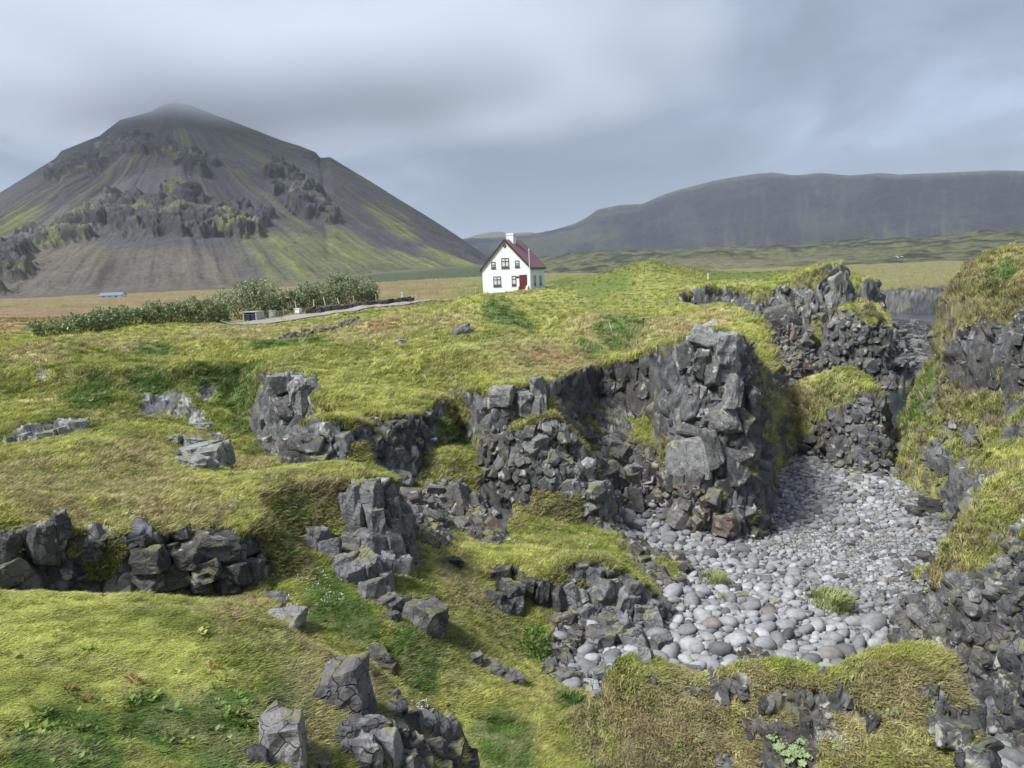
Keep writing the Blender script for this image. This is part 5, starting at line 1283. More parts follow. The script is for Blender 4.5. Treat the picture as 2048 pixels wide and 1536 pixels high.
# ------------------------------------------------------------------ things
def empty(name, loc, rz=0, label='', cat='', group=None):
    o = bpy.data.objects.new(name, None); COL.objects.link(o); o.location = tuple(map(float, loc)); o.rotation_euler = (0, 0, rz)
    o['label'] = label; o['category'] = cat
    if group: o['group'] = group
    return o
def tag(o, label, cat, group=None):
    o['label'] = label; o['category'] = cat
    if group: o['group'] = group
    return o
class MB:
    def __init__(s): s.v = []; s.f = []
    def box(s, x0, x1, y0, y1, z0, z1):
        i = len(s.v); s.v += [(x0, y0, z0), (x1, y0, z0), (x1, y1, z0), (x0, y1, z0), (x0, y0, z1), (x1, y0, z1), (x1, y1, z1), (x0, y1, z1)]
        s.f += [(i, i+3, i+2, i+1), (i+4, i+5, i+6, i+7), (i, i+1, i+5, i+4), (i+1, i+2, i+6, i+5), (i+2, i+3, i+7, i+6), (i+3, i, i+4, i+7)]; return s
    def prism(s, poly, axis, a0, a1):
        """poly in the two other axes, extruded along axis"""
        i = len(s.v); n = len(poly)
        for a in (a0, a1):
            for (p, q) in poly: s.v.append((p, a, q) if axis == 'y' else ((a, p, q) if axis == 'x' else (p, q, a)))
        s.f.append(tuple(i+k for k in range(n))); s.f.append(tuple(i+n+k for k in reversed(range(n))))
        for k in range(n): s.f.append((i+k, i+n+k, i+n+(k+1) % n, i+(k+1) % n))
        return s
    def tube(s, p0, p1, r0, r1=None, n=8):
        r1 = r0 if r1 is None else r1; p0 = Vector(p0); p1 = Vector(p1); d = (p1-p0).normalized(); a = d.orthogonal().normalized(); b = d.cross(a); i = len(s.v)
        for p, r in ((p0, r0), (p1, r1)):
            for k in range(n): t = 2*math.pi*k/n; s.v.append(tuple(p+a*math.cos(t)*r+b*math.sin(t)*r))
        s.f.append(tuple(i+k for k in reversed(range(n)))); s.f.append(tuple(i+n+k for k in range(n)))
        for k in range(n): s.f.append((i+k, i+(k+1) % n, i+n+(k+1) % n, i+n+k))
        return s
    def build(s, name, mat, parent=None, bevel=0):
        me = bpy.data.meshes.new(name); me.from_pydata(s.v, [], s.f)
        bm = bmesh.new(); bm.from_mesh(me); bmesh.ops.recalc_face_normals(bm, faces=bm.faces)
        if bevel: bmesh.ops.bevel(bm, geom=bm.edges[:], offset=bevel, segments=1, affect='EDGES', clamp_overlap=True)
        bm.to_mesh(me); bm.free(); me.materials.append(mat); return link(name, me, parent)
def flatz(x, y):
    z_, _ = ground_z(np.array([x]), np.array([y])); return float(z_[0])

# --- the white house
M_WHITE = mat_plain('white_render', (.76, .79, .80), .75, .10, .9); M_ROOFM = mat_plain('maroon_roof_sheet', (.20, .085, .11), .5, .2, 1.2)
M_TRIM = mat_plain('dark_trim', (.045, .03, .03), .5); M_FRAME = mat_plain('window_frame_paint', (.09, .06, .06), .5); M_GLASS = mat_plain('window_glass', (.09, .10, .11), .12)
M_CURT = mat_plain('net_curtain', (.55, .57, .56), .8); M_DOORM = mat_plain('red_door_paint', (.12, .012, .014), .5); M_STEP = mat_plain('concrete_step', (.25, .24, .22), .9, .15); M_METAL = mat_plain('galvanised_metal', (.36, .37, .38), .5, .1, 6, .3)
M_CONC = mat_plain('rough_concrete', (.42, .42, .40), .9, .2, 5)
hp = W(966.7, 592, 'r', 136); hz = flatz(hp[0], hp[1])
print('house ground', hp, hz)
hp[2] = hp[2]
H = empty('house', hp, -math.radians(20), 'white two-storey house with maroon gable roof standing alone on the headland', 'house')
HW, HD, HE, HA = 8.8, 8.0, 4.62, 9.3
MB().prism([(0, -1.6), (HW, -1.6), (HW, HE), (HW/2, HA), (0, HE)], 'y', 0, HD).build('wall', M_WHITE, H)
sl = (HA-HE)/(HW/2); ov = .28; th_r = .16
for sgn in (-1, 1):
    cx = HW/2; e = HW/2+ov
    P0 = (cx, HA+.02); P1 = (cx+sgn*e, HA+.02-sl*e)
    up = th_r*math.sqrt(1+sl*sl)
    rf = MB().prism([P0, P1, (P1[0], P1[1]+up), (P0[0], P0[1]+up)], 'y', -ov+.05, HD+ov-.05).build('roof', M_ROOFM, H)
    MB().prism([(P0[0], P0[1]-.16), (P1[0]+sgn*.02, P1[1]-.16), (P1[0]+sgn*.02, P1[1]+up+.03), (P0[0], P0[1]+up+.03)], 'y', -ov, -ov+.05).build('barge_board', M_TRIM, H)
    MB().prism([(P0[0], P0[1]-.16), (P1[0]+sgn*.02, P1[1]-.16), (P1[0]+sgn*.02, P1[1]+up+.03), (P0[0], P0[1]+up+.03)], 'y', HD+ov-.05, HD+ov).build('barge_board', M_TRIM, H)
    gx = P1[0]+sgn*.09
    MB().box(min(P1[0], gx), max(P1[0], gx), -ov+.02, HD+ov-.02, P1[1]-.10, P1[1]+.05).build('gutter', M_TRIM, H)
    if sgn == 1:
        for k in range(14):            # ribs of the roof sheeting
            y0 = .1+k*.57; a = .03
            MB().prism([(P0[0]+.2, P0[1]+up-.2*sl-.01), (P1[0]-.02, P1[1]+up-.01), (P1[0]-.02, P1[1]+up+a), (P0[0]+.2, P0[1]+up-.2*sl+a)], 'y', y0, y0+.06).build('roof_rib', M_ROOFM, rf)
ch = MB().box(HW/2-.55, HW/2+.75, 2.3, 3.7, HA-1.5, HA+1.0).build('chimney', M_WHITE, H)
MB().box(HW/2-.62, HW/2+.82, 2.23, 3.77, HA+1.0, HA+1.28).build('cap', M_WHITE, ch)
def window(cx, cz, w, h, cols, rows, face='front', trans=.34):
    t = .09
    def add(mb, x0, x1, z0, z1, y0, y1):
        if face == 'front': mb.box(x0, x1, -y1, -y0, z0, z1)
        else: mb.box(HW+y0, HW+y1, x0, x1, z0, z1)
    x0, x1, z0, z1 = cx-w/2, cx+w/2, cz-h/2, cz+h/2; mb = MB()
    add(mb, x0, x0+t, z0, z1, .003, .08); add(mb, x1-t, x1, z0, z1, .003, .08); add(mb, x0+t, x1-t, z0, z0+t, .003, .08); add(mb, x0+t, x1-t, z1-t, z1, .003, .08)
    zt = z1-h*trans
    if cols == 2: add(mb, cx-.04, cx+.04, z0+t, z1-t, .003, .075)
    if rows == 2: add(mb, x0+t, x1-t, zt-.04, zt+.04, .004, .078)
    f = mb.build('window', M_FRAME, H)
    s_ = MB(); add(s_, x0-.08, x1+.08, z0-.09, z0, .003, .13); s_.build('sill', M_FRAME, f)
    xs = [x0+t, cx-.04, cx+.04, x1-t] if cols == 2 else [x0+t, x1-t]
    zs_ = [z0+t, zt-.04, zt+.04, z1-t] if rows == 2 else [z0+t, z1-t]
    for a in range(0, len(xs), 2):
        for b in range(0, len(zs_), 2):
            p = MB(); add(p, xs[a], xs[a+1], zs_[b], zs_[b+1], .002, .02); p.build('pane', M_GLASS, f)
    c = MB(); 
    for b in range(0, len(zs_), 2):
        for a in range(0, len(xs), 2): add(c, xs[a]+.04, xs[a+1]-.04, zs_[b]+(.22 if b == 0 else .02), zs_[b+1]-.04, .021, .024)
    c.build('curtain', M_CURT, f)
window(2.14, 5.24, .78, 1.12, 1, 2, trans=.5); window(4.33, 5.5, 1.4, 1.7, 2, 2); window(6.5, 5.28, .78, 1.12, 1, 2, trans=.5)
window(2.72, 2.44, 1.4, 1.7, 2, 2); window(5.8, 2.44, .8, 1.66, 1, 2); window(2.7, .12, 1.2, .55, 1, 1)
window(2.2, 2.35, .85, 1.65, 1, 1, 'side'); window(5.5, 2.3, .95, 1.6, 1, 2, 'side')
dd = MB().prism([(4.36, 8.86), (4.72, 8.42), (4.36, 7.98), (4.0, 8.42)], 'y', -.07, -.003).build('attic_window', M_FRAME, H)
MB().prism([(4.36, 8.72), (4.61, 8.42), (4.36, 8.12), (4.11, 8.42)], 'y', -.085, -.071).build('pane', M_GLASS, dd)
dr = MB().box(6.9, 8.02, -.06, -.003, .7, 3.25).build('door', M_DOORM, H)
MB().box(6.98, 7.42, -.085, -.061, 1.0, 1.8).box(7.5, 7.94, -.085, -.061, 1.0, 1.8).box(6.98, 7.42, -.085, -.061, 2.0, 3.05).box(7.5, 7.94, -.085, -.061, 2.0, 3.05).build('door_panel', mat_plain('red_door_panel', (.15, .018, .02), .5), dr)
MB().box(6.78, 6.9, -.09, -.003, .7, 3.37).box(8.02, 8.14, -.09, -.003, .7, 3.37).box(6.9, 8.02, -.09, -.003, 3.25, 3.37).build('door_frame', M_TRIM, dr)
MB().tube((7.88, -.12, 1.9), (7.88, -.06, 1.9), .04).build('handle', M_METAL, dr)
oval = [(6.42+.33*math.cos(t*math.pi/8), 3.02+.17*math.sin(t*math.pi/8)) for t in range(16)]
MB().prism(oval, 'y', -.05, -.003).build('name_plaque', M_TRIM, H)
st_ = MB()
for k in range(4): st_.box(6.75, 8.15, -1.5+.3*k, -1.5+.3*(k+1) if k < 3 else -.004, -1.4, .1+.16*k)
st_.build('steps', M_STEP, H)
for (xa, xb) in ((6.45, 6.75), (8.15, 8.45)):
    MB().prism([(-1.75, -1.4), (-.004, -1.4), (-.004, 1.55), (-.5, 1.5), (-1.6, .35), (-1.75, .3)], 'x', xa, xb).build('stair_wall', M_WHITE, H)
MB().tube((HW-.15, -.08, -1.0), (HW-.15, -.08, HE-.1), .045).build('downpipe', M_WHITE, H)

# --- pole, posts
fp = W(1061, 588, 'r', 131); FPo = empty('flagpole', fp, 0, 'tall white flagpole standing in front of the house corner', 'flagpole')
MB().tube((0, 0, -.8), (0, 0, 7.35), .075, .05, 10).build('pole', M_WHITE, FPo); MB().tube((0, 0, 7.35), (0, 0, 7.5), .10, .08, 10).build('finial', M_WHITE, FPo); MB().box(-.2, .2, -.2, .2, -.8, .12).build('base', M_CONC, FPo)
M_WOOD = mat_plain('weathered_wood', (.42, .41, .37), .85, .25, 6); M_DWOOD = mat_plain('dark_post', (.04, .038, .035), .8)
for (px, py, lab) in ((933, 594, 'grey clothes-line post left of the house, farther from the wall'), (952, 592, 'grey clothes-line post left of the house, nearer to the wall')):
    p = W(px, py, 'r', 139); t = empty('clothes_post', p, 0, lab, 'post', 'clothes-line posts left of the house')
    MB().tube((0, 0, -.8), (0, 0, 1.65), .06, .05).build('post', M_WOOD, t); MB().box(-.45, .45, -.03, .03, 1.55, 1.64).build('crossbar', M_WOOD, t)
    MB().tube((-.3, 0, 1.55), (0, 0, 1.25), .025).tube((.3, 0, 1.55), (0, 0, 1.25), .025).build('brace', M_WOOD, t)
p = at(1287, 658); t = empty('marker_post', p, 0, 'thin dark marker post with a small knob on the grass rim above the cliffs', 'post')
MB().tube((0, 0, -.2), (0.01, 0, .62), .035, .03).build('post', M_DWOOD, t); MB().box(-.07, .10, -.04, .04, .62, .72).build('head', M_DWOOD, t); MB().tube((0, 0, .42), (.11, 0, .47), .02).build('peg', M_DWOOD, t)
p = at(1227, 662); o = MB().tube((0, 0, -.1), (-.20, .05, .75), .022, .018).build('stake', mat_plain('white_stake', (.7, .69, .62), .7)); o.location = tuple(p); tag(o, 'slim white stake leaning to the left in the grassy hollow', 'stake')
p = at(1416, 556); o = MB().tube((0, 0, -.2), (0, 0, .8), .08, .07).tube((0, 0, .8), (0, 0, .95), .09, .02).build('marker_stake', M_WHITE); o.location = tuple(p); tag(o, 'short white marker stake on the far grassy saddle behind the cliffs', 'stake')

# --- stones, boulders
def boulder_mesh(seed, mat, cuts=8, rough=.10):
    from mathutils import noise as mn
    r = random.Random(seed); me0 = block_mesh(seed, mat, cuts); bm = bmesh.new(); bm.from_mesh(me0); bpy.data.meshes.remove(me0)
    bmesh.ops.triangulate(bm, faces=bm.faces); 
    for _ in range(2): bmesh.ops.subdivide_edges(bm, edges=[e for e in bm.edges if e.calc_length() > .16], cuts=1, use_grid_fill=False); bmesh.ops.triangulate(bm, faces=bm.faces)
    o = Vector((r.uniform(0, 90), 3, 7)); bm.normal_update()
    for v in bm.verts: v.co += v.normal*(mn.noise(v.co*3+o)*rough+mn.noise(v.co*8+o)*rough*.5)
    me = bpy.data.meshes.new('boulder'); bm.to_mesh(me); bm.free(); me.materials.append(mat); return me
BOULD = [boulder_mesh(500+s, M_ROCK, 6+s % 3) for s in range(7)]
def put_stone(name, me, px, py, wpx, hpx, parent=None, tint=(.13, .13, .135), lich=.8, rz=None, tilt=.2, sink=.18, depth=1.0):
    i = see(px, py); p = TOP[i].astype(float); d = float(DT[i]); w = wpx*d/F; h = hpx*d/F
    o = link(name, me, parent); o.location = (p[0], p[1], p[2]+h*(.5-sink)); o.scale = (w*1.12, w*depth, h*1.15)
    o.rotation_euler = (random.uniform(-tilt, tilt), random.uniform(-tilt, tilt), random.uniform(0, 6.28) if rz is None else rz); o['tint'] = (*tint, lich); return o
BL = [
    (853, 1262, 76, 66, 'large dark angular boulder lying alone on the slope below the grey pillar', .105, .5, .35),
    (788, 1222, 32, 30, 'dark rock just above and left of the lone angular boulder', .085, .3, .2), (812, 1215, 26, 30, 'dark upright stone beside the lone angular boulder, nearest to it', .08, .3, .2), (768, 1212, 26, 24, 'pale-topped stone at the left end of the little stone group under the pillar', .10, .6, .2), (786, 1240, 28, 24, 'lowest stone of the little group between pillar and lone boulder', .075, .3, .2),
    (570, 1258, 58, 34, 'pale flat lichen-covered boulder at the right rim of the lawn', .22, 1, .1), (690, 1425, 84, 112, 'tall split boulder with pale lichen top at the lawn rim', .12, .9, .1), (575, 1520, 84, 104, 'big lichen-spotted boulder at the lower edge of the lawn', .2, 1, .1), (545, 1475, 44, 60, 'dark wedge of rock leaning on the big lichen-spotted boulder', .10, .5, .2), (512, 1535, 40, 50, 'dark rock at the lower left of the big lichen-spotted boulder', .07, .3, .1),
    (740, 1480, 60, 56, 'dark rounded rock right below the tall split boulder', .10, .5, .2), (778, 1530, 48, 90, 'pale grey upright slab at the bottom of the outcrop', .21, .6, .05), (732, 1535, 60, 70, 'blue-grey cracked rock left of the pale upright slab', .14, .5, .1),
    (758, 1325, 40, 28, 'dark block half buried in the lawn rim above the outcrop', .07, .3, .2), (774, 1345, 34, 24, 'brown block just below the half-buried rim block', .08, .2, .2),
    (1450, 1052, 46, 34, 'reddish-brown boulder among pale pebbles at the foot of the rock tower', .13, .2, .2), (1745, 1258, 52, 36, 'largest smooth oval boulder near the right end of the pebble beach', .2, 0, .0), (1860, 1020, 34, 30, 'dark wet boulder at the tide pool edge', .05, 0, .1), (1828, 1028, 30, 20, 'flat dark boulder left of the wet boulder by the tide pool', .06, 0, .1),
    (1025, 1370, 38, 30, 'grey stone at the right end of the row in the green gully', .11, .4, .1), (985, 1345, 46, 24, 'low flat stone in the middle of the row in the green gully', .11, .4, .1), (955, 1335, 26, 34, 'pointed stone at the upper end of the row in the green gully', .09, .4, .1),
    (915, 1135, 26, 22, 'small dark rock on the grassy crest left of the broken basalt wall', .06, .1, .2), (1130, 1368, 44, 40, 'angular grey rock at the foot of the stony hollow', .12, .2, .2), (1200, 1290, 40, 34, 'grey block above the stony hollow beside the leafy bush', .12, .2, .2),
    (800, 685, 16, 9, 'small white stone on the left grassy mound', .3, 1, .1), (968, 695, 13, 6, 'flat pale stone in the turf above the cliff edge', .34, 1, .1), (927, 668, 30, 22, 'grey stone outcrop on the flank of the round mound', .15, .8, .2), (1160, 607, 12, 6, 'pale stone in the turf mound below the house, right one', .3, .8, .1), (1130, 604, 10, 6, 'pale stone in the turf mound below the house, left one', .3, .8, .1),
    (128, 1150, 24, 20, 'small grey stone under the overhang at the left', .2, .5, .1), (1600, 905, 40, 20, 'dark flat rock lying in front of the humped sea stack', .05, 0, .1),
    (85, 1105, 46, 74, 'tall dark cracked block standing out of the terrace front at the left', .075, .8, .1), (120, 1075, 26, 50, 'narrow block leaning on the tall cracked block at the left', .07, .5, .15), (12, 1110, 34, 50, 'dark block at the left picture edge in the terrace front', .07, .3, .1),
]
for k, (px, py, w_, h_, lab, v, li, tl) in enumerate(BL):
    me = PEB[3] if 'oval' in lab else BOULD[k % 7]
    if 'oval' in lab: o = put_stone('boulder', me, px, py, w_, h_, tint=(v, v, v*1.02), tilt=.05, rz=.3, depth=.8); o['tint'] = (v, v, v*1.02)
    else: o = put_stone('boulder', me, px, py, w_, h_, tint=(v*(1.25 if 'brown' in lab else 1), v*.97, v*(.85 if 'brown' in lab else 1.0)), lich=li, tilt=tl)
    tag(o, lab, 'boulder')
for (px, py, w_, h_) in [(795, 1420, 40, 44), (825, 1440, 44, 50), (855, 1450, 44, 44), (885, 1460, 40, 50), (910, 1475, 34, 50), (770, 1460, 40, 40), (800, 1475, 44, 56), (835, 1490, 44, 50), (870, 1500, 50, 56), (905, 1510, 40, 60), (815, 1530, 46, 50), (850, 1540, 50, 40), (885, 1540, 44, 40), (700, 1500, 44, 50), (690, 1465, 34, 40), (640, 1530, 40, 30), (790, 1395, 30, 34), (900, 1440, 26, 30)]:
    put_stone('rock_block', BOULD[random.randrange(7)], px, py+h_*.4, w_*1.05, h_*1.1, LANDOBJ['front_lawn'], tuple([random.uniform(.06, .13)]*3), .6, tilt=.3, sink=.3, depth=.8)
for (px, py, w_, h_) in [(1445, 1385, 34, 30), (1530, 1410, 24, 20), (1690, 1400, 34, 34), (1740, 1432, 26, 44), (1612, 1450, 26, 50), (1480, 1375, 30, 18), (1580, 1505, 50, 40), (1900, 1458, 44, 46), (1868, 1440, 30, 30), (1700, 1376, 18, 12), (1640, 1460, 22, 36), (1550, 1530, 50, 30), (1330, 1365, 16, 12), (1390, 1380, 18, 14), (1860, 1372, 26, 20), (1500, 1462, 20, 20), (1945, 1470, 30, 50), (1925, 1500, 30, 40), (1240, 1375, 14, 10)]:
    put_stone('rock_block', BOULD[random.randrange(7)], px, py+h_*.3, w_, h_, LANDOBJ['low_bluff'], tuple([random.uniform(.045, .09)]*3), 1.0, tilt=.3, sink=.45, depth=.7)
for (px, py, w_, h_) in [(1000, 1150, 44, 46), (1022, 1180, 46, 46), (1052, 1165, 30, 34), (990, 1195, 40, 38), (1035, 1210, 42, 34), (1080, 1175, 36, 38), (1110, 1190, 38, 42), (1145, 1185, 36, 42), (1180, 1150, 36, 36), (1170, 1222, 40, 40), (1130, 1235, 36, 38), (1215, 1170, 40, 40), (1250, 1190, 44, 46), (1205, 1245, 40, 40), (1240, 1255, 44, 40), (1282, 1215, 44, 52), (1270, 1275, 46, 46), (1308, 1245, 40, 54), (1322, 1290, 40, 46), (1290, 1305, 36, 30), (1180, 1190, 34, 34), (1230, 1225, 36, 40), (1265, 1170, 34, 34), (1150, 1270, 30, 30), (1190, 1285, 34, 30), (1015, 1215, 30, 26)]:
    v = random.uniform(.05, .08) if px < 1120 else random.uniform(.10, .2)
    put_stone('rock_block', BOULD[random.randrange(7)], px, py+h_*.35, w_, h_*1.05, LANDOBJ['bench'], (v, v*1.01, v*1.04), .4, tilt=.35, sink=.35, depth=.8)
for (px, py, w_, h_, v) in [(1452, 690, 56, 44, .27), (1405, 672, 44, 30, .25), (1484, 728, 46, 42, .22), (1430, 735, 46, 46, .13), (1466, 778, 44, 48, .17), (1400, 720, 40, 44, .10), (1375, 705, 36, 40, .09), (1440, 830, 50, 50, .15), (1480, 850, 40, 50, .10), (1420, 890, 46, 56, .13), (1465, 930, 44, 50, .09), (1500, 800, 36, 50, .12), (560, 770, 36, 30, .22), (592, 778, 36, 34, .19), (575, 812, 34, 40, .13), (610, 800, 34, 40, .15), (558, 800, 26, 36, .16), (1000, 795, 40, 30, .2), (1045, 800, 44, 34, .19), (1082, 775, 34, 40, .2), (1020, 825, 34, 30, .13), (1075, 815, 30, 36, .15)]:
    put_stone('rock_block', BOULD[random.randrange(7)], px, py+h_*.3, w_, h_*1.1, LANDOBJ['main_headland'], (v, v, v), 1.0, tilt=.4, sink=.3, depth=.7)
# grown-together overhang of the long terrace: big slabs, pieces of the terrace
for (px, py, w_, h_) in [(285, 1062, 44, 34), (300, 1090, 60, 56), (345, 1075, 50, 40), (385, 1090, 60, 44), (430, 1070, 70, 44), (480, 1065, 56, 50), (415, 1115, 60, 50), (460, 1120, 60, 50), (500, 1115, 44, 60), (350, 1125, 60, 44), (300, 1130, 56, 40), (520, 1090, 30, 28), (365, 1045, 36, 24), (395, 1140, 50, 40), (450, 1150, 50, 30), (200, 1066, 30, 20)]:
    put_stone('rock_block', BOULD[random.randrange(7)], px, py+h_*.4+15, w_*.98, h_*.84, LANDOBJ['second_terrace'], tuple([random.uniform(.045, .08)]*3), .55, tilt=.35, sink=.3, depth=.8)
for (px, py, w_, h_) in [(400, 895, 60, 26), (385, 880, 44, 18), (425, 905, 44, 40), (395, 925, 50, 26), (415, 925, 30, 20), (448, 895, 30, 40), (350, 876, 30, 12), (405, 850, 36, 12), (55, 872, 24, 22), (98, 868, 26, 20), (75, 875, 20, 14), (125, 858, 26, 18), (148, 852, 34, 20), (165, 845, 22, 16), (20, 878, 16, 16)]:
    put_stone('rock_block', BOULD[random.randrange(7)], px, py+h_*.4, w_*1.05, h_*1.1, LANDOBJ['second_terrace'] if px > 300 else LANDOBJ['ground'], (.23, .23, .225), 1.0, tilt=.2, sink=.35, depth=.9)
for (px, py, w_, h_) in [(712, 985, 34, 40), (738, 990, 36, 50), (775, 985, 40, 50), (718, 1030, 44, 70), (755, 1045, 44, 70), (780, 1060, 34, 50), (790, 1030, 36, 60), (700, 1010, 36, 50), (750, 1090, 70, 70), (710, 1090, 44, 50), (790, 1090, 36, 70), (735, 1140, 50, 60), (775, 1135, 40, 60), (690, 1130, 40, 40), (660, 1100, 30, 40), (705, 1150, 40, 40), (740, 1180, 40, 40), (770, 1165, 36, 40), (800, 1130, 34, 40), (640, 1080, 34, 44), (620, 1085, 30, 36)]:
    put_stone('rock_block', BOULD[random.randrange(7)], px, py+h_*.35, w_*1.08, h_*1.1, LANDOBJ['grey_pillar'], (.15, .15, .152), .6, tilt=.14, sink=.25, depth=.75)

rb_ = random.Random(11)
for k in range(70):
    t_ = rb_.random(); px, py = 1790+62*rb_.random(), 640+95*t_
    if rb_.random() < .3: px, py = rb_.uniform(1570, 1625), rb_.uniform(650, 735)
    w_ = rb_.uniform(9, 24)*(.6+.5*t_); v = rb_.uniform(.06, .2)
    put_stone('rock', BOULD[k % 7], px, py, w_, w_*.6, LANDOBJ['ground'], (v, v, v*1.03), .2, sink=.1)
# --- bin shelter, gates, stone wall by the drive
p = W(487, 646, 'r', 106); B = empty('bin_shelter', p, -math.radians(24), 'grey concrete bin shelter open to the front beside the drive', 'shelter')
MB().box(0, .12, 0, 1.5, -.5, 1.35).build('side_wall', M_CONC, B); MB().box(2.08, 2.2, 0, 1.5, -.5, 1.35).build('side_wall', M_CONC, B); MB().box(.12, 2.08, 1.38, 1.5, -.5, 1.35).build('back_wall', M_CONC, B); MB().box(-.04, 2.24, -.04, 1.54, 1.352, 1.44).build('roof', M_CONC, B); MB().box(-.1, 2.3, -.4, 1.6, -.6, .03).build('floor_slab', M_CONC, B)
M_BIN = mat_plain('navy_bin_plastic', (.02, .026, .05), .45)
for k, lab in ((0, 'dark blue wheeled bin in the shelter, on the left'), (1, 'dark blue wheeled bin in the shelter, on the right')):
    q = Matrix.Rotation(-math.radians(24), 3, 'Z') @ Vector((.22+k*.92, .1, .04)); b_ = empty('wheeled_bin', p+np.array(q), -math.radians(24), lab, 'bin', 'dark blue bins in the shelter')
    MB().prism([(.06, .05), (.8, .05), (.84, 1.0), (.0, 1.0)], 'x', .04, .80).build('body', M_BIN, b_, .02); MB().prism([(-.03, 1.0), (.86, 1.0), (.84, 1.09), (.0, 1.05)], 'x', 0, .84).build('lid', M_BIN, b_); MB().tube((.1, .75, .1), (.74, .75, .1), .1, n=12).build('wheels', M_DWOOD, b_)
def gate_pillar(px, py, r, w, h, lab):
    p = W(px, py, 'r', r); p[2] += .22; t = empty('gate_pillar', p, -math.radians(20), lab, 'pillar', 'white pillars of the drive gate'); MB().box(-w/2, w/2, -w/2, w/2, -.6, h).build('shaft', M_WHITE, t, .02); MB().box(-w/2-.05, w/2+.05, -w/2-.05, w/2+.05, h+.002, h+.09).build('cap', M_WHITE, t); return p
def metal_gate(p, rz, w, h, lab):
    t = empty('metal_gate', p, rz, lab, 'gate', 'grey barred gates of the drive')
    MB().box(0, .05, -.02, .02, .08, h).box(w-.05, w, -.02, .02, .08, h).box(.05, w-.05, -.02, .02, .08, .14).box(.05, w-.05, -.02, .02, h-.06, h).build('frame', M_METAL, t)
    m = MB(); k = .17
    while k < w-.08: m.tube((k, 0, .14), (k, 0, h-.06), .018, n=5); k += .14
    m.build('bars', M_METAL, t); MB().box(-.06, 0, -.03, .03, .3, .42).build('hinge', M_METAL, t); MB().box(-.06, 0, -.03, .03, h-.4, h-.28).build('hinge', M_METAL, t)
p = gate_pillar(546, 639, 110, .72, .92, 'squat white gate pillar at the left end of the drive gate'); metal_gate(p+np.array([.46, -.1, .0]), -math.radians(3), 2.05, .92, 'grey barred gate leaf fixed to the left white pillar')
p = gate_pillar(598, 636, 110, .72, 1.02, 'squat white gate pillar touching the stone wall'); metal_gate(p+np.array([.42, .1, .02]), math.radians(58), 2.0, .98, 'grey barred gate leaf swung open from the right white pillar')
SW = empty('stone_wall', W(618, 636, 'r', 111), 0, 'dry wall of big dark slabs holding up the bank along the drive', 'wall')
wl = [(622, 634, 15, 111), (637, 633, 15, 111), (652, 631, 15, 112), (668, 630, 17, 113), (683, 628, 15, 114), (698, 626, 15, 115), (713, 623, 15, 116), (727, 621, 13, 117), (741, 619, 12, 118), (754, 617, 12, 119), (766, 615, 11, 120), (777, 612, 10, 121), (787, 610, 9, 122), (796, 608, 8, 123), (804, 606, 8, 124), (812, 605, 7, 125), (818, 604, 5, 126)]
for (px, py, h_, r) in wl:
    q = W(px, py-3, 'r', r); hh_ = h_*r/F; o = link('stone', BOULD[random.randrange(7)], SW); lp = q-np.array(SW.location); o.location = (lp[0], lp[1], lp[2]+hh_*.35); o.scale = (1.45, .9, hh_*1.35); o.rotation_euler = (0, random.uniform(-.1, .1), random.uniform(-.2, .6)); v = random.uniform(.035, .07); o['tint'] = (v, v*.93, v*.88, .1)
for (px, py, r) in [(694, 632, 104), (704, 631, 104), (714, 631, 104), (724, 630, 105), (735, 628, 105), (746, 627, 106), (756, 625, 107), (590, 634, 112), (582, 635, 112)]:
    q = W(px, py, 'r', r); o = link('stone', BOULD[random.randrange(7)], SW); lp = q-np.array(SW.location); o.location = (lp[0], lp[1], lp[2]+.05); o.scale = (1.0, .7, .6); o.rotation_euler = (0, 0, random.uniform(-.3, .6)); v = random.uniform(.04, .08); o['tint'] = (v, v*.9, v*.85, .1)
def rubble_heap(lst, lab):
    p0 = at(lst[0][0], lst[0][1]); t = empty('rubble_wall', p0, 0, lab, 'stone heap')
    for (px, py, w_) in lst:
        i = see(px, py); q = TOP[i]-p0; d = float(DT[i]); w = w_*d/F; o = link('stone', BOULD[random.randrange(7)], t); o.location = (q[0], q[1], q[2]+w*.25); o.scale = (w*1.1, w, w*.75); o.rotation_euler = (random.uniform(-.5, .5), random.uniform(-.5, .5), random.uniform(0, 6)); v = random.uniform(.05, .12); o['tint'] = (v*1.08, v*.97, v*.92, .3)
r_ = random.Random(3)
rubble_heap([(566+k*2.35+r_.uniform(-4, 4), 676-k*.38+r_.uniform(-4, 5), r_.uniform(6, 12)) for k in range(46)], 'ruined dark stone wall lying as rubble across the meadow below the gate')
rubble_heap([(682+k*1.6+r_.uniform(-3, 3), 656-k*.75+r_.uniform(-4, 4), r_.uniform(6, 11)) for k in range(22)], 'short heap of dark stones above the ruined meadow wall, nearer the house')
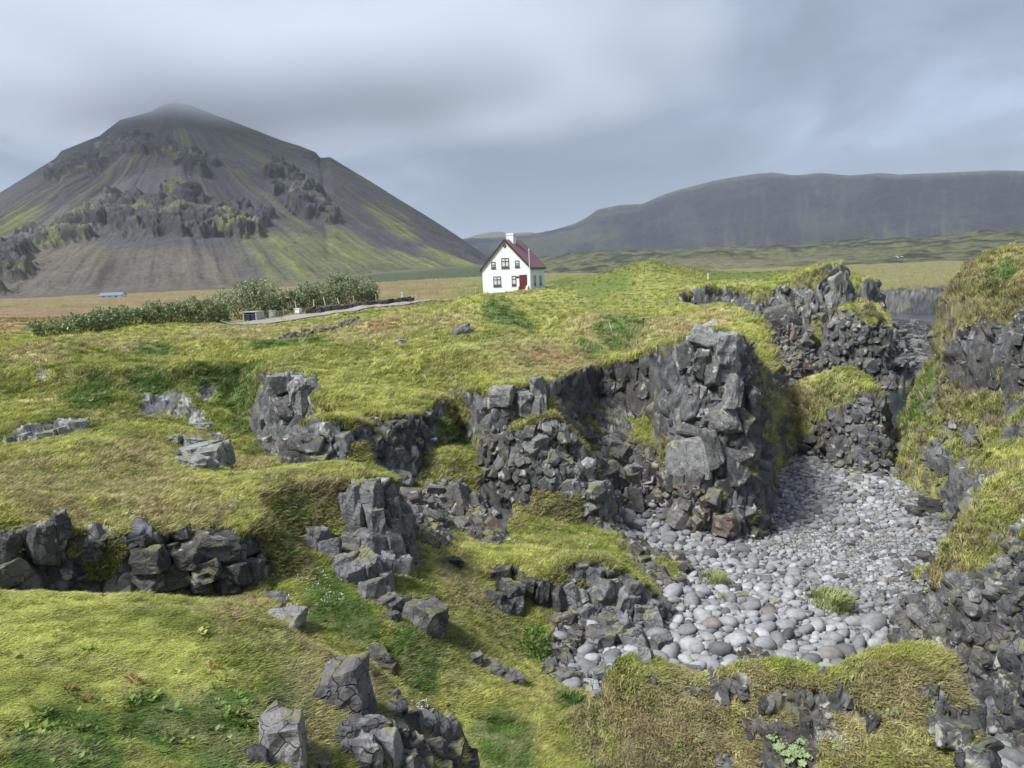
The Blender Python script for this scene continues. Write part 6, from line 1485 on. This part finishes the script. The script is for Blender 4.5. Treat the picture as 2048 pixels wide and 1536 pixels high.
# fence posts
for k, (px, py, h_, lean, lab) in enumerate([(528, 634, 22, 0, 'thick pale post between bin shelter and gate'), (568, 627, 12, -.1, 'short pale post behind the gate leaf'), (594, 622, 20, -.12, 'tallest pale fence post, leaning left above the right gate pillar'), (628, 612, 12, 0, 'short upright white fence post over the start of the stone wall'), (652, 610, 16, -.25, 'white fence post leaning strongly left above the stone wall'), (679, 604, 8, -.5, 'stubby white post fallen far to the left above the stone wall'),
                                              (708, 603, 12, 0, 'brown fence post in front of the silvery willow'), (752, 597, 10, 0, 'thin brown fence post right of the silvery willow'), (776, 596, 9, -.1, 'thin brown fence post halfway to the end of the stone wall')]):
    p = W(px, py, 'r', 113+k*1.2); o = MB().tube((0, 0, -.6), (lean*h_*.075, 0, h_*.075), .10 if k == 0 else .055, .05).build('fence_post', M_WHITE if 0 < k < 6 else M_WOOD); o.location = tuple(p); tag(o, lab, 'fence post', 'fence posts along the drive')
p = W(805, 603, 'r', 124); t = empty('trestle', p, 0, 'small white wooden tripod at the far end of the stone wall', 'tripod')
MB().tube((-.35, 0, -.3), (.02, 0, 1.3), .05).build('leg', M_WHITE, t); MB().tube((.4, .1, -.3), (0, 0, 1.3), .05).build('leg', M_WHITE, t); MB().tube((.05, .4, -.3), (0, 0, 1.3), .05).build('leg', M_WHITE, t); MB().box(-.15, .15, -.1, .1, 1.3, 1.45).build('head', M_WHITE, t)
# drive
def ribbon(name, line, width, mat, lift=.10, **props):
    pts_ = [W(a, b, 'r', r) for a, b, r in line]; P_ = np.array(pts_); s = np.concatenate([[0], np.cumsum(np.hypot(*np.diff(P_[:, :2], axis=0).T))]); n = int(s[-1]/.5)+2; u = np.linspace(0, s[-1], n)
    x = np.interp(u, s, P_[:, 0]); y = np.interp(u, s, P_[:, 1]); k = np.ones(9)/9; x[4:-4] = np.convolve(x, k, 'valid'); y[4:-4] = np.convolve(y, k, 'valid')
    tx, ty = np.gradient(x), np.gradient(y); l = np.hypot(tx, ty); nx, ny = -ty/l, tx/l; V_ = []; m = 7
    for j in range(m):
        o = (j/(m-1)-.5)*width; X, Y = x+nx*o, y+ny*o; z_, _ = ground_z(X, Y); V_.append(np.stack([X, Y, z_+lift*(1-abs(j-3)/3*.6)], 1))
    V_ = np.stack(V_, 1).reshape(-1, 3); f = [(a*m+b, (a+1)*m+b, (a+1)*m+b+1, a*m+b+1) for a in range(n-1) for b in range(m-1)]
    me = bpy.data.meshes.new(name); me.from_pydata(V_.tolist(), [], f); return link(name, me, None, mat, **props)
ribbon('driveway', [(440, 662, 100), (500, 655, 103), (560, 650, 105), (620, 645, 106.5), (700, 632, 111), (760, 622, 116), (800, 612, 120), (840, 603, 126), (900, 596, 134)], 3.0, mat_plain('drive_gravel', (.30, .28, .25), .95, .25, 3.0), .32, kind='structure', label='pale gravel drive running between the gate and the house')
# distant cabin
p = W(198, 594, 'r', 350); p[2] -= 1.0; t = empty('cabin', p, math.radians(4), 'low white cabin with a blue roof far off in the russet field', 'cabin')
MB().prism([(0, -2), (5, -2), (5, 1.4), (2.5, 2.4), (0, 1.4)], 'x', 0, 8.6).build('wall', M_WHITE, t)
MR = mat_plain('blue_roof_sheet', (.16, .21, .27), .5)
MB().prism([(-.25, 1.32), (2.5, 2.42), (2.5, 2.56), (-.25, 1.46)], 'x', -.2, 8.8).build('roof', MR, t); MB().prism([(5.25, 1.32), (2.5, 2.42), (2.5, 2.56), (5.25, 1.46)], 'x', -.2, 8.8).build('roof', MR, t)
for k in range(3): MB().box(1.2+k*2.4, 2.2+k*2.4, -.06, -.003, .3, 1.1).build('window', M_GLASS, t)
# gull
M_GULL = mat_plain('gull_feathers', (.72, .73, .74), .7)
p = W(1797, 515, 'r', 120); t = empty('gull', p, .6, 'white gull gliding over the far lava plain', 'bird')
bmg = bmesh.new(); bmesh.ops.create_uvsphere(bmg, u_segments=10, v_segments=8, radius=.5)
for v in bmg.verts: v.co = Vector((v.co.x*.62, v.co.y*.17*(1.0-.5*v.co.x), v.co.z*.16*(1-.4*v.co.x)))
me = bpy.data.meshes.new('body'); bmg.to_mesh(me); bmg.free(); link('body', me, t, M_GULL)
for s in (-1, 1): MB().prism([(-.12, 0), (.12, 0), (.10, .0)], 'z', 0, .01); MB().v and None; w_ = MB(); w_.v = [(.12, 0, .02), (-.1, 0, .02), (.16, s*.32, .16), (-.06, s*.32, .16), (-.02, s*.72, .06), (-.10, s*.70, .06), (.12, 0, 0), (-.1, 0, 0), (.16, s*.32, .14), (-.06, s*.32, .14), (-.02, s*.72, .045), (-.10, s*.70, .045)]; w_.f = [(0, 1, 3, 2), (2, 3, 5, 4), (6, 8, 9, 7), (8, 10, 11, 9), (0, 2, 8, 6), (2, 4, 10, 8), (1, 7, 9, 3), (3, 9, 11, 5), (4, 5, 11, 10)]; w_.build('wing', M_GULL, t)
print('things', time.perf_counter()-T0)

# ------------------------------------------------------------------ shrubs and plants
M_WIL = foliage_mat('willow_leaves', False, (.19, .24, .10), .5, .2); M_WILS = foliage_mat('silver_willow_leaves', False, (.42, .46, .34), .5, .2); M_STEM = mat_plain('shrub_stems', (.10, .085, .065), .9)
def shrub(px, py, wpx, hpx, r, lab, silver=.3, seed=0, group='willow shrubs along the garden edge'):
    rg = np.random.default_rng(seed); p = W(px, py, 'r', r); gz = flatz(p[0], p[1]); p[2] = gz
    top = W(px, py-hpx, 'r', r)[2]; h = max(.9, (top-gz)*1.12+.25); w = wpx*r/F
    t = empty('willow_shrub', p, 0, lab, 'shrub', group)
    nl = 9; cx = rg.uniform(-.36, .36, nl)*w; cy = rg.uniform(-.25, .25, nl)*w*.7; cz = h*rg.uniform(.35, .72, nl); cz[:2] = h*.7; rx_ = w*rg.uniform(.16, .28, nl); rz_ = np.minimum(h*rg.uniform(.22, .36, nl), cz*.95)
    n = int(np.clip(900*w*h/12, 500, 2600)); k = rg.integers(0, nl, n); u = rg.normal(0, 1, (n, 3)); u /= np.linalg.norm(u, axis=1, keepdims=True); u *= rg.uniform(.55, 1.08, n)[:, None]
    c = np.stack([cx[k]+u[:, 0]*rx_[k], cy[k]+u[:, 1]*rx_[k], np.maximum(cz[k]+u[:, 2]*rz_[k], .02)], 1)
    # skirt of foliage down to the ground
    m = n//3; a = rg.uniform(0, 2*math.pi, m); c2 = np.stack([np.cos(a)*w*.42*rg.uniform(.6, 1, m), np.sin(a)*w*.3, rg.uniform(0, h*.45, m)], 1); c = np.vstack([c, c2]); n = len(c)
    for mat, msk, nm in ((M_WIL, None, 'crown'), (M_WILS, 'top', 'silver_leaves')):  # second leaf set is silvery by nature, denser towards the top
        sel_ = (rg.random(n) < (silver+.15)*1.3*smooth(.1, .8, c[:, 2]/h)) if msk else np.ones(n, bool)
        if sel_.sum() < 10: continue
        cc = c[sel_]+(rg.normal(0, .05, (sel_.sum(), 3)) if msk else 0); q = len(cc); s = rg.uniform(.10, .24, q)*(.8 if msk else 1)
        d1_ = rg.normal(0, 1, (q, 3))+np.array([0, 0, .6]); d1_ /= np.linalg.norm(d1_, axis=1, keepdims=True); d2_ = np.cross(d1_, rg.normal(0, 1, (q, 3))); d2_ /= np.linalg.norm(d2_, axis=1, keepdims=True)
        V_ = np.stack([cc-d1_*s[:, None]*1.2, cc+d2_*s[:, None]*.5, cc+d1_*s[:, None]*1.2, cc-d2_*s[:, None]*.5], 1).reshape(-1, 3); qd = np.arange(q*4).reshape(-1, 4)
        link(nm, mesh_from(nm, V_, qd, None, None, False), t, mat)
    sm_ = MB()
    for _ in range(7): a = rg.uniform(-.3, .3)*w; sm_.tube((a*.4, rg.uniform(-.2, .2), -.3), (a, rg.uniform(-.4, .4), h*.6), .05, .02, 5)
    sm_.build('stems', M_STEM, t)
SH = [(108, 678, 66, 30, 88, .05, 'rounded dark willow shrub at the far left end of the row'), (172, 672, 64, 42, 90, .5, 'second shrub from the left end with pale tips'), (222, 666, 66, 46, 92, .25, 'dark full shrub third from the left end'), (272, 660, 64, 40, 95, .4, 'pale-tipped shrub fourth from the left end'), (318, 656, 50, 46, 97, .15, 'dark pointed shrub in the left half of the row'), (360, 650, 60, 40, 99, .3, 'mid-green shrub before the dark pair'), (402, 645, 56, 42, 101, .15, 'dark shrub left of the tall willow'), (440, 642, 40, 40, 103, .2, 'low shrub against the foot of the tall willow'),
      (492, 634, 112, 66, 112, .75, 'tall broad willow with silvery top rising behind the bin shelter'), (548, 628, 44, 34, 116, .2, 'low dark shrub right of the tall broad willow'), (585, 622, 56, 36, 118, .3, 'bushy shrub behind the two gate pillars'), (628, 614, 60, 38, 121, .3, 'shrub behind the first slabs of the stone wall'), (668, 608, 50, 34, 124, .2, 'dark shrub under the silvery tree'), (700, 604, 84, 50, 130, 1.1, 'silvery rounded tree-like willow near the right end of the row'), (738, 600, 40, 34, 133, .6, 'loose grey shrub at the right end of the row'), (628, 592, 70, 22, 140, .8, 'low silvery shrubs behind the row, left of the rounded willow')]
for k, (px, py, w_, h_, r, sv, lab) in enumerate(SH): shrub(px, py, w_*1.1, h_, r, lab, sv, 900+k)

def leaf_plant(name, px, py, wpx, hpx, lab, cat, mat, n=160, leaf=.16, mode='bush', seed=1, group=None):
    rg = np.random.default_rng(seed); i = see(px, py); p = TOP[i].astype(float); d = float(DT[i]); w = wpx*d/F; h = hpx*d/F
    t = empty(name, p, 0, lab, cat, group); V_ = []; Fc = []; st = MB()
    for k in range(n):
        if mode == 'bush':
            u = rg.normal(0, 1, 3); u /= np.linalg.norm(u); u *= rg.uniform(.5, 1); c = np.array([u[0]*w*.5, u[1]*w*.5, h*.5+u[2]*h*.5]); dr_ = u+rg.normal(0, .5, 3); L_ = leaf*h
            dr_ /= np.linalg.norm(dr_); sd_ = np.cross(dr_, rg.normal(0, 1, 3)); sd_ /= np.linalg.norm(sd_)+1e-9; j = len(V_)
            V_ += [c, c+dr_*L_*.5+sd_*L_*.35, c+dr_*L_, c+dr_*L_*.5-sd_*L_*.35]; Fc.append((j, j+1, j+2, j+3))
        elif mode == 'tussock':
            a = rg.uniform(0, 6.28); q = math.sqrt(rg.random())*.42*w; c = np.array([q*math.cos(a), q*math.sin(a), -.02]); ln = h*rg.uniform(.6, 1.15); o = np.array([math.cos(a)*.5+.35, math.sin(a)*.5, 0])*ln*rg.uniform(.4, 1.0); sd_ = np.array([-math.sin(a), math.cos(a), 0])*w*.012; j = len(V_)
            V_ += [c-sd_, c+sd_, c+o*.45+sd_+np.array([0, 0, ln*.75]), c+o*.45-sd_+np.array([0, 0, ln*.75]), c+o+np.array([0, 0, ln*.85])]; Fc += [(j, j+1, j+2, j+3), (j+3, j+2, j+4)]
    me = mesh_raw('leaves' if mode == 'bush' else 'blades', V_, Fc, mat); link('leaves' if mode == 'bush' else 'blades', me, t)
    if mode == 'bush':
        for _ in range(6): a = rg.uniform(0, 6.28); st.tube((0, 0, -.05), (math.cos(a)*w*.3, math.sin(a)*w*.3, h*.75), .012, .006, 4)
        st.build('stems', M_STEM, t)
M_LEAF = foliage_mat('broad_leaves', False, (.13, .21, .045), .4, .25); M_ROSE = foliage_mat('roseroot_leaves', False, (.27, .35, .17), .35, .15); M_ROSER = foliage_mat('roseroot_red', False, (.33, .22, .13), .35, .15); M_LYME = foliage_mat('beach_grass', False, (.30, .34, .14), .35, .25)
leaf_plant('leafy_bush', 1075, 1318, 66, 70, 'dense bright green leafy bush at the foot of the broken basalt', 'bush', M_LEAF, 420, .13, seed=3)
leaf_plant('leafy_bush', 1262, 1080, 34, 22, 'small green bush at the end of the grassy bench by the pebbles', 'bush', M_LEAF, 120, .2, seed=4)
leaf_plant('grass_tussock', 1655, 1215, 104, 32, 'large green tussock growing out of the pebble beach', 'grass tussock', M_LYME, 420, mode='tussock', seed=5)
leaf_plant('grass_tussock', 1425, 1165, 70, 24, 'middle-sized green tussock at the left side of the pebble beach', 'grass tussock', M_LYME, 240, mode='tussock', seed=6)
leaf_plant('grass_tussock', 1440, 1200, 26, 20, 'tiny green tussock just below the one at the left of the beach', 'grass tussock', M_LYME, 90, mode='tussock', seed=7)
leaf_plant('grass_tussock', 1145, 1415, 70, 22, 'dark green tussock in the short turf left of the shaggy bluff', 'grass tussock', foliage_mat('dark_tussock', False, (.06, .11, .03), .3, .2), 260, mode='tussock', seed=8)
# roseroot clumps: rosettes on short stems
def roseroot(px, py, wpx, n, lab, mat=M_ROSE, seed=0):
    rg = np.random.default_rng(seed); i = see(px, py); p = TOP[i].astype(float); d = float(DT[i]); w = wpx*d/F; t = empty('roseroot', p, 0, lab, 'plant'); nn_ = NF[i]
    V_ = []; Fc = []; up = nn_*.6+np.array([0, 0, .6]); up /= np.linalg.norm(up); e1 = np.cross(up, [0, 1, .1]); e1 /= np.linalg.norm(e1); e2 = np.cross(up, e1)
    for k in range(n):
        a = rg.uniform(0, 6.28); q = math.sqrt(rg.random())*.5*w*(1 if n > 18 else .6); c = e1*q*math.cos(a)+e2*q*math.sin(a)*.75+up*(.03+.14*w*rg.random()); R_ = w*rg.uniform(.07, .12)
        for b in range(8):
            t_ = b*.785+rg.uniform(-.2, .2); dr_ = e1*math.cos(t_)+e2*math.sin(t_); sd_ = -e1*math.sin(t_)+e2*math.cos(t_); lift = up*(.5 if b % 2 else .15); j = len(V_)
            V_ += [c, c+(dr_*.55+sd_*.3+lift*.4)*R_, c+(dr_+lift)*R_, c+(dr_*.55-sd_*.3+lift*.4)*R_]; Fc.append((j, j+1, j+2, j+3))
    link('rosettes', mesh_raw('rosettes', V_, Fc, mat), t)
for k, (px, py, w_, n_, lab, mt) in enumerate([(28, 1096, 44, 22, 'pale green roseroot clump at the left edge under the terrace front', M_ROSE), (138, 1128, 40, 16, 'grey-green roseroot between the left cracked blocks', M_ROSE), (700, 1478, 48, 22, 'pale roseroot with reddish tips on the outcrop under the lawn', M_ROSE), (1590, 1500, 80, 44, 'largest roseroot clump on the face of the shaggy bluff', M_ROSE), (1545, 1478, 34, 14, 'small roseroot up and left of the largest clump', M_ROSE), (1672, 1490, 40, 18, 'roseroot right of the largest clump on the bluff', M_ROSE),
                                     (1795, 1425, 44, 20, 'roseroot under the overhang at the right of the bluff', M_ROSE), (1862, 1420, 30, 12, 'roseroot nearest the right corner of the bluff', M_ROSE), (1890, 1460, 26, 14, 'bright roseroot on the right end face of the bluff', M_LEAF), (1850, 1180, 30, 12, 'roseroot below the turf edge of the right-hand bluff', M_ROSE), (1900, 1170, 26, 10, 'little roseroot at the rock edge right of another under the turf', M_ROSE), (873, 1012, 40, 18, 'pale green clump at the top of the dark scree', M_ROSE), (890, 1055, 24, 10, 'pale green clump low in the dark scree', M_ROSE), (905, 1028, 28, 10, 'reddish clump in the middle of the dark scree', M_ROSER), (950, 1045, 26, 8, 'reddish clump at the right of the dark scree', M_ROSER), (625, 1075, 22, 8, 'small roseroot on the dark rock left of the pillar', M_ROSE), (840, 985, 34, 14, 'grey-green clump beside the pillar top', M_ROSE), (1135, 1165, 16, 6, 'tiny clump on the broken basalt wall', M_ROSE), (840, 880, 30, 12, 'pale clump on the rim of the dark hole in the cliff', M_ROSE), (940, 1020, 24, 8, 'pale clump high at the right of the dark scree', M_ROSE)]): roseroot(px, py, w_, n_, lab, mt, 40+k)

# ground herbs and flowers, too many to count
def herb_mesh(seed, n, mat, upr=.5, sz=.5, flower=False):
    r = random.Random(seed); V_ = []; Fc = []
    for k in range(n):
        a = r.uniform(0, 6.28); el = r.uniform(.1, upr); L_ = sz*r.uniform(.6, 1.1); q = r.uniform(0, .35)
        c = Vector((q*math.cos(a), q*math.sin(a), r.uniform(0, .35) if not flower else r.uniform(.7, 1.1))); d_ = Vector((math.cos(a)*math.cos(el), math.sin(a)*math.cos(el), math.sin(el))); s = Vector((-math.sin(a), math.cos(a), 0)); j = len(V_)
        V_ += [c, c+d_*L_*.5+s*L_*.34, c+d_*L_, c+d_*L_*.5-s*L_*.34]; Fc.append((j, j+1, j+2, j+3))
    return mesh_raw('herb', V_, Fc, mat)
HERB = [herb_mesh(s, 11, M_BLADE, .9, .6) for s in range(4)]
wgt_h = (grassy & (RF < 60)).astype(np.float32)*(.02+.30*smooth(.93, .75, NF[:, 2])+.25*np.clip(PW['lush'], 0, 1)+.12*(rock > .05))*smooth(-.2, .35, n_b)
hi = np.nonzero(rng.random(len(wgt_h)) < wgt_h*.16)[0]; n = len(hi); rr_ = RF[hi]
s = (.045+.0042*rr_)*rng.uniform(.7, 1.5, n); tn = np.clip(cmix(col[hi]*1.5, C(.19, .27, .055), np.full(n, .6, np.float32))*rng.uniform(.6, 1.25, n)[:, None], 0, .5); br = rng.random(n) < .12; tn[br] = C(.22, .13, .06)
scatter('herbs', HERB, TOP[hi], frames(NF[hi], .4, jitter=3), s, tn, rng.integers(0, 4, n), kind='stuff', label='low leafy herbs and crowberry mixed into the turf of the slopes')
M_WFL = mat_plain('white_petals', (.72, .74, .64), .7); M_YFL = mat_plain('yellow_petals', (.62, .52, .06), .7)
FW = [herb_mesh(60+s, 9, M_WFL, .5, .28, True) for s in range(2)]; FY = [herb_mesh(70+s, 3, M_YFL, .5, .26, True) for s in range(2)]
fl = []
for (px, py, rad) in [(550, 1125, 26), (640, 1170, 34), (600, 1150, 20), (660, 1205, 24), (700, 1160, 20), (815, 1150, 26), (1023, 1090, 14), (590, 1215, 18), (520, 1130, 20), (480, 1010, 24), (1180, 1090, 16), (600, 1230, 14), (1690, 1490, 26), (840, 1420, 26), (860, 1450, 20), (1250, 1070, 18)]:
    for _ in range(int(rad*.9)): fl.append((px+random.gauss(0, rad*.5), py+random.gauss(0, rad*.4)))
fi_ = np.array([see(a, b) for a, b in fl]); n = len(fi_)
scatter('white_flowers', FW, TOP[fi_]+rng.normal(0, .03, (n, 3))*np.array([1, 1, 0]), frames(NF[fi_], .8, jitter=3), (.03+.0035*RF[fi_])*rng.uniform(.7, 1.3, n), np.full((n, 3), .7), rng.integers(0, 2, n), kind='stuff', label='small white flower heads scattered on the gully slopes')
yi = np.nonzero(grassy & (RF < 40) & (rng.random(len(RF)) < .0035*(1-.8*np.clip(PW['bright'], 0, 1)*(RF < 14))))[0]; n = len(yi)
scatter('yellow_flowers', FY, TOP[yi], frames(NF[yi], .8, jitter=3), (.02+.0026*RF[yi])*rng.uniform(.6, 1.2, n), np.full((n, 3), .7), rng.integers(0, 2, n), kind='stuff', label='tiny yellow flowers dotted over the turf')
print('plants', time.perf_counter()-T0)
